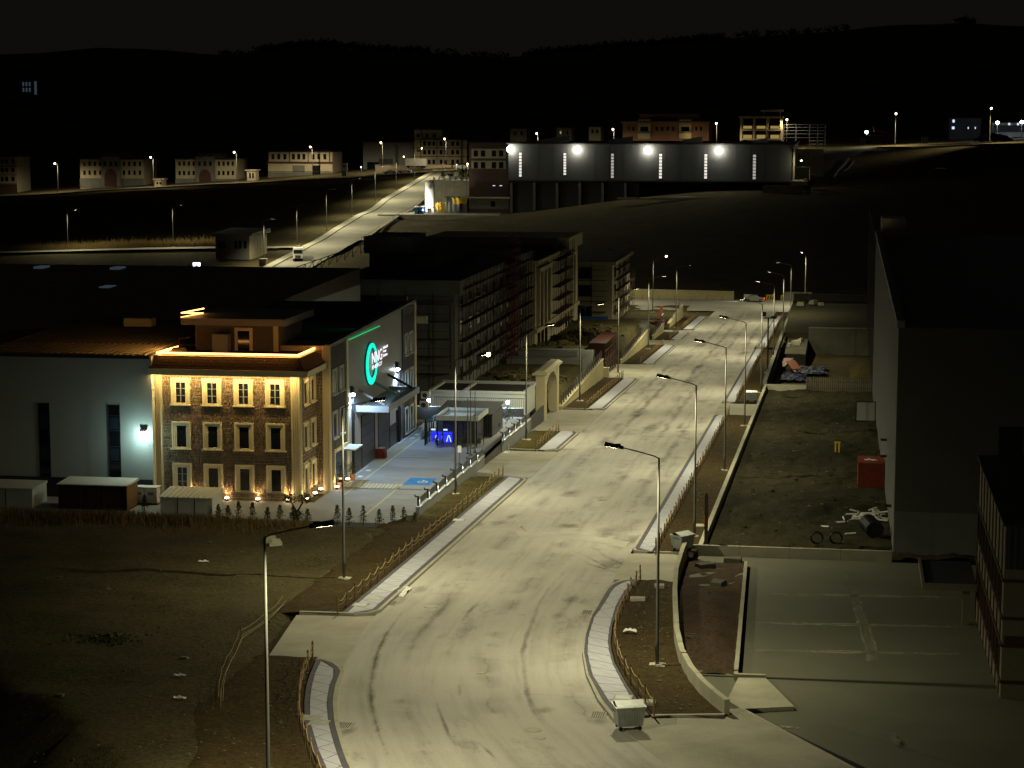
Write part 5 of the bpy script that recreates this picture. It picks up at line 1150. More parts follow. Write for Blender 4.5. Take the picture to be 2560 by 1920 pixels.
# ================================================================== left building sites along the street
# gate arch
ga = thing('gate_arch', 'cream gate arch with a flat tiled cap beside the street', 'gate', (-32.6, 221.5, zr(221))); O = (-32.6, 221.5, zr(221))
GZ0 = zr(221) - .3
part('pier', MB(loc_(ident)).box(-32.8, -31.8, 219.8, 221.3, GZ0, 1.0), 'cream', ga)
part('pier', MB(loc_(ident)).box(-32.8, -31.8, 229.5, 231.0, GZ0 - .2, 1.0), 'cream', ga)
ar = MB(loc_(side(-33.0))); n = 16
for i in range(n):
    t0, t1 = math.pi * i / n, math.pi * (i + 1) / n
    pt = lambda t: (225.4 - 4.1 * math.cos(t), -1.2 + 1.9 * math.sin(t))
    a, b = pt(t0), pt(t1)
    ar.hexa([(a[0], a[1], .25), (b[0], b[1], .25), (b[0], b[1], 1.15), (a[0], a[1], 1.15), (a[0], 1.0, .25), (b[0], 1.0, .25), (b[0], 1.0, 1.15), (a[0], 1.0, 1.15)])
part('arch', ar, 'cream', ga)
part('cap', MB(loc_(ident)).box(-33.15, -31.45, 219.4, 231.4, 1.001, 1.2).hexa([(-33.1, 219.5, 1.2), (-31.5, 219.5, 1.2), (-31.5, 231.3, 1.2), (-33.1, 231.3, 1.2), (-32.7, 219.9, 1.45), (-31.9, 219.9, 1.45), (-31.9, 230.9, 1.45), (-32.7, 230.9, 1.45)]), 'cream', ga)
# yellow stone walls with railing posts
def yellow_wall(y0, y1, zt0, zt1, label, n):
    t = thing('stone_wall', label, 'wall', (-31.7, y0, zr(y0))); f = lambda p: (p[0], p[1] - y0, p[2] - zr(y0))
    k = max(1, int((y1 - y0) / 6))
    for i in range(k):
        a, b = y0 + (y1 - y0) * i / k, y0 + (y1 - y0) * (i + 1) / k; ta, tb = zt0 + (zt1 - zt0) * i / k, zt0 + (zt1 - zt0) * (i + 1) / k
        part('wall_section', MB(f).hexa([(-.2, a, zr(a) - .5), (.2, a, zr(a) - .5), (.2, b - .01, zr(b) - .5), (-.2, b - .01, zr(b) - .5), (-.2, a, ta), (.2, a, ta), (.2, b - .01, tb), (-.2, b - .01, tb)]), 'yellow_stone', t)
    for i in range(n):
        y = y0 + (y1 - y0) * (i + .5) / n; z = zt0 + (zt1 - zt0) * (i + .5) / n
        part('railing_post', MB(f).box(-.08, .08, y - .08, y + .08, z, z + 1.25), 'galvanised', t)
    part('coping', MB(f).hexa([(-.27, y0, zt0 + .002), (.27, y0, zt0 + .002), (.27, y1, zt1 + .002), (-.27, y1, zt1 + .002), (-.27, y0, zt0 + .1), (.27, y0, zt0 + .1), (.27, y1, zt1 + .1), (-.27, y1, zt1 + .1)]), 'cream', t)
yellow_wall(231.3, 272, zr(231) + .35, zr(272) + 2.6, 'yellow stone retaining wall with railing posts, between arch and red gate', 20)
yellow_wall(297, 337, zr(297) + .5, zr(337) + 2.4, 'yellow stone retaining wall with railing posts, past the red gate', 18)
yellow_wall(347, 365, zr(347) + .6, zr(365) + 1.6, 'short yellow retaining wall before the small gateway', 6)
yellow_wall(377, 409, zr(377) + .8, zr(409) + 2.6, 'last yellow retaining wall before the cross street', 2)
# concrete deck and rubble behind the first wall
solo('concrete_deck', MB().box(-43, -33, 262, 275, -4, -2.3).box(-42, -34.2, 266, 268, -2.3, -1.7), 'raw_concrete', 'flat raw concrete deck behind the first yellow wall', 'deck')
g = random.Random(21)
def rubble(name, label, cx, cy, rx, ry, n, smin, smax, hz, mat):
    t = MB()
    for _ in range(n):
        x, y = g.gauss(cx, rx), g.gauss(cy, ry); s_ = g.uniform(smin, smax); z = ground_h(x, y) + max(0, hz * (1 - ((x - cx) / (2 * rx)) ** 2 - ((y - cy) / (2 * ry)) ** 2)) * g.random()
        P = [(x + s_ * (sx + g.uniform(-.4, .4)), y + s_ * (sy + g.uniform(-.4, .4)), z + s_ * (sz + g.uniform(-.3, .3))) for sz in (-.6, .6) for sx, sy in ((-1, -1), (1, -1), (1, 1), (-1, 1))]
        t.hexa(P)
    o = part(name, t, mat, None); return tag(o, label, 'rubble', None, 'stuff')
rubble('rubble', 'rubble and building waste behind the gate arch', -39, 242, 3, 7, 260, .12, .5, .8, 'lot_soil')
rubble('rubble', 'rubble and timber heaps in front of the pillared building', -39, 305, 2.4, 12, 220, .15, .55, 1.2, 'lot_soil')
# red scaffold gate
rs = thing('scaffold_gate', 'red lattice scaffold gate beside a street lamp', 'scaffold', (-32.6, 275, zr(275))); f_ = MB()
for x in (-.9, .9):
    for y in range(0, 15, 2): f_.tube((x, y, -.5 - y * .03), (x, y, 4.4), .05)
    for z in (0, 1.1, 2.2, 3.3, 4.4): f_.tube((x, 0, z), (x, 14, z), .045)
    for y in range(0, 14, 2): f_.tube((x, y, .0), (x, y + 2, 2.2), .03).tube((x, y + 2, 2.2), (x, y, 4.4), .03)
for y in range(0, 15, 2):
    for z in (0, 2.2, 4.4): f_.tube((-.9, y, z), (.9, y, z), .04)
part('frame', f_, 'dark_red', rs)
part('roof_board', MB().box(-1.2, 1.1, -.2, 14.2, 4.45, 4.55), 'dark_red', rs); part('end_board', MB().box(-1, 1, -.15, -.08, 0, 4.4), 'dark_red', rs)
solo('utility_cabinet', MB().box(-.5, .5, -.4, .4, 0, 1.3).box(-.55, .55, -.45, .45, 1.3, 1.38), 'cream', 'small pale utility cabinet beside the red scaffold gate', 'cabinet', loc=(-31.4, 273.5, zr(273)))
# small concrete gateway with a worker's red excavator boom beyond
gw = thing('gateway', 'small raw concrete gateway between yellow walls', 'gate', (-33, 341, zr(341)))
part('pier', MB().box(-.6, .6, -2.6, -1.7, -.4, 2.6), 'raw_concrete', gw); part('pier', MB().box(-.6, .6, 1.7, 2.6, -.6, 2.6), 'raw_concrete', gw); part('beam', MB().box(-.8, .8, -2.9, 2.9, 2.6, 3.2), 'raw_concrete', gw)
el = thing('boom_lift', 'orange boom lift arm standing by the last yellow wall', 'machine', (-32.8, 370, zr(370)))
part('arm', MB().hexa([(-.3, 0, 1.6), (.3, 0, 1.6), (.3, 5, 3.4), (-.3, 5, 3.4), (-.3, 0, 2.1), (.3, 0, 2.1), (.3, 5, 3.9), (-.3, 5, 3.9)]), 'red_paint', el); part('body', MB().box(-.9, .9, -1.2, 1.6, .5, 1.8), 'red_paint', el)
for y in (-.8, 1.2): part('wheel', MB(lambda p: (p[2] + .8, p[0] + y, p[1] + .35)).lathe([(.4, -.15), (.4, .15)], 12), 'tyre', el)
part('rail', MB().box(.35, .42, .3, 4.6, 2.6, 2.72), 'white_plastic', el)
# ---- scaffolding helper
def scaffold(name, label, f, a0, a1, z0, z1, step=2.4, lift=2.0, dep=1.1, mat='rust_metal'):
    t = thing(name, label, 'scaffold', tuple(f((a0, z0, 0)))); o = tuple(f((a0, z0, 0)))
    f2 = lambda p: tuple(x - y for x, y in zip(f(p), o))
    n = int((a1 - a0) / step)
    for d in (.25, dep):
        k = MB(f2)
        for i in range(n + 1): k.tube((a0 + i * step, z0 - .4, d), (a0 + i * step, z1 + .9, d), .04, None, 5)
        part('standard', k, mat, t)
    z = z0 + lift
    while z < z1 + .2:
        part('ledger', MB(f2).tube((a0, z, dep), (a1, z, dep), .035, None, 5).tube((a0, z + .9, dep), (a1, z + .9, dep), .03, None, 5), mat, t)
        part('deck_board', MB(f2).box(a0, a1, z - .1, z - .04, .3, dep - .06), mat, t); z += lift
    k = MB(f2)
    for i in range(0, n - 1, 2):
        for j in range(int((z1 - z0) / lift)): k.tube((a0 + i * step, z0 + j * lift, dep + .03), (a0 + (i + 1) * step, z0 + (j + 1) * lift, dep + .03), .03, None, 5)
    part('brace', k, mat, t); return t
def open_window(parent, f, a, b, wd, ht, trim, dep=.06, glass='glass_dark', mull=0):
    g_ = part('window', MB(f).box(a - wd / 2, a + wd / 2, b, b + ht, .004, .02), glass, parent)
    part('frame', MB(f).box(a - wd / 2 - .12, a - wd / 2, b - .1, b + ht + .12, 0, dep).box(a + wd / 2, a + wd / 2 + .12, b - .1, b + ht + .12, 0, dep).box(a - wd / 2, a + wd / 2, b + ht, b + ht + .12, 0, dep).box(a - wd / 2, a + wd / 2, b - .1, b, 0, dep + .04), trim, g_)
    if mull:
        k = MB(f)
        for i in range(1, mull): k.box(a - wd / 2 + wd * i / mull - .03, a - wd / 2 + wd * i / mull + .03, b, b + ht, .02, .05)
        part('mullion', k, trim, g_)
    return g_
# raw concrete block with scaffolding (first site)
cbk = thing('concrete_block_building', 'raw concrete building shell behind the sign hall, wrapped in scaffolding', 'building', (-44, 232, -2.9)); O = (-44, 232, -2.9)
CF, CS = loc_(front(232.0)), loc_(side(-44.0))
part('wall', MB(loc_(ident)).box(-58, -44, 232, 286, -3.3, 8.6), 'raw_concrete', cbk)
part('parapet', MB(loc_(ident)).box(-58.6, -43.2, 231.2, 286.6, 8.6, 10.2), 'raw_concrete', cbk)
part('roof', MB(loc_(ident)).box(-58.4, -43.5, 231.5, 286.4, 10.2, 10.25), 'roof_dark', cbk)
for z in (7.6, 5.3, 3.0, .6, -1.8): part('floor_band', MB(CF).box(-58, -44, z - .12, z + .12, 0, .12), 'raw_concrete', cbk)
part('glazing', MB(CF).box(-57.5, -49.6, -1.6, 8.3, .005, .06), 'glass_dark', cbk)
part('corner_trim', MB(CF).box(-49.6, -49.45, -1.2, 8.3, 0, .14), 'panel_white', cbk); part('corner_trim', MB(CF).box(-44.4, -44.28, 0, 7.8, 0, .1), 'panel_mid', cbk)
for i in range(9):
    for j in range(4): open_window(cbk, CS, 236 + i * 5.6, -1.9 + j * 2.75, 2.0, 1.7, 'raw_concrete', mull=2)
part('penthouse', MB(loc_(ident)).box(-57, -49, 245, 275, 10.25, 12.6), 'raw_concrete', cbk); part('lift_tower', MB(loc_(ident)).box(-56.5, -51, 240, 250, 12.6, 14.6), 'raw_concrete', cbk)
scaffold('scaffolding', 'rusty scaffolding on the street side of the raw concrete building', side(-44.0), 233, 287, -2.9, 9.6)
scaffold('scaffolding', 'dark scaffolding on the end wall of the raw concrete building facing the sign hall', front(232.0), -56, -44.5, -2.5, 8.2, step=3.2)
scaffold('scaffolding', 'tall dark red scaffold tower between concrete shell and pillared building', side(-43.4), 262, 270, -2.9, 12.5, step=1.6, lift=1.6, mat='red_paint')
# cream pillared building
cr_ = thing('pillared_building', 'cream building with tall pillared windows, half covered by scaffolding', 'building', (-44, 294, -4.8)); O = (-44, 294, -4.8)
CF, CS = loc_(front(294.0)), loc_(side(-44.0))
part('wall', MB(loc_(ident)).box(-66, -44, 294, 342, -5.2, 7.7), 'cream', cr_)
part('cornice', MB(loc_(ident)).box(-66.5, -43.3, 293.3, 316, 7.7, 8.2).box(-66.5, -43.3, 326, 342.6, 7.7, 9.6), 'cream', cr_)
part('roof', MB(loc_(ident)).box(-66, -43.8, 293.8, 342, 8.2, 8.25), 'roof_dark', cr_)
part('base_course', MB(CS).box(294, 342, -2.35, -1.75, 0, .35), 'cream', cr_)
for y0, y1 in ((296, 307), (326, 336)):
    part('glazing', MB(CS).box(y0, y1, -1.7, 6.4, .004, .03), 'glass_blue', cr_)
    for i in range(4): part('pillar', MB(CS).box(y0 + (y1 - y0) * i / 3 - .35, y0 + (y1 - y0) * i / 3 + .35, -1.7, 6.4, .03, .5), 'cream', cr_)
    part('lintel', MB(CS).box(y0 - .7, y1 + .7, 6.4, 7.0, 0, .6), 'cream', cr_)
    for j in range(2): part('balcony_rail', MB(CS).box(y0, y1, -.6 + j * 2.5, -.5 + j * 2.5, .05, .12), 'panel_white', cr_)
    for i in range(3):
        part('pane', MB(CS).box(y0 + (y1 - y0) * i / 3 + .6, y0 + (y1 - y0) * (i + 1) / 3 - .6, -.5, 1.6, .032, .04), 'panel_mid', cr_)
    for i in range(3): part('doorway', MB(CS).box(y0 + (y1 - y0) * i / 3 + .5, y0 + (y1 - y0) * (i + 1) / 3 - .4, -4.8, -2.5, .004, .03), 'glass_dark', cr_)
scaffold('scaffolding', 'dark scaffolding in front of the middle of the pillared building', side(-44.0), 309, 326, -4.8, 8.6, step=2.0, dep=1.6)
# third building, scaffolded, with dark square windows
tb = thing('tan_building', 'tan three storey building with dark square windows, in scaffolding', 'building', (-44, 394, -10.5)); O = (-44, 394, -10.5)
TF, TS = loc_(front(394.0)), loc_(side(-44.0))
part('wall', MB(loc_(ident)).box(-68, -44, 394, 426, -11, .5), 'cream_far', tb)
part('cornice', MB(loc_(ident)).box(-68.6, -43.2, 393.3, 426.5, .5, 1.1), 'cream_far', tb); part('roof', MB(loc_(ident)).box(-68, -43.8, 393.9, 426, 1.1, 1.15), 'roof_dark', tb)
for j, z in enumerate((-9.6, -5.6, -2.2)):
    for x in (-63, -58.4, -53.8, -49.2): open_window(tb, TF, x, z, 2.7, 2.2, 'cream_far', glass='glass_dark', mull=2 if j == 0 else 0)
    for y in (399, 407, 415): open_window(tb, TS, y, z, 3.2, 2.0, 'cream_far')
scaffold('scaffolding', 'dark scaffolding on the street side of the tan building', side(-44.0), 395, 426, -10.5, 1.0, step=3)
scaffold('scaffolding', 'thin scaffolding on the end wall of the tan building', front(394.0), -64, -45, -10.4, 1.0, step=4.0)
solo('blue_hoarding', MB().box(-58, -44.5, 391.6, 391.8, -11, -9.2), 'blue_metal', 'low blue hoarding in front of the tan building', 'hoarding')
# long cream wall behind the cross street
cw = thing('boundary_wall', 'long cream boundary wall along the cross street', 'wall', (-40, 468, -12.6)); O = (-40, 468, -12.6)
for i in range(14): part('wall_panel', MB(loc_(ident)).box(-61 + i * 2.6, -58.41 + i * 2.6, 468, 468.3, -13.6, -10.15 - i * .03), 'yellow_stone', cw)
part('coping', MB(loc_(ident)).hexa([(-61, 467.9, -10.15), (-24.6, 467.9, -10.55), (-24.6, 468.4, -10.55), (-61, 468.4, -10.15), (-61, 467.9, -10.05), (-24.6, 467.9, -10.45), (-24.6, 468.4, -10.45), (-61, 468.4, -10.05)]), 'cream', cw)
wf_ = thing('wire_fence', 'thin posts with wire in front of the long cream wall', 'fence', (-44, 463, -12.2))
for i in range(8): part('post', MB().tube((-8 + i * 3.6, 0, -.3), (-8 + i * 3.6, 0, 1.1), .05), 'wood_post', wf_)
part('wire', MB().tube((-8, 0, .9), (17.2, 0, .9), .02).tube((-8, 0, .5), (17.2, 0, .5), .02), 'rope', wf_)
# barriers, car
for i, (x, mt, lb) in enumerate(((-21.6, 'white_plastic', 'white concrete barrier block behind the silver car'), (-16.6, 'yellow_metal', 'yellow and black striped barrier block behind the silver car'), (-13.3, 'yellow_metal', 'yellow and black striped barrier block standing alone'))):
    t = thing('barrier_block', lb, 'barrier', (x, 471, -12.6))
    part('block', MB().hexa([(-.95, -.4, 0), (.95, -.4, 0), (.95, .4, 0), (-.95, .4, 0), (-.9, -.15, 1.25), (.9, -.15, 1.25), (.9, .15, 1.25), (-.9, .15, 1.25)]), mt, t)
    if i:
        for j in range(3): part('stripe', MB().hexa([(-.7 + j * .55, -.42, .15), (-.45 + j * .55, -.42, .15), (-.45 + j * .55, -.36, .15), (-.7 + j * .55, -.36, .15), (-.45 + j * .55, -.24, 1.0), (-.2 + j * .55, -.24, 1.0), (-.2 + j * .55, -.18, 1.0), (-.45 + j * .55, -.18, 1.0)]), 'black_metal', t)
t = thing('concrete_trough', 'long pale concrete trough behind the last lamp posts', 'trough', (-10.6, 471, -12.6))
part('side', MB().box(-3, 3.4, -.6, -.4, -.6, 1.9), 'wall_concrete', t); part('side', MB().box(-3, 3.4, .4, .6, -.6, 1.9), 'wall_concrete', t); part('divider', MB().box(0, .2, -.4, .4, -.6, 1.8), 'wall_concrete', t)
def car(label, loc, rz, paint, lights=True, name='parked_car', group=None, scale=1.0):
    t = thing(name, label, 'car', loc, rz, group); t.scale = (scale,) * 3
    prof = [(-2.15, .32), (-2.2, .62), (-2.12, .92), (-1.5, .98), (-.95, 1.42), (.55, 1.45), (1.25, .98), (2.0, .86), (2.2, .62), (2.18, .32)]
    k = MB(); n = len(prof)
    V = [(x, s_ * (.86 if z < 1.1 else .66), z) for s_ in (-1, 1) for x, z in prof]
    k.add(V, [tuple(range(n)), tuple(range(2 * n - 1, n - 1, -1))] + [(i, (i + 1) % n, n + (i + 1) % n, n + i) for i in range(n)])
    bo = part('body', k, paint, t)
    for s_ in (-1, 1):
        part('side_window', MB().add([(-1.25, s_ * .80, 1.02), (1.05, s_ * .80, 1.02), (.5, s_ * .69, 1.38), (-.9, s_ * .69, 1.38)], [(0, 1, 2, 3)]), 'glass_dark', bo)
        for x in (-1.35, 1.35):
            w_ = part('wheel', MB(lambda p: (p[0] + x, s_ * .8 + p[2], p[1] + .33)).lathe([(.33, -.1), (.33, .1)], 14), 'tyre', t)
            part('rim', MB(lambda p: (p[0] + x, s_ * .91 + p[2], p[1] + .33)).lathe([(.2, -.005), (.2, .005)], 10), 'galvanised', w_)
        part('headlight', MB().box(-2.2, -2.1, s_ * .62 - .16, s_ * .62 + .16, .6, .78), 'headlight' if lights else 'white_plastic', t)
        part('tail_light', MB().box(2.1, 2.23, s_ * .66 - .16, s_ * .66 + .16, .62, .84), 'tail_red' if lights else 'red_paint', t)
    part('windscreen', MB().add([(-1.5, -.72, 1.0), (-1.5, .72, 1.0), (-.98, .62, 1.4), (-.98, -.62, 1.4)], [(0, 1, 2, 3)]), 'glass_dark', bo)
    part('rear_window', MB().add([(1.28, -.72, 1.0), (1.28, .72, 1.0), (.6, .62, 1.43), (.6, -.62, 1.43)], [(0, 1, 2, 3)]), 'glass_dark', bo)
    return t
sc2 = car('silver car with its lights on, standing at the cross street', (-19.7, 461.5, -12.1), .0, 'car_silver')
lamp('SPOT', 'headlight_beam', (-2.4, 0, .7), 500, (.95, 1, .92), sc2, size=.1, spot=60, blend=.6, aim=(-1, 0, -.1))
# ================================================================== far hillside: streets, lamps, buildings
def strip(pts, w0, w1, lift, step, along):
    """ribbon draped on the terrain; pts centre line, w0..w1 offsets to the right"""
    mb = MB(); mb.uv = []; P = []
    for a, b in zip(pts[:-1], pts[1:]):
        n = max(1, int(math.dist(a, b) / step)); P += [inter(a, b, i / n) for i in range(n)]
    P.append(pts[-1]); m = 4; prev = None
    for i, p in enumerate(P):
        q = P[min(i + 1, len(P) - 1)]; o_ = P[max(i - 1, 0)]; d = (q[0] - o_[0], q[1] - o_[1]); L = math.hypot(*d); nx, ny = d[1] / L, -d[0] / L
        zc = far_h(*p)
        for j in range(m + 1):
            w_ = w0 + (w1 - w0) * j / m; mb.V.append((p[0] + nx * w_, p[1] + ny * w_, zc + lift)); mb.uv.append((j * 3, i * step))
    mb.F = [(i * (m + 1) + j, i * (m + 1) + j + 1, (i + 1) * (m + 1) + j + 1, (i + 1) * (m + 1) + j) for i in range(len(P) - 1) for j in range(m)]
    return mb
FS = [(-135.5, 478), (-136.6, 508), (-144.8, 735), (-145.8, 764)]
def fsx(y): return -136.6 - .0361 * (y - 508)
struct('far_street', strip(FS, -4.8, 5.0, .45, 6, 1), 'far_asphalt', 'far street climbing the hillside')
struct('far_pavement', strip(FS, -7.2, -5.0, .62, 6, 1), 'kerb_concrete', 'pale pavement along the far climbing street')
struct('far_pavement', strip([(-138.5, 560), (-143.5, 700)], 5.2, 6.6, .6, 6, 1), 'kerb_concrete', 'narrow pavement on the tank side of the climbing street')
struct('far_street', strip([(-420, 541), (-300, 541), (-215, 541), (-182, 541), (-146, 543)], -3.5, 3.5, .5, 8, 1), 'far_asphalt', 'lower far street crossing the dry field')
struct('far_pavement', strip([(-420, 537), (-300, 537), (-215, 537), (-182, 537), (-150, 538.5)], -.4, 1.0, .8, 8, 1), 'panel_white', 'pale kerb line of the lower far street')
struct('far_street', strip([(-420, 768), (-306, 768), (-206, 766), (-150, 764), (-118, 760)], -4, 4.5, .5, 8, 1), 'far_asphalt', 'upper far street in front of the row of houses')
struct('far_pavement', strip([(-420, 762.4), (-306, 762.4), (-206, 760.4), (-150, 758.6)], -.6, 1.0, .75, 8, 1), 'kerb_concrete', 'pale pavement of the upper far street')
struct('far_street', strip([(10, 733), (16, 731), (46, 690), (90, 672), (150, 664), (300, 655)], -1.5, 6.5, .5, 8, 1), 'far_asphalt', 'upper street above the bare slope')
struct('far_pavement', strip([(10, 729), (14, 727), (44, 686), (88, 668), (150, 660), (300, 651)], -.4, 1.0, .9, 8, 1), 'panel_white', 'pale kerb line above the bare slope')
# --- far lamps
FG = 'street lamps on the far hillside'
for i, y in enumerate((508, 545, 583, 620, 658, 696, 733)):
    street_lamp(fsx(y) - 8.9, y, far_h(fsx(y) - 8.9, y) + .2, 0, ('street lamp on the far climbing street opposite the tanker truck, lowest of its row', 'second street lamp up the far climbing street from the tanker truck', 'third street lamp up the far climbing street from the tanker truck', 'fourth street lamp up the far climbing street from the tanker truck', 'fifth street lamp up the far climbing street, level with the lit white tank', 'sixth street lamp up the far climbing street', 'seventh street lamp, at the top of the far climbing street')[i], FG, 1.7, 'lens_amber' if i > 4 else None, tilt=.5)
BIGLENS = MB().lathe([(.05, -.3), (.24, -.22), (.32, 0), (.24, .22), (.05, .3)], 10, (0, 0, 0)).mesh('lit_lens', 'lens_amber')
def far_lamp(u, vt, Y, label, power=.6, h=11, rz=-1.57, lens=True, tilt=-.1):
    p = D(u, vt, Y); o = street_lamp(p[0], Y + 2, p[2] - 11.4, rz, label, FG, power, None, (1, .82, .5), tilt=tilt)
    if lens: part('lit_lens', BIGLENS, None, o, loc=(2.75, 0, 11.4))
    return o
for x, y, Y, lb in ((480, 376, 778, 'lit far lamp between the three-band timbered house and the first arched house'), (1307, 322, 766, 'lit far lamp beside the first arched house gatehouse'), (2028, 278, 772, 'lit far lamp beside the second arched house')):
    far_lamp(*zw(x, y), Y, lb, 1.2)
for x, y, Y, lb in ((612, 302, 784, 'lit far lamp in front of the timbered two storey house'), (1221, 265, 784, 'lit far lamp in front of the grey far shed'), (1770, 233, 770, 'lit far lamp in front of the four storey timbered house')):
    far_lamp(*zq(x, y), Y, lb, 1.2)
for x, y, Y, lb in ((448, 207, 742, 'lit far lamp over the roof of the long floodlit warehouse near its brick end'), (869, 184, 742, 'lit far lamp just before the pink house'), (1440, 151, 738, 'lit far lamp between the pink house and the concrete frame'), (1830, 131, 742, 'lit far lamp in front of the bare steel frame')):
    far_lamp(*zm(x, y), Y, lb, 1.0)
for x, y, Y, lb in ((1139, 283, 737, 'lit far lamp beside the tipped dump truck'), (1936, 238, 696, 'lit far lamp nearest the far blue-white site lights')):
    far_lamp(*zrr(x, y), Y, lb, 3.2, tilt=.75)
for x, y, Y, lb in ((532, 800, 538, 'dark-headed lamp with added light on the lower far street, the one farther from the flat house'), (1448, 755, 542, 'dark-headed lamp with added light on the lower far street nearest the flat house')):
    p = D(*zw(x, y), Y); street_lamp(p[0], Y + 4, p[2] - 11, 0, lb, FG, .9)  # spot added to lamps that look unlit, to brighten street and bank
for x, Y in ((-182, 541), (-212, 541), (-245, 541)): pass
# dim wash of the lower street comes from light added to its two dark lamps
for x, lb in () and ((-197, 'low roadside lamp on the lower far street between two unlit lamps'), (-228, 'low roadside lamp at the far end of the lower street')):
    o = street_lamp(x, 545, far_h(x, 545) - 1, -1.57, lb, FG, .5)
# --- building helper on a plane at distance Y, from pixel rectangles
def house(name, label, zf, x0, x1, yt, yb, Y, dep, wall, cat='building', roof='roof_dark', below=3.0):
    a, b = D(*zf(x0, yt), Y), D(*zf(x1, yb), Y)
    t = thing(name, label, cat, ((a[0] + b[0]) / 2, Y, b[2])); o = tuple(t.location)
    t['_o'] = 0; del t['_o']
    loc = lambda f: (lambda p: tuple(c - d for c, d in zip(f(p), o)))
    f = loc(front(Y))
    part('wall', MB(loc(ident)).box(a[0], b[0], Y, Y + dep, b[2] - below, a[2]), wall, t)
    part('roof', MB(loc(ident)).box(a[0] - .6, b[0] + .6, Y - .6, Y + dep + .4, a[2], a[2] + .35), roof, t)
    def px(x, y): q = D(*zf(x, y), Y); return q[0], q[2]
    return t, f, px, loc
def win(t, f, px, xs, y0, y1, w_, glass='glass_dark', trim=None, name='window'):
    for x in xs:
        a0, z1_ = px(x - w_ / 2, y0); a1, z0 = px(x + w_ / 2, y1)
        g_ = part(name, MB(f).box(a0, a1, z0, z1_, .005, .05), glass, t)
        if trim: part('frame', MB(f).box(a0 - .12, a0, z0 - .12, z1_ + .12, 0, .1).box(a1, a1 + .12, z0 - .12, z1_ + .12, 0, .1).box(a0, a1, z1_, z1_ + .12, 0, .1).box(a0, a1, z0 - .12, z0, 0, .1), trim, g_)
def bandf(t, f, px, x0, x1, y0, y1, mat, d=.12, name='band'):
    a0, z1_ = px(x0, y0); a1, z0 = px(x1, y1); return part(name, MB(f).box(a0, a1, z0, z1_, 0, d), mat, t)
# row of houses on the upper street
t, f, px, lc = house('timbered_house', 'timbered house with three brown bands beyond the first arched house', zw, -120, 150, 318, 625, 792, 14, 'cream_far')
for y0, y1 in ((338, 375), (415, 450), (490, 530)): win(t, f, px, (20, 58, 112), y0, y1, 26)
for y in (395, 470, 548): bandf(t, f, px, -120, 150, y, y + 7, 'brown_trim')
bandf(t, f, px, -120, 150, 556, 640, 'brick_far', .2)
def arched(x0, x1, yt, yb, lx, rx, cx, label, rows):
    t, f, px, lc = house('arched_house', label, zw, x0, x1, yt, yb, 792, 16, 'cream_far')
    bandf(t, f, px, x0, x1, rows[2][0] - 12, yb + 15, 'raw_concrete', .1, 'lower_wall'); bandf(t, f, px, x0 - 8, x1 + 8, yt - 2, yt + 7, 'brown_trim', .9, 'cornice')
    bandf(t, f, px, cx - 85, cx + 85, yt - 20, yb + 12, 'raw_concrete', 1.0, 'centre_bay')
    fc = lambda p: f((p[0], p[1], p[2] + 1.0))
    win(t, fc, px, (cx - 48, cx, cx + 46), *rows[0], 22)
    for (y0, y1) in rows: win(t, f, px, lx + rx, y0, y1, 20)
    a, z = px(cx, rows[1][1] + 15); k = MB(fc); n = 12; r_ = abs(px(cx + 42, 0)[0] - a); zb = px(cx, yb)[1]
    P = [(a - r_, zb), (a + r_, zb)] + [(a + r_ * math.cos(math.pi * i / n), z + r_ * 1.2 * math.sin(math.pi * i / n)) for i in range(n + 1)]
    m_ = len(P); k.add([(x, y, .02) for x, y in P], [tuple(range(m_))]); part('arched_entrance', k, 'brown_trim', t)
    a0, z1_ = px(cx - 105, yt - 50); a1, z0 = px(cx + 110, yt - 2); part('roof_house', MB(lc(ident)).box(a0, a1, 797, 804, z0, z1_), 'raw_concrete', t)
    return t
arched(690, 1245, 335, 575, [730, 774, 820, 866], [1072, 1117, 1163, 1210], 963, 'first far house with a wide entrance arch and three rows of windows', [(360, 398), (436, 474), (514, 550)])
arched(1515, 2040, 335, 555, [1552, 1591, 1632, 1673], [1892, 1931, 1972, 2012], 1778, 'second far house with an entrance arch, with one window glinting', [(358, 395), (440, 476), (518, 546)])
for zf, x0, x1, yt, yb, Y, lb in ((zw, 1335, 1408, 515, 578, 778, 'small pale gatehouse beside the first arched house'), (zw, 2132, 2212, 437, 525, 782, 'small pale gatehouse beside the second arched house'), (zq, 62, 142, 508, 590, 781, 'small pale gatehouse next to the timbered two storey house')):
    if lb.startswith('small pale gatehouse next'): continue
    t, f, px, lc = house('gatehouse', lb, zf, x0, x1, yt, yb, Y, 4, 'cream_far', 'gatehouse', 'cream_far', 1.0); win(t, f, px, ((x0 + x1) / 2 - 12, (x0 + x1) / 2 + 14), yt + 20, yb - 22, 16)
t, f, px, lc = house('timbered_house', 'far two storey timbered house with a low hipped roof and garage doors', zq, 240, 800, 345, 562, 797, 16, 'cream_far')
for x in (285, 335, 388, 462, 508, 552, 632, 681, 733): win(t, f, px, (x,), 362, 410, 26)
bandf(t, f, px, 235, 805, 428, 446, 'brown_trim', .3); bandf(t, f, px, 245, 800, 512, 518, 'brown_trim')
for x in (245, 428, 590, 775): bandf(t, f, px, x - 4, x + 4, 345, 440, 'brown_trim', .2, 'timber')
bandf(t, f, px, 455, 560, 460, 550, 'raw_concrete', .1, 'garage_door'); bandf(t, f, px, 625, 695, 462, 556, 'glass_dark', .1, 'garage_door')
bandf(t, f, px, 245, 800, 520, 565, 'raw_concrete', .06, 'lower_wall')
a, b = px(240, 345), px(800, 345); t_ = lc(ident)
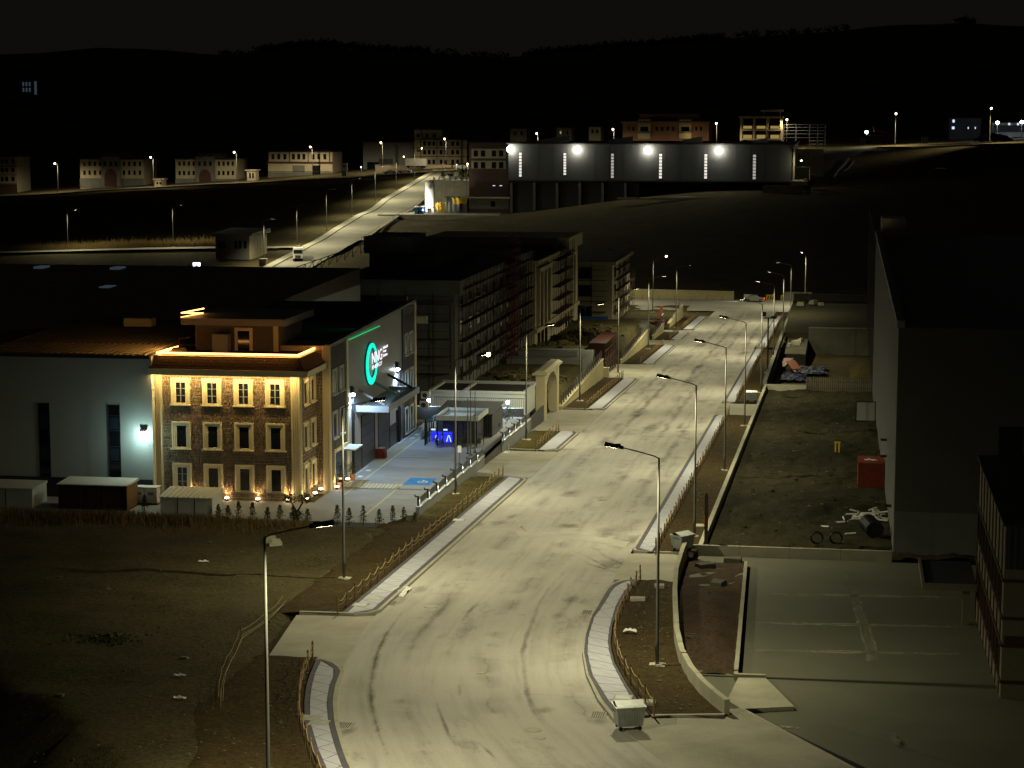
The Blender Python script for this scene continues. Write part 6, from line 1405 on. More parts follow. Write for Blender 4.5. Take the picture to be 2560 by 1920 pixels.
part('hip_roof', MB(t_).hexa([(a[0] - 1, 796, a[1] + .35), (b[0] + 1, 796, a[1] + .35), (b[0] + 1, 814, a[1] + .35), (a[0] - 1, 814, a[1] + .35), (a[0] + 8, 803, a[1] + 2.0), (b[0] - 8, 803, a[1] + 2.0), (b[0] - 8, 807, a[1] + 2.0), (a[0] + 8, 807, a[1] + 2.0)]), 'roof_dark', t)
sg = thing('roadside_sign', 'pale roadside sign board with a round mark beside the timbered house', 'sign', D(*zq(900, 545), 778))
part('board', MB().box(-1.3, 1.3, 0, .2, 1.6, 4.6), 'cream_far', sg); part('mark', MB(lambda p: (p[0], -.02 + p[2] * .1, p[1] + 3.4)).lathe([(.5, 0), (.5, .2)], 12), 'brown_trim', sg); part('foot', MB().box(-.9, .9, 0, .3, -1, 1.6), 'raw_concrete', sg)
sb_ = thing('site_lamp', 'small blue-white post lamp in front of the grey far shed', 'lamp', D(*zq(1048, 530), 778))
part('post', MB().tube((0, 0, -1), (0, 0, 2.2), .1), 'galvanised', sb_); part('lens', MB().lathe([(.1, -.3), (.3, 0), (.1, .3)], 8, (0, 0, 2.4)), 'window_cold', sb_)
lamp('POINT', 'site_light', (0, -.6, 2.2), 150, COOL, sb_, size=.1)
t, f, px, lc = house('grey_shed', 'far grey corrugated shed with a dark doorway', zq, 1062, 1500, 262, 535, 812, 30, 'panel_mid', 'shed')
for i in range(12): bandf(t, f, px, 1062, 1500, 275 + i * 20, 277 + i * 20, 'panel_dark', .06, 'cladding_line')
bandf(t, f, px, 1098, 1200, 432, 535, 'glass_dark', .1, 'doorway'); bandf(t, f, px, 1200, 1320, 405, 460, 'panel_dark', .5, 'annex')
t, f, px, lc = house('timbered_house', 'far four storey timbered house with brown bands and a taller end', zq, 1560, 1960, 240, 490, 805, 18, 'cream_far')
for y0, y1 in ((254, 292), (328, 366), (412, 450)): win(t, f, px, (1595, 1635, 1675, 1737, 1778, 1838, 1880), y0, y1, 24)
for y in (308, 382): bandf(t, f, px, 1560, 1960, y, y + 7, 'brown_trim')
for x in (1562, 1702, 1916): bandf(t, f, px, x - 3, x + 3, 240, 490, 'brown_trim', .15, 'timber')
a, b = px(1505, 155), px(1740, 490); t2 = part('tower_wall', MB(lc(ident)).box(a[0], b[0] if False else px(1560, 0)[0], 805, 822, b[1] - 3, a[1]).box(px(1560, 0)[0] + .002, b[0], 806.5, 822, px(0, 238)[1], a[1]), 'cream_far', t)
part('tower_roof', MB(lc(ident)).box(a[0] - .6, b[0] + .6, 804.4, 822.5, a[1], a[1] + .35), 'roof_dark', t)
f2 = lambda p: f((p[0], p[1], p[2] - 1.45)); win(t, f2, px, (1608, 1672), 188, 220, 24); win(t, f, px, (1540,), 188, 220, 24); win(t, f, px, (1540,), 325, 342, 24)
for y in (235, 308, 382): bandf(t, f, px, 1505, 1560, y, y + 6, 'brown_trim')
# parked cars, low wall
for i, (x, y, Y) in enumerate(((1300, 538, 770), (1425, 528, 770), (1920, 497, 758))):
    p = D(*zq(x, y), Y); car(('white car parked on the upper far street under a lit lamp', 'white car parked on the upper far street nearest the four storey timbered house', 'white car parked on the terrace beside the brick house')[i], (p[0], p[1], p[2]), math.pi, 'car_white', False, group='cars parked on the far streets', scale=1.15)
t = thing('low_wall', 'long pale wall in front of the four storey timbered house', 'wall', D(*zq(1650, 500), 785)); part('wall', MB().box(-22, 22, 0, .3, -1.5, 1.9), 'cream_far', t); part('coping', MB().box(-22.1, 22.1, -.05, .35, 1.9, 2.0), 'raw_concrete', t)
p = D(*zq(1520, 485), 780); t = thing('box_trailer', 'pale box trailer parked by the grey far shed', 'trailer', (p[0], p[1], p[2])); part('box', MB().box(-4.2, 3.8, 0, 2.5, .9, 3.6), 'white_plastic', t); part('chassis', MB().box(-4, 3.8, .3, 2.2, .6, .9), 'black_metal', t)
for x in (-3, 2.4, 3.2): part('wheel', MB(lambda q: (q[0] + x, q[2] + .3, q[1] + .45)).lathe([(.45, -.2), (.45, .2)], 10), 'tyre', t)
# brick house beside the long warehouse
t, f, px, lc = house('brick_house', 'tall brick and pale panelled house at the end of the floodlit warehouse', zm, 72, 292, 262, 610, 634, 20, 'brick_far')
for y0, y1 in ((292, 345), (358, 402)): bandf(t, f, px, 85, 275, y0, y1, 'cream_far', .08, 'pale_panel')
f3 = lambda p: f((p[0], p[1], p[2] + .08))
for y0, y1 in ((303, 333), (367, 398)): win(t, f3, px, (110, 150, 210, 250), y0, y1, 20, trim='brown_trim')
win(t, f, px, (210, 248), 494, 498, 14, 'window_cold', None, 'vent_light'); bandf(t, f, px, 30, 305, 556, 566, 'cream_far', 2.0, 'ledge')
bandf(t, f, px, 72, 292, 568, 625, 'raw_concrete', .15, 'base_wall'); win(t, lambda p: f((p[0], p[1], p[2] + .15)), px, (205,), 582, 614, 26, 'glass_dark', None, 'door')
# long floodlit warehouse
t, f, px, lc = house('floodlit_warehouse', 'long grey warehouse with four floodlights and glowing slit windows', zm, 290, 1862, 266, 468, 620, 60, 'far_panel', 'warehouse', below=.6); LW = t
bandf(t, f, px, 290, 1862, 462, 476, 'panel_dark', .1, 'plinth')
for i in range(20): bandf(t, f, px, 300 + i * 78, 301 + i * 78, 270, 460, 'far_panel', .03, 'cladding_rib')
for i, (x, y0, y1, br) in enumerate(((356, 312, 448, 1), (602, 314, 438, 1), (865, 317, 455, .6), (1131, 318, 458, .9), (1381, 320, 459, .9), (1650, 323, 462, .5))):
    a0, z1_ = px(x - 7, y0); a1, z0 = px(x + 7, y1); s_ = part('slit_window', MB(f).box(a0 - .15, a1 + .15, z0 - .15, z1_ + .15, .0, .05), 'panel_dark', t)
    for j in range(8):
        h_ = (z1_ - z0) / 8; part('lit_pane', MB(f).box(a0, a1, z0 + j * h_ + .1, z0 + (j + 1) * h_ - .1, .052, .07), 'window_lit' if br > .7 else 'window_lit_dim', s_)
for x, y in ((302, 294), (670, 297), (1062, 299), (1454, 301)):
    a, z = px(x, y); fx = part('floodlight', MB(f).box(a - .5, a + .5, z - .1, z + .6, .3, 1.1), 'black_metal', t)
    part('lens', MB(lambda p: f((p[0] + a, p[1] + z, p[2] + 1.15))).lathe([(.1, -.85), (.7, -.6), (.95, 0), (.7, .6), (.1, .85)], 12), 'lens_flood', fx, True)  # lens drawn oversized: the floodlight's bloom is put into its shape
    q = f((a, z - .3, 2.6)); lamp('SPOT', 'flood_light', q, 160, FLOOD, t, size=.3, spot=150, blend=.7, aim=(0, -.55, -1)); lamp('POINT', 'flood_glow', f((a, z, 2.4)), 85, FLOOD, t, size=.25)
for i, (x, y) in enumerate(((540, 248), (905, 250), (1300, 252), (1675, 258))):
    a = D(*zm(x, y), 636); k = MB(lc(ident)); n = 8; w_ = 3.6 - i * .4
    for j in range(n):
        t0, t1 = math.pi * j / n, math.pi * (j + 1) / n
        k.hexa([(a[0] - w_ + 1.0, 626, a[2] - .9 + 1.5 * math.sin(t0)), (a[0] - w_ + 1.0, 626, a[2] - .9 + 1.5 * math.sin(t1)), (a[0] + w_, 645, a[2] + 1.5 * math.sin(t1)), (a[0] + w_, 645, a[2] + 1.5 * math.sin(t0)),
                (a[0] - w_ + 1.0 - .1, 626, a[2] - 1.9), (a[0] - w_ + .9, 626, a[2] - 1.9), (a[0] + w_ - .1, 645, a[2] - 1.9), (a[0] + w_ - .1, 645, a[2] - 1.9)])
    part('roof_hood', k, 'panel_white' if i % 2 == 0 else 'panel_mid', t)
for i in range(6): a0, z1_ = px(300 + i * 126, 480); a1, z0 = px(312 + i * 126, 625 - i * 12); part('undercroft_column', MB(f).box(a0, a1, z0 - 1, z1_, -1, .1), 'raw_concrete', t)
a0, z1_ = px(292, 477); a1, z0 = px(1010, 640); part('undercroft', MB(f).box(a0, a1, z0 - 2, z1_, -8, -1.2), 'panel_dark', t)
bandf(t, f, px, 1858, 1872, 262, 480, 'cream_far', -.3, 'corner_post')
o = tuple(t.location)
pt = thing('loading_terrace', 'pale loading terrace at the slope end of the floodlit warehouse', 'terrace', D(*zm(1890, 470), 612)); part('deck', MB().box(-1.8, 2.8, -4, 24, -1.2, 0), 'apron_concrete', pt); part('skirt', MB().box(-10, 1.6, -4.6, -4.1, -3.4, -1.1), 'raw_concrete', pt)
lamp('POINT', 'terrace_light', (.8, 6, 5.5), 420, STREET, pt, size=.2); part('lamp_head', MB().box(.6, 1.0, 5.8, 6.2, 5.7, 5.9), 'lens_warm', pt)
solo('terrace_strip', MB().box(-66, -18, 603, 604.2, 4.6, 5.2).box(-52, -40, 606, 610, 4.9, 5.3), 'apron_concrete', 'pale concrete strip on the bank below the floodlit warehouse', 'slab')
rw = thing('bank_wall', 'pale retaining wall with slots between warehouse and bare slope', 'wall', D(*zm(1950, 440), 655)); part('wall', MB().box(-4.2, 4.4, 0, .6, -2, 8.2), 'wall_concrete', rw)
for x in (-3.0, -1.6, -.2, 1.4): part('slot', MB().box(x - .09, x + .09, -.03, 0, 5.0, 7.0), 'black_metal', rw)
part('ledge', MB().box(-4.2, 4.4, -.4, 0, 4.3, 4.6), 'wall_concrete', rw)
pg = thing('pipe_gantry', 'white overhead pipe and small red machine at the warehouse terrace', 'pipe', D(*zm(1960, 490), 612)); part('pipe', MB().path([(-4.8, 3, 5.0), (-.3, 3, 4.9), (-.3, 3, 1)], .17), 'white_plastic', pg); part('machine', MB().box(-1.0, 1.2, 3.4, 5.0, 0, 2.8), 'red_far', pg); part('cabinet', MB().box(-2, -1.1, 3, 4.4, 0, 1.6), 'cream_far', pg)
# pink house, concrete frame, steel frame behind the warehouse roof
t, f, px, lc = house('pink_house', 'pink rendered house with two white balconies behind the floodlit warehouse', zm, 922, 1398, 143, 236, 762, 20, 'pink_render', below=7)
bandf(t, f, px, 914, 1406, 141, 152, 'pink_render', 1.2, 'cornice')
for x in (955, 981, 1110, 1140, 1171, 1201, 1329, 1355): win(t, f, px, (x,), 170, 192, 11)
for x in (1042, 1268): 
    bandf(t, f, px, x - 34, x + 34, 130, 236, 'trim', .5, 'balcony_bay'); f4 = lambda p: f((p[0], p[1], p[2] + .5)); win(t, f4, px, (x,), 170, 196, 44); a0, z1_ = px(x - 32, 196); a1, z0 = px(x + 32, 206); part('balcony_front', MB(f).box(a0, a1, z0, z1_, .5, 1.6), 'panel_mid', t); part('loggia', MB(f4).box(px(x - 30, 0)[0], px(x + 30, 0)[0], px(0, 166)[1], px(0, 158)[1], 0, .2), 'trim', t)
a0, z1_ = px(1000, 100); a1, z0 = px(1328, 128); part('roof_house', MB(lc(ident)).box(a0, a1, 770, 782, z0, z1_), 'pink_render', t); part('roof_slab', MB(lc(ident)).box(a0 - 1, a1 + 1, 769, 783, z1_, z1_ + .4), 'roof_dark', t)
lamp('POINT', 'balcony_light', f((px(1290, 0)[0], px(0, 215)[1], 3)), 60, WARM, t, size=.2)
fb_ = thing('unfinished_building', 'unfinished concrete frame with yellow light on its floors', 'building', D(*zm(1690, 238), 742)); o = tuple(fb_.location); lc = lambda f: (lambda p: tuple(c - d for c, d in zip(f(p), o))); f = lc(front(742))
def px(x, y): q = D(*zm(x, y), 742); return q[0], q[2]
for x in (1577, 1647, 1720, 1797): a0, z1_ = px(x - 5, 125); a1, z0 = px(x + 5, 240); part('column', MB(f).box(a0, a1, z0 - 6, z1_, -14, 0), 'cream', fb_)
for y0, y1, ex in ((112, 124, 8), (184, 193, 0), (236, 244, 0)): a0, z1_ = px(1572 - ex, y0); a1, z0 = px(1802 + ex, y1); part('floor_slab', MB(f).box(a0, a1, z0, z1_, -14.2, .2 + ex * .08), 'cream', fb_)
for y0, y1 in ((125, 184), (193, 236)): a0, z1_ = px(1580, y0); a1, z0 = px(1794, y1); part('back_wall', MB(f).box(a0, a1, z0, z1_, -8, -7.6), 'brown_trim', fb_)
for x in (1605, 1680, 1757):
    for y0, y1 in ((166, 181), (216, 238)): a0, z1_ = px(x - 22, y0); a1, z0 = px(x + 26, y1); part('lit_panel', MB(f).box(a0, a1, z0, z1_, -7.5, -7.2), 'amber_glow', fb_)  # yellow light on the floors is put into self-glowing panels
a0, z1_ = px(1684, 76); a1, z0 = px(1808, 88); part('roof_canopy', MB(f).box(a0, a1, z0, z1_, -10, 0), 'cream', fb_)
for x in (1700, 1790): a0, z1_ = px(x - 3, 88); a1, z0 = px(x + 3, 112); part('canopy_post', MB(f).box(a0, a1, z0, z1_, -5, -4.6), 'cream', fb_)
sf = thing('steel_skeleton', 'bare grey steel frame beside the unfinished concrete building', 'frame', D(*zm(1925, 290), 748)); o = tuple(sf.location); f = lc(front(748))
def px(x, y): q = D(*zm(x, y), 748); return q[0], q[2]
for d in (0, -8):
    for y in (156, 172, 190, 208, 228): a, b = px(1808, y), px(2045, y); part('beam', MB(f).box(a[0], b[0], a[1] - .2, a[1], d, d + .25), 'panel_dark', sf)
    for x in (1812, 1880, 1955, 2000, 2042): a, b = px(x, 156), px(x, 292); part('column', MB(f).box(a[0] - .12, a[0] + .12, b[1] - 1, a[1], d, d + .25), 'panel_dark', sf)
for y in (246, 264): a, b = px(1955, y), px(2045, y); part('beam', MB(f).box(a[0], b[0], a[1] - .22, a[1], 0, .25), 'galvanised', sf)
# half-hidden dark blocks behind the warehouse
for i, (x0, x1, yt, lb) in enumerate(((735, 800, 172, 'narrow cream block with dark windows behind the floodlit warehouse'), (555, 640, 178, 'dim grey block behind the warehouse roof'), (300, 390, 182, 'dim low block behind the brick end of the warehouse'))):
    t, f, px, lc = house('far_block', lb, zm, x0, x1, yt, 236, 772, 10, 'cream_far' if i == 0 else 'raw_concrete', below=8); win(t, f, px, [x0 + (x1 - x0) * k for k in (.3, .7)], yt + 14, yt + 34, 12)
t, f, px, lc = house('far_block', 'flat grey roof shed far behind the four storey timbered house', zq, 1800, 2120, 200, 250, 850, 14, 'raw_concrete', below=6)
# flat-roofed house and small things by the lower street
fh_ = thing('flat_house', 'single storey flat-roofed house on the bank beside the climbing street', 'building', (-163, 520, far_h(-163, 520))); z0 = D(*zw(2000, 1130), 516)[2]
fh_.location = (-160, 516, z0); o = tuple(fh_.location); lc = lambda f: (lambda p: tuple(c - d for c, d in zip(f(p), o))); f = lc(front(516))
def px(x, y): q = D(*zw(x, y), 516); return q[0], q[2]
a, b = px(1860, 1000), px(2155, 1140); part('wall', MB(lc(ident)).box(a[0], b[0], 516, 532, b[1] - 2, a[1]), 'panel_mid', fh_)
part('side_wall', MB(lc(ident)).box(b[0] + .002, b[0] + .1, 516, 532, b[1] - 2, a[1]), 'cream', fh_)
part('roof', MB(lc(ident)).hexa([(a[0] - .8, 515.2, a[1]), (b[0] + .9, 515.2, a[1]), (b[0] + .9, 533, a[1]), (a[0] - .8, 533, a[1]), (a[0] - .8, 515.2, a[1] + .6), (b[0] + .9, 515.2, a[1] + .6), (b[0] + .9, 533, a[1] + 1.2), (a[0] - .8, 533, a[1] + 1.2)]), 'panel_mid', fh_)
for x in (1900, 1935, 2040, 2075, 2120): w0 = px(x - 12, 1045); w1 = px(x + 12, 1110); part('window', MB(f).box(w0[0], w1[0], w1[1], w0[1], .004, .05), 'glass_dark', fh_)
for i in range(5): part('side_window', MB(lc(side(b[0] + .1))).box(518 + i * 2.6, 519.6 + i * 2.6, b[1] + .4, a[1] - .7, .004, .05), 'panel_white', fh_)
p = D(*zw(1700, 1288), 300); kk = thing('lit_kiosk', 'tiny brightly lit white kiosk behind the dark hall roofs', 'kiosk', (p[0], 300, p[2] - 3)); part('body', MB().box(-.6, .6, 0, 1, 2.0, 3.05), 'panel_dark', kk)
for s_ in (-.38, .38): part('lit_panel', MB().box(s_ - .17, s_ + .17, -.05, 0, 3.06 - 0, 3.9), 'kiosk_lit', kk)
part('lit_header', MB().box(-.58, .58, -.06, -.01, 3.7, 3.98), 'kiosk_lit', kk); part('body_top', MB().box(-.6, .6, 0, 1, 3.05, 4.0), 'panel_white', kk)
kl = thing('kiosk_lamp', 'thin lamp post bending over the tiny lit kiosk', 'lamp', (p[0] - 1.6, 300, p[2] - 3)); part('post', MB().path([(0, 0, 0), (0, 0, 4.7), (1.4, 0, 5.0)], .04), 'galvanised', kl); part('head', MB().box(1.3, 1.7, -.1, .1, 4.95, 5.05), 'galvanised', kl)
lamp('POINT', 'kiosk_glow', (0, -.8, 3.6), 25, (.9, .92, 1), kk, size=.2)
p = D(*zq(195, 1325), 503); t = thing('utility_box', 'pale concrete utility box at the foot of the lowest far lamp', 'cabinet', p); part('box', MB().box(-.9, .9, 0, 1.2, -.3, 1.5), 'wall_concrete', t); part('lid', MB().box(-1, 1, -.1, 1.3, 1.5, 1.65), 'wall_concrete', t)
# tanker truck
p = D(*zq(500, 1262), 512); tk = thing('tanker_truck', 'white-cabbed tanker truck with a red tank on the far climbing street', 'truck', (p[0], 512, far_h(-140, 513) + .5), .25)
cbn = part('cab', MB().hexa([(-1.25, 0, .6), (1.25, 0, .6), (1.25, 2.2, .6), (-1.25, 2.2, .6), (-1.2, .25, 3.3), (1.2, .25, 3.3), (1.2, 2.2, 3.5), (-1.2, 2.2, 3.5)]), 'car_white', tk)
part('windscreen', MB().hexa([(-1.1, .04, 2.0), (1.1, .04, 2.0), (1.1, .1, 2.0), (-1.1, .1, 2.0), (-1.05, .14, 2.9), (1.05, .14, 2.9), (1.05, .2, 2.9), (-1.05, .2, 2.9)]), 'glass_dark', cbn)
part('grille', MB().box(-.7, .7, -.06, -.002, .7, 1.5), 'panel_dark', cbn)
for s_ in (-.9, .9): part('headlight', MB().box(s_ - .18, s_ + .18, -.08, -.002, .75, 1.0), 'white_plastic', cbn)
part('tank', MB(lambda p: (p[0], p[2] + 2.6, p[1] + 2.2)).lathe([(.3, 0), (1.15, .15), (1.2, .4), (1.2, 5.6), (1.15, 5.9), (.3, 6.0)], 16), 'red_far', tk, True)
part('catwalk', MB().box(-.5, .5, 3.0, 8.2, 3.42, 3.55).box(-.5, -.42, 3, 8.2, 3.55, 3.9).box(.42, .5, 3, 8.2, 3.55, 3.9), 'red_far', tk); part('chassis', MB().box(-1.1, 1.1, 2.3, 8.6, .55, 1.0), 'black_metal', tk)
for y in (1.1, 5.8, 7.2):
    for s_ in (-1, 1): part('wheel', MB(lambda q: (s_ * 1.05 + q[2], q[0] + y, q[1] + .5)).lathe([(.5, -.18), (.5, .18)], 12), 'tyre', tk)
# railing on the tank side of the street
rl = thing('street_railing', 'thin railing along the tank side of the climbing street', 'railing', (-132.4, 560, far_h(-133, 560)))
for i in range(56):
    y = 560 + i * 2.4
    if 588 < y < 606: continue
    part('post', MB().tube((-.036 * (y - 560), y - 560, far_h(-134, y) - far_h(-134, 560) - .2), (-.036 * (y - 560), y - 560, far_h(-134, y) - far_h(-134, 560) + 1.7), .05, None, 5), 'rust_metal', rl)
k = MB()
for i in range(56):
    y = 560 + i * 2.4
    if 586 < y < 606: continue
    h0, h1 = far_h(-134, y) - far_h(-134, 560), far_h(-134, y + 2.4) - far_h(-134, 560)
    for zz in (.8, 1.65): k.tube((-.036 * (y - 560), y - 560, h0 + zz), (-.036 * (y - 557.6), y - 557.6, h1 + zz), .04, None, 4)
part('rail', k, 'rust_metal', rl)
# lit tank yard
TY = -1.0
p = D(*zk(588, 1490), 626); TZ = p[2]
struct('tank_yard', MB().box(p[0] - 14, -88, 617, 648, TZ - 3, TZ), 'apron_concrete', 'pale concrete yard round the lit tank')
ta = thing('storage_tank', 'tall white upright storage tank, brightly lit at its foot', 'tank', (p[0], 628, TZ))
part('shell', MB().lathe([(.6, 1.5), (1.35, 1.8), (1.55, 2.3), (1.55, 9.2), (1.4, 9.8), (.7, 10.1)], 24), 'white_plastic', ta, True)
for i in range(4): part('leg', MB().tube((1.2 * math.cos(i * 1.57 + .78), 1.2 * math.sin(i * 1.57 + .78), 0), (1.2 * math.cos(i * 1.57 + .78), 1.2 * math.sin(i * 1.57 + .78), 2.0), .12), 'white_plastic', ta)
ls = MB(lambda q: (1.57 * math.sin(q[0] / 1.57 + .35) * (1 + q[2]), -1.57 * math.cos(q[0] / 1.57 + .35) * (1 + q[2]), q[1])); 
for i in range(20):
    t0, t1 = 2 * math.pi * i / 20, 2 * math.pi * (i + 1) / 20
    if 8 < i < 12 and False: continue
    for r0, r1 in ((.62, .48), (.26, .0)): ls.add([(r0 * math.cos(t0), 8.2 + r0 * math.sin(t0), .01), (r0 * math.cos(t1), 8.2 + r0 * math.sin(t1), .01), (r1 * math.cos(t1), 8.2 + r1 * math.sin(t1), .01), (r1 * math.cos(t0), 8.2 + r1 * math.sin(t0), .01)], [(0, 1, 2, 3)])
part('round_logo', ls, 'black_metal', ta)
fl_ = part('floodlight', MB().box(-2.2, -1.7, -5.2, -4.9, .4, .8), 'black_metal', ta); lamp('SPOT', 'tank_light', (-1.2, -5.2, 1.0), 5200, (1, .95, .82), ta, size=.2, spot=80, blend=.5, aim=(1.1, 5, 2.6)); lamp('POINT', 'tank_yard_light', (-3.5, -2.5, 4.2), 1100, (1, .95, .82), ta, size=.2)
yf = thing('yellow_cage', 'yellow metal cage at the foot of the lit tank', 'cage', (p[0] + 3.4, 626.5, TZ))
for x in (-1.2, -.4, .4, 1.2):
    part('post', MB().box(x - .12, x + .12, -.1, .1, 0, 3.0), 'yellow_metal', yf); part('post', MB().box(x - .12, x + .12, 2.0, 2.2, 0, 3.4), 'yellow_metal', yf)
for z in (.8, 1.9, 2.9): part('rail', MB().box(-1.3, 1.3, -.14, -.1, z, z + .2), 'yellow_metal', yf)
for i, (x, y) in enumerate(((398, 1500), (455, 1500), (512, 1470))):
    q = D(*zk(x, y), 623 if i < 2 else 627); b_ = thing('blue_container', ('blue tank container on the pale yard, outermost of three', 'blue tank container on the pale yard, middle of three', 'blue tank container nearest the lit tank')[i], 'tank container', (q[0], q[1], TZ), 0, 'blue tank containers by the lit tank')
    part('box', MB().box(-.75, .75, 0, 1.4, .15, 2.0), 'blue_metal', b_); part('lid', MB().box(-.8, .8, -.05, 1.45, 2.0, 2.2), 'white_plastic', b_); part('pallet', MB().box(-.8, .8, 0, 1.4, 0, .15), 'wood_post', b_)
sh_ = thing('pump_shed', 'small grey shed beside the lit tank', 'shed', (p[0] + 7.5, 634, TZ)); part('wall', MB().box(-3.5, 3, 0, 4, 0, 4.6), 'raw_concrete', sh_); part('roof', MB().box(-4.2, 4.6, -.6, 4.5, 4.6, 4.9), 'raw_concrete', sh_); part('door', MB().box(.6, 1.6, -.05, 0, 0, 3.2), 'glass_dark', sh_)
ys_ = thing('yellow_skip', 'yellow skip under the brick house ledge', 'skip', D(*zk(1085, 1345), 634)); part('tub', MB().hexa([(-2, 0, 0), (2, 0, 0), (2, 2, 0), (-2, 2, 0), (-2.4, -.3, 1.9), (2.4, -.3, 1.9), (2.4, 2.3, 1.9), (-2.4, 2.3, 1.9)]), 'yellow_metal', ys_); part('rim', MB().box(-2.5, 2.5, -.4, -.25, 1.75, 2.0), 'yellow_metal', ys_)
gwll = thing('green_wall', 'green-lit retaining wall below the garden terrace', 'wall', D(*zk(980, 1230), 646)); part('wall', MB().box(-7.8, 8.4, 0, 1, -5, 5.3), 'wall_concrete', gwll)
for i in range(1, 4): part('joint', MB().box(-7.8 + i * 4 - .05, -7.8 + i * 4 + .05, -.02, 0, -5, 5.2), 'raw_concrete', gwll)
gt = gwll.location
struct('garden_terrace', MB().box(gt[0] - 7.6, gt[0] + 8.4, 646.5, 690, gt[2] - 2, gt[2] + 5.0), 'panel_white', 'small pale lit garden terrace')
for i in range(9): shrub('terrace_conifer', ('small dark conifer on the terrace edge, first from the climbing street', 'second small conifer on the terrace edge from the climbing street', 'third small conifer on the terrace edge from the climbing street', 'fourth small conifer on the terrace edge', 'middle small conifer on the terrace edge', 'sixth small conifer on the terrace edge', 'seventh small conifer on the terrace edge', 'eighth small conifer on the terrace edge', 'last small conifer on the terrace edge, nearest the brick house')[i], (gt[0] - 6.5 + i * 1.75, 647.2, gt[2] + 5.0), 1.3, .45, 'cone', 200 + i, 'conifers on the terrace edge', n=90, leaf=.16)
for i, (x, h_, s_) in enumerate(((-4.2, 3.0, 'ball'), (-1.8, 3.2, 'ball'), (.4, 4.2, 'ball'), (2.0, 4.6, 'cone'), (4.2, 3.4, 'ball'), (6.6, 3.0, 'ball'))):
    shrub('garden_tree', ('pale lit young tree on the terrace beside the first garden lamp', 'pale lit young tree between the garden lamps', 'tallest rounded young tree on the terrace', 'dark pointed young tree on the terrace', 'pale lit tree between the pointed tree and the brick house', 'pale lit tree closest to the brick house')[i], (gt[0] + x, 651 + (i % 3) * 2, gt[2] + 5), h_, 1.2 if s_ == 'ball' else .6, s_, 220 + i, 'young trees on the lit terrace', 'bright_leaf' if s_ == 'ball' else 'conifer_leaf', 'tree', .28, 260)
for i, x in enumerate((-5.2, -1.0, 2.2, 5.2)):
    l_ = thing('garden_lamp', ('garden lamp post nearest the climbing street', 'second garden lamp post on the terrace', 'third garden lamp post on the terrace', 'garden lamp post nearest the brick house')[i], 'lamp', (gt[0] + x, 655 + i * 2, gt[2] + 5)); part('post', MB().tube((0, 0, 0), (0, 0, 5), .07), 'galvanised', l_); part('lens', MB().lathe([(.08, -.2), (.24, 0), (.08, .2)], 8, (0, 0, 5.2)), 'lens_amber' if i > 1 else 'white_plastic', l_)
    if i > 0: lamp('POINT', 'garden_light', (0, -.5, 4.6), 420, (1, .95, .75), l_, size=.15)
# dump truck, diggers and site lights on the right
p = D(*zrr(1060, 540), 720); dt = thing('dump_truck', 'orange dump truck with its body tipped up on the far slope top', 'truck', p)
part('tub', MB().hexa([(-5.2, 0, 1.4), (2.5, 0, 1.4), (2.5, 2.5, 1.4), (-5.2, 2.5, 1.4), (-5.2, 0, 3.0), (2.5, 0, 3.0), (2.5, 2.5, 3.0), (-5.2, 2.5, 3.0)]), 'wood_post', dt); part('raised_lid', MB().hexa([(-4.4, 0, 4.4), (2.2, 0, 3.1), (2.2, 2.5, 3.1), (-4.4, 2.5, 4.4), (-4.6, 0, 6.0), (2.2, 0, 3.2), (2.2, 2.5, 3.2), (-4.6, 2.5, 6.0)]), 'orange_panel', dt); part('cab', MB().box(-7.4, -5.3, 0, 2.5, .8, 3.2), 'red_far', dt)
for x in (-6.4, -1, .8): part('wheel', MB(lambda q: (q[0] + x, q[2], q[1] + .6)).lathe([(.6, -.25), (.6, .25)], 10), 'tyre', dt)
def site_lamp(x, y, Y, label, e, col=(.75, .85, 1)):
    p = D(*zrr(x, y), Y); t = thing('floodlight_mast', label, 'floodlight', (p[0], Y, p[2] - 5)); part('pole', MB().tube((0, 0, -2), (0, 0, 5), .1), 'galvanised', t); part('lens', MB().lathe([(.1, -.5), (.42, -.35), (.55, 0), (.42, .35), (.1, .5)], 10, (0, -.3, 5)), 'lens_cool', t); lamp('POINT', 'site_light', (0, -1.5, 4.8), e, col, t, size=.2)
site_lamp(893, 437, 735, 'blue-white site floodlight beside the dump truck', 700); site_lamp(1990, 358, 735, 'blue-white site floodlight behind the far slope lamp', 700); site_lamp(2193, 352, 735, 'blue-white site floodlight beyond the low white shed', 600)
for i, (x, y) in enumerate(((862, 540), (1380, 535))):
    p = D(*zrr(x, y), 712); t = thing('site_cabin', ('pale site cabin in front of the dump truck', 'lone pale site cabin on the slope top')[i], 'cabin', p); part('body', MB().box(-1.0, 1.0, 0, 2.4, 0, 2.2), 'cream_far', t); part('roof', MB().box(-1.1, 1.1, -.1, 2.5, 2.2, 2.35), 'raw_concrete', t)
t, f, px, lc = house('site_offices', 'dark site offices with a few cold lit windows on the far slope', zrr, 1590, 1850, 325, 430, 760, 12, 'panel_dark', below=6)
win(t, f, px, (1622,), 332, 356, 18, 'window_cold'); win(t, f, px, (1619,), 390, 412, 22, 'window_cold'); win(t, f, px, (1745, 1804), 393, 410, 8, 'window_cold')
t, f, px, lc = house('white_shed', 'low white shed under the far site floodlights', zrr, 1950, 2230, 358, 450, 752, 10, 'panel_white', below=5); win(t, f, px, (2088, 2162), 360, 378, 16, 'window_cold'); bandf(t, f, px, 1950, 2230, 380, 436, 'panel_dark', .4, 'dark_front')
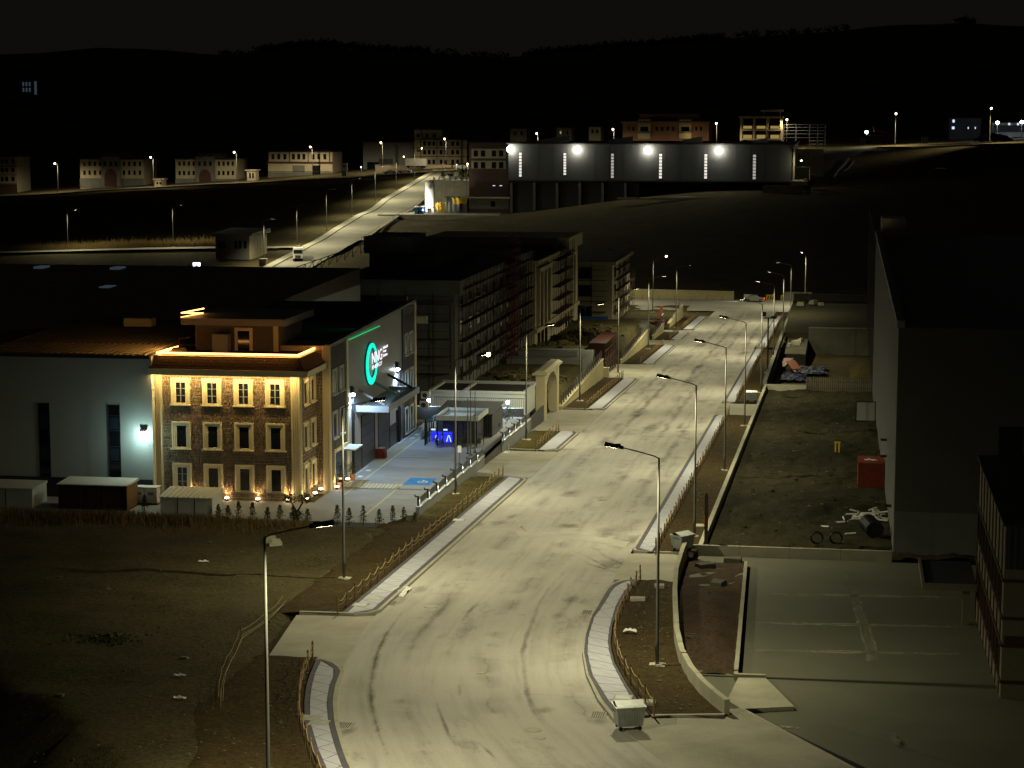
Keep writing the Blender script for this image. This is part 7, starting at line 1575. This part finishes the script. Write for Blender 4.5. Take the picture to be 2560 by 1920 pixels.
p = D(*zrr(1960, 500), 712); t = thing('spoil_heap', 'dark spoil heap on the slope top below the site floodlights', 'heap', p); mbh = MB(); mbh.sheet(12, 6, lambda s, q: ((s - .5) * 13, (q - .5) * 9, 2.6 * math.sin(math.pi * s) ** .7 * math.sin(math.pi * q) + fbm(s * 30, q * 14, .3) * .8 - .5)); part('heap', mbh, 'mud', t, True)
p = D(*zrr(1513, 711), 640); solo('white_board', MB().box(-1.6, 1.6, 0, .5, 0, .3), 'white_plastic', 'small white board lying on the bare slope', 'board', loc=(p[0], 640, far_h(p[0], 640) + .4))
# erosion gully on the bare slope
gx = MB(); 
for pts, w_ in (([(735, 625), (700, 690), (640, 750), (608, 800), (620, 850)], .7), ([(785, 655), (765, 690), (735, 730), (690, 750)], .4)):
    P = [D(*zrr(x, y), 690 - (y - 620) * .22) for x, y in pts]
    for a, b in zip(P[:-1], P[1:]): gx.tube((a[0], a[1], ground_h(a[0], a[1]) + .02), (b[0], b[1], ground_h(b[0], b[1]) + .02), w_, w_, 6)
tag(part('gully', gx, 'roof_dark', None), 'dark erosion gullies in the bare slope', None, None, 'structure')
# far house on the hill, ridge trees
p = D(70, 232, 1050); t = thing('hill_house', 'dim blue-lit building high on the wooded hillside', 'building', p); part('wall', MB().box(-14, 5, 0, 12, -4, 7), 'raw_concrete', t); part('roof', MB().box(-14.5, 5.5, -.5, 12.5, 7, 7.5), 'roof_dark', t)
for i in range(3):
    for j in range(2): part('window', MB().box(-3 + i * 1.8, -2 + i * 1.8, -.05, 0, .5 + j * 3, 2.6 + j * 3), 'skylight_dim', t)
part('lit_corner', MB().box(3.6, 5.0, -.1, -.01, -1, 6), 'skylight_dim', t)
g = random.Random(31); m_ = MB()
for _ in range(900):
    a = g.uniform(-.31, .0); Y = g.uniform(1440, 1500); x = a * Y; 
    dens = 1.0 if (-.29 < a < -.20 or -.155 < a < -.06) else .25
    if g.random() > dens: continue
    z = ground_h(x, Y); s_ = g.uniform(1.4, 3.0); leafball(m_, (x, Y, z + s_ * 1.0), s_, 16, 1.5, g)
tag(part('ridge_woods', m_, 'hill_tree', None), 'dark woods along the ridge', 'woods', None, 'stuff')
for i, (u, v, s_) in enumerate(((1755, 98, 5.5), (1355, 146, 3.5), (2415, 58, 7))):
    Y = 1480; p = D(u, v, Y); z = ground_h(p[0], Y); t = thing('ridge_tree', ('lone round tree on the rising ridge', 'small lone tree on the low saddle of the ridge', 'broad tree clump on the highest ridge')[i], 'tree', (p[0], Y, z)); part('trunk', MB().tube((0, 0, -1), (0, 0, s_), .5, .3), 'bark', t); mm = MB(); leafball(mm, (0, 0, s_ * .35), s_, 160, 1.6, g, .7 if i < 2 else .45); part('crown', mm, 'hill_tree', t)
# dry grass bank on the lower street
m_ = MB()
for _ in range(6000):
    x = g.uniform(-300, -165); y = 546 + abs(g.gauss(0, 7)); z = ground_h(x, y); hh = g.uniform(.5, 1.6); m_.add([(x - .18, y, z - .1), (x + .18, y, z - .1), (x + g.gauss(0, .3), y, z + hh)], [(0, 1, 2)])
tag(part('bank_grass', m_, 'dry_grass', None), 'dry grass on the bank above the lower far street', 'grass', None, 'stuff')
# ================================================================== small things on the street and in the dirt lot
def z6(x, y): return (800 + x / 2.3044, 1200 + y / 2.3044)
def z5(x, y): return (x / 2.4395, 1240 + y / 2.4395)
def disc(name, label, cat, p, r, lift=.045):
    t = thing(name, label, cat, (p[0], p[1], p[2] + lift)); part('frame', MB().lathe([(r, -.04), (r, .006), (r * .86, .008)], 18), 'kerb_concrete', t); part('cover', MB().lathe([(r * .84, -.02), (r * .84, .004)], 18), 'black_metal', t)
for x, y, r, lb in ((640, 732, .42, 'wide manhole cover in front of the corner of the long pavement'), (1158, 777, .24, 'small manhole cover in the middle of the bend'), (1225, 1444, .4, 'manhole cover near the metal bin'), (1268, 1490, .24, 'small cover just below the manhole near the metal bin'), (700, 905, .2, 'small valve cover in the roadway opposite the lot driveway'), (925, 1115, .18, 'tiny valve cover in the middle of the curved roadway')):
    disc('manhole_cover', lb, 'manhole cover', G(*z6(x, y)), r)
for x, y, lb in ((412, 712, 'drain grate at the corner of the long pavement'), (1545, 765, 'drain grate at the start of the curved pavement'), (1605, 1355, 'drain grate beside the metal bin'), (140, 1418, 'drain grate at the curved pavement by the dirt lot'), (1405, 1440, 'x')):
    if lb == 'x': continue
    p = G(*z6(x, y)); t = thing('drain_grate', lb, 'drain', (p[0], p[1], p[2] + .035)); part('frame', MB().box(-.38, .38, -.5, .5, -.05, .008), 'kerb_concrete', t)
    for i in range(6): part('bar', MB().box(-.3 + i * .105, -.25 + i * .105, -.42, .42, .009, .02), 'black_metal', t)
for zf, x, y, lb, pav in ((z6, 232, 718, 'lower of two covers in the near end of the long pavement', 1), (z6, 312, 684, 'upper of two covers in the near end of the long pavement', 1), (z6, 800, 230, 'cover in the middle of the long pavement', 1), (z5, 1898, 1352, 'upper of two framed covers in the curved pavement by the dirt lot', 1), (z5, 1945, 1382, 'lower of two framed covers in the curved pavement by the dirt lot', 1), (z6, 1745, 1252, 'cover in the curved pavement near the metal bin', 1)):
    p = G(*zf(x, y), .16); t = thing('service_cover', lb, 'cover', (p[0], p[1], p[2])); part('frame', MB().box(-.46, .46, -.42, .42, -.08, .012), 'kerb_concrete', t); part('lid', MB().box(-.36, .36, -.32, .32, -.02, .016), 'bin_metal', t)
for zf, x, y, w_, lb in ((z6, 1830, 683, .9, 'pale concrete lid in the verge beside the curved rope fence'), (z6, 1885, 1280, .8, 'pale concrete lid in the verge near the metal bin'), (z6, 1955, 608, .6, 'white sheet of waste in the verge at the lamp foot')):
    p = G(*zf(x, y), .2); solo('inspection_slab', MB().box(-w_ / 2, w_ / 2, -.35, .35, -.12, .06).box(-w_ / 2 + .1, w_ / 2 - .1, -.24, .24, .06, .075), 'kerb_concrete', lb, 'cover', loc=p, rz=.1)
p = G(*z6(1785, 877), .2); solo('plastic_bag', MB().sheet(8, 5, lambda s, q: ((s - .5) * .75, (q - .5) * .4, .05 + .12 * math.sin(s * 9) * math.sin(q * 7) + .1 * math.sin(3.14 * s))), 'white_plastic', 'crumpled pale plastic bag on the soil beside the curved rope fence', 'litter', loc=p)
p = G(*z6(460, 650)); solo('plastic_sheet', MB().sheet(12, 10, lambda s, q: ((s - .5) * 1.0, (q - .5) * 2.6, .05 + abs(fbm(s * 7, q * 9, 1)) * .18)), 'white_plastic', 'crumpled clear sheet against the kerb of the long pavement', 'litter', loc=p)
# scattered stones and scraps: too many and small to tell apart
g = random.Random(17); m_ = MB()
def chip(x, y, z, s_): m_.hexa([(x + s_ * (sx + g.uniform(-.4, .4)), y + s_ * (sy + g.uniform(-.4, .4)), z + s_ * (sz + g.uniform(-.2, .2))) for sz in (-.4, .4) for sx, sy in ((-1, -1), (1, -1), (1, 1), (-1, 1))])
for _ in range(420):
    x, y = g.uniform(-50, -31.5), g.uniform(80, 147); chip(x, y, ground_h(x, y) + .02, g.uniform(.02, .06) if g.random() < .96 else g.uniform(.08, .16))
for _ in range(180):
    y = g.uniform(96, 128); x = g.uniform(wallx(y) - 2.2, wallx(y) - .2); chip(x, y, zr(y) + .14, g.uniform(.015, .05))
for _ in range(180):
    x, y = g.uniform(-12.4, -10), g.uniform(140, 228); chip(x, y, zr(y) + .14, g.uniform(.015, .06))
for _ in range(150):
    x, y = g.uniform(-9, 3.4), g.uniform(143, 262); chip(x, y, mud((x + 9.35) / 22, (y - 142.2) / 124)[2] + .02, g.uniform(.03, .12))
for _ in range(160):
    y = g.uniform(80, 103); x = g.uniform(-30.5, -26.9 + (103 - y) * .2); chip(x, y, zr(y) + .14, g.uniform(.015, .05))
tag(part('scattered_stones', m_, 'stone_chip', None), 'small stones and scraps scattered on the bare soil', 'stones', None, 'stuff')
# lumps of earth along the edge of the dug verge
m_ = MB()
for _ in range(0):
    y = g.uniform(80, 152); x = (-31.0 if y < 104 else -33.3) + g.gauss(0, .45) + (.4 * math.sin(y * .9)); s_ = g.uniform(.04, .13); chip(x, y, ground_h(x, y) + .06, s_)
for _ in range(350):
    x, y = g.uniform(-9.1, 3.4), g.uniform(143, 262); chip(x, y, mud((x + 9.35) / 22, (y - 142.2) / 124)[2], g.uniform(.05, .22) * g.random())
tag(part('earth_clods', m_, 'mud', None, True), 'clods of earth on the muddy lot', 'clods', None, 'stuff')
# barrier tape lying along the lot
P = [G(*z5(x, y), .15) for x, y in ((1735, 665), (1640, 760), (1470, 880), (1440, 960), (1395, 1040), (1365, 1110), (1350, 1190), (1345, 1290))]
t = thing('barrier_tape', 'orange and white barrier tape sagging along the edge of the dirt lot', 'tape', P[0])
for dz, off in ((0, 0), (.25, .12), (.45, -.1)):
    k = MB()
    for a, b in zip(P[:-1], P[1:]):
        k.path([(a[0] + (b[0] - a[0]) * s - P[0][0] + off, a[1] + (b[1] - a[1]) * s - P[0][1], a[2] + (b[2] - a[2]) * s - P[0][2] + .08 + dz - .3 * dz * math.sin(math.pi * s)) for s in (0, .25, .5, .75, 1)], .013, 4)
    part('tape', k, 'rope', t)
for p in P[2:3] + P[-1:]: part('stake', MB().tube((p[0] - P[0][0], p[1] - P[0][1], p[2] - P[0][2] - .3), (p[0] - P[0][0], p[1] - P[0][1], p[2] - P[0][2] + .9), .025), 'wood_post', t)
for i, (x, y, s_, lb) in enumerate(((1240, 402, .35, 'white scrap lying in the middle of the dark lot'), (1100, 1097, .3, 'white scrap on the lot near the barrier tape'), (1100, 1235, .3, 'second white scrap on the lot below the tape'))):
    p = G(*z5(x, y), .1); solo('waste_scrap', MB().sheet(5, 4, lambda a, b: ((a - .5) * 2 * s_, (b - .5) * s_, .06 + .1 * math.sin(a * 8 + i) * math.sin(b * 6))), 'white_plastic', lb, 'litter', loc=p)
m_ = MB(); c = G(*z5(650, 870), .1)
for _ in range(500):
    a = g.random() * 6.283; r_ = abs(g.gauss(0, .9)); x, y = c[0] + r_ * math.cos(a) * 1.6, c[1] + r_ * math.sin(a) * 1.4; z = ground_h(x, y); leafball(m_, (x, y, z + .25 * g.random()), .1, 1, .12, g)
tag(part('weed_patch', m_, 'leaf', None), 'dark patch of weeds in the dirt lot', 'weeds', None, 'stuff')
for i, (x, y) in enumerate(((1650, 275), (1680, 295))):
    p = G(*z5(x, y), .1); solo('brick_stack', MB().box(-.45, .45, -.25, .25, -.1, .18).box(-.3, .35, -.2, .2, .181, .36), 'wall_concrete', ('stack of pale blocks on the dirt lot, the one nearer the ribbed metal shed', 'stack of pale blocks on the dirt lot, the one nearer the tall lamp')[i], 'blocks', loc=p, rz=.4)
# ================================================================== stains and tyre tracks on the street
def film(name, col, strength):
    """thin dirt or dust: soft-edged, broken up by noise"""
    m, nt, b = base(name)
    uv = node(nt, 'ShaderNodeUVMap'); sp = node(nt, 'ShaderNodeSeparateXYZ'); nt.links.new(uv.outputs['UV'], sp.inputs[0])
    def mth(op, a, b_=None, clamp=False):
        n = node(nt, 'ShaderNodeMath', operation=op); n.use_clamp = clamp
        for i, x in enumerate((a, b_)):
            if x is None: continue
            if hasattr(x, 'links'): nt.links.new(x, n.inputs[i])
            else: n.inputs[i].default_value = x
        return n.outputs[0]
    dx = mth('ABSOLUTE', mth('SUBTRACT', sp.outputs[0], .5)); dy = mth('ABSOLUTE', mth('SUBTRACT', sp.outputs[1], .5))
    edge = mth('MULTIPLY', mth('SUBTRACT', 1.0, mth('MULTIPLY', dx, 2.0), True), mth('SUBTRACT', 1.0, mth('MULTIPLY', dy, 2.0), True))
    edge = mth('POWER', edge, .6)
    v = pos(nt, (1, .45, 1)); n1 = noise(nt, v, 1.1, 6, .72); n2 = noise(nt, v, .35, 3)
    a_ = mth('MULTIPLY', mth('SUBTRACT', mth('ADD', mth('MULTIPLY', edge, .72), n1), .74), 2.2, True)
    a_ = mth('MULTIPLY', mth('MULTIPLY', a_, mth('MULTIPLY', mth('SUBTRACT', n2, .25, True), 2.4, True)), strength)
    tr_ = node(nt, 'ShaderNodeBsdfTransparent'); mx = node(nt, 'ShaderNodeMixShader'); out = nt.nodes['Material Output']
    b.inputs['Base Color'].default_value = (*col, 1); b.inputs['Roughness'].default_value = .85
    nt.links.new(a_, mx.inputs[0]); nt.links.new(tr_.outputs[0], mx.inputs[1]); nt.links.new(b.outputs[0], mx.inputs[2]); nt.links.new(mx.outputs[0], out.inputs['Surface'])
film('road_stain', (.10, .092, .068), .5)
film('pale_film', (.36, .35, .26), 3.0)
rdo = bpy.data.objects['road']
def rz_(x, y):
    t = (x - XL(y)) / max(1, XR(y) - XL(y)); return zr(y) + .03 * math.sin(math.pi * max(0, min(1, t))) + .006
def ribbon(P, wd, name='stain', mat='road_stain', zf=None, par=None):
    """P: (x, y) points on the street; a thin soft-edged film of dirt"""
    mb = MB(); mb.uv = []; n = len(P)
    for i, p in enumerate(P):
        q, o_ = P[min(i + 1, n - 1)], P[max(i - 1, 0)]; d = (q[0] - o_[0], q[1] - o_[1]); L = math.hypot(*d) or 1; nx, ny = d[1] / L, -d[0] / L
        for j in range(5):
            s = j / 4 - .5; x, y = p[0] + nx * wd * s, p[1] + ny * wd * s; mb.V.append((x, y, (zf or rz_)(x, y))); mb.uv.append((j / 4, .08 + .84 * i / (n - 1) if n > 1 else .5))
    mb.F = [(i * 5 + j, i * 5 + j + 1, i * 5 + 6 + j, i * 5 + 5 + j) for i in range(n - 1) for j in range(4)]
    part(name, mb, mat, par or rdo)
def zz3(x, y): return (1200 + x / 2.765, 560 + y / 2.765)
def zz7(x, y): return (1400 + x / 3.318, 1000 + y / 3.318)
def blot(zf, x, y, w_, h_, sc):
    c = G(*zf(x, y)); r_ = G(*zf(x + w_, y)); u = G(*zf(x, y - h_)); wx = abs(r_[0] - c[0]) * 1.3; wy = abs(u[1] - c[1]) * 1.25
    n = 6; ribbon([(c[0] + (i / n - .5) * .3 * wx, c[1] + (i / n - .5) * 2 * wy) for i in range(n + 1)], wx * 2)
for x, y, w_, h_ in ((1100, 1310, 70, 30), (1185, 1410, 60, 34), (860, 1505, 34, 30), (1385, 1400, 26, 22), (985, 1225, 50, 16), (1450, 1085, 46, 26), (1500, 1000, 34, 30), (1530, 830, 30, 26), (1790, 650, 22, 30), (1740, 735, 40, 16), (1440, 925, 26, 26), (1530, 1225, 60, 10), (980, 1170, 90, 8), (1840, 890, 50, 6), (1320, 910, 40, 8), (1650, 940, 40, 7), (720, 1430, 70, 14), (600, 1560, 90, 14)): blot(zz3, x, y, w_, h_, 2.765)
for x, y, w_, h_ in ((110, 775, 110, 30), (430, 1085, 130, 48), (610, 1170, 80, 34), (520, 650, 60, 26), (700, 675, 110, 16), (790, 525, 44, 18), (80, 1050, 120, 20), (340, 835, 40, 6)): blot(zz7, x, y, w_, h_, 3.318)
for x, y, w_, h_ in ((1050, 248, 90, 18), (1110, 210, 34, 16), (460, 690, 50, 30), (900, 255, 60, 14), (1560, 770, 60, 14), (1450, 690, 40, 30), (1380, 780, 50, 20), (700, 900, 34, 16), (1600, 1390, 70, 20), (150, 1450, 50, 30), (1290, 1330, 60, 20), (1780, 500, 80, 40), (1690, 480, 110, 30)): blot(z6, x, y, w_, h_, 2.3)
def track(zf, pts, wd):
    P = [G(*zf(x, y))[:2] for x, y in pts]; Q = []
    for a, b_ in zip(P[:-1], P[1:]): Q += [inter(a, b_, i / 4) for i in range(4)]
    ribbon(Q + [P[-1]], wd)
track(z6, [(490, 735), (440, 810), (375, 900), (330, 1000), (305, 1100), (290, 1190), (298, 1300), (325, 1420), (370, 1540), (420, 1650)], .62)
track(z6, [(490, 735), (440, 810), (375, 900), (330, 1000), (305, 1100), (290, 1190), (298, 1300), (325, 1420), (370, 1540), (420, 1650)], .25)
track(z6, [(1480, 455), (1400, 540), (1310, 640), (1260, 720), (1225, 820), (1190, 900), (1165, 1000), (1175, 1100), (1190, 1220), (1225, 1330), (1300, 1440), (1410, 1560)], .45)
track(z6, [(830, 620), (760, 680), (700, 750), (620, 840), (560, 920)], .7); track(z6, [(930, 690), (860, 760), (800, 850)], .4)
track(z6, [(660, 1240), (690, 1340), (740, 1470), (790, 1550)], .3); track(z6, [(800, 1180), (810, 1270)], .3); track(z6, [(930, 1530), (1010, 1610)], .3)
track(z6, [(1570, 380), (1640, 440), (1760, 490), (1900, 510)], .5); track(z6, [(1450, 430), (1560, 490), (1700, 530), (1850, 530)], .4); track(z6, [(1430, 400), (1530, 440), (1650, 500), (1800, 510)], .3)
for dxx, a, b_ in ((-22.6, 180, 300), (-22.4, 320, 420), (-18.3, 195, 290), (-18.1, 300, 400), (-16.2, 150, 240), (-24.6, 220, 330), (-20.3, 240, 430), (-15.6, 300, 410)):
    ribbon([(dxx + .12 * math.sin(i * 1.7), a + (b_ - a) * i / 40) for i in range(41)], 1.1)
# raised edge where the newer pour ends
seam = [G(*z6(x, y))[:2] for x, y in ((880, 292), (930, 272), (1010, 268), (1100, 268), (1150, 271), (1165, 288), (1185, 303), (1300, 306), (1430, 312), (1560, 326), (1680, 343), (1780, 362))]
mb = MB()
for a, b_ in zip(seam[:-1], seam[1:]):
    mb.hexa([(a[0], a[1] - 2.2, rz_(a[0], a[1] - 2.2) - .004), (b_[0], b_[1] - 2.2, rz_(b_[0], b_[1] - 2.2) - .004), (b_[0], b_[1], rz_(*b_) - .1), (a[0], a[1], rz_(*a) - .1),
             (a[0], a[1] - 2.2, rz_(a[0], a[1] - 2.2) + .0), (b_[0], b_[1] - 2.2, rz_(b_[0], b_[1] - 2.2) + .0), (b_[0], b_[1], rz_(*b_) + .05), (a[0], a[1], rz_(*a) + .05)])
part('raised_edge', mb, 'fresh_pour', rdo)
ribbon([(x, y + .15) for x, y in seam], .6); ribbon([(x, y + .1) for x, y in seam], .3)

# pale curing lines across the dark concrete yard
yz = lambda x, y: zr(y) - .4 * sm(90, 98, y) + .016
def yl(pts, wd):
    P = [G(*z8(x, y), -.4)[:2] for x, y in pts]; Q = []
    for a, b_ in zip(P[:-1], P[1:]): Q += [inter(a, b_, i / 6) for i in range(6)]
    ribbon(Q + [P[-1]], wd, 'pale_seam', 'pale_film', yz, bpy.data.objects['concrete_yard'])
for y in (460, 640, 808): yl([(495, y - 8), (1200, y + 6), (1960, y + 22)], .95); yl([(495, y - 8), (1200, y + 6), (1960, y + 22)], .5)
yl([(620, 1282), (1300, 1292), (2212, 1308)], 1.1)
for w_ in (1.0, .6, .6): yl([(1120, 320), (1190, 540), (1262, 760), (1310, 950), (1360, 1130), (1455, 1470)], w_)
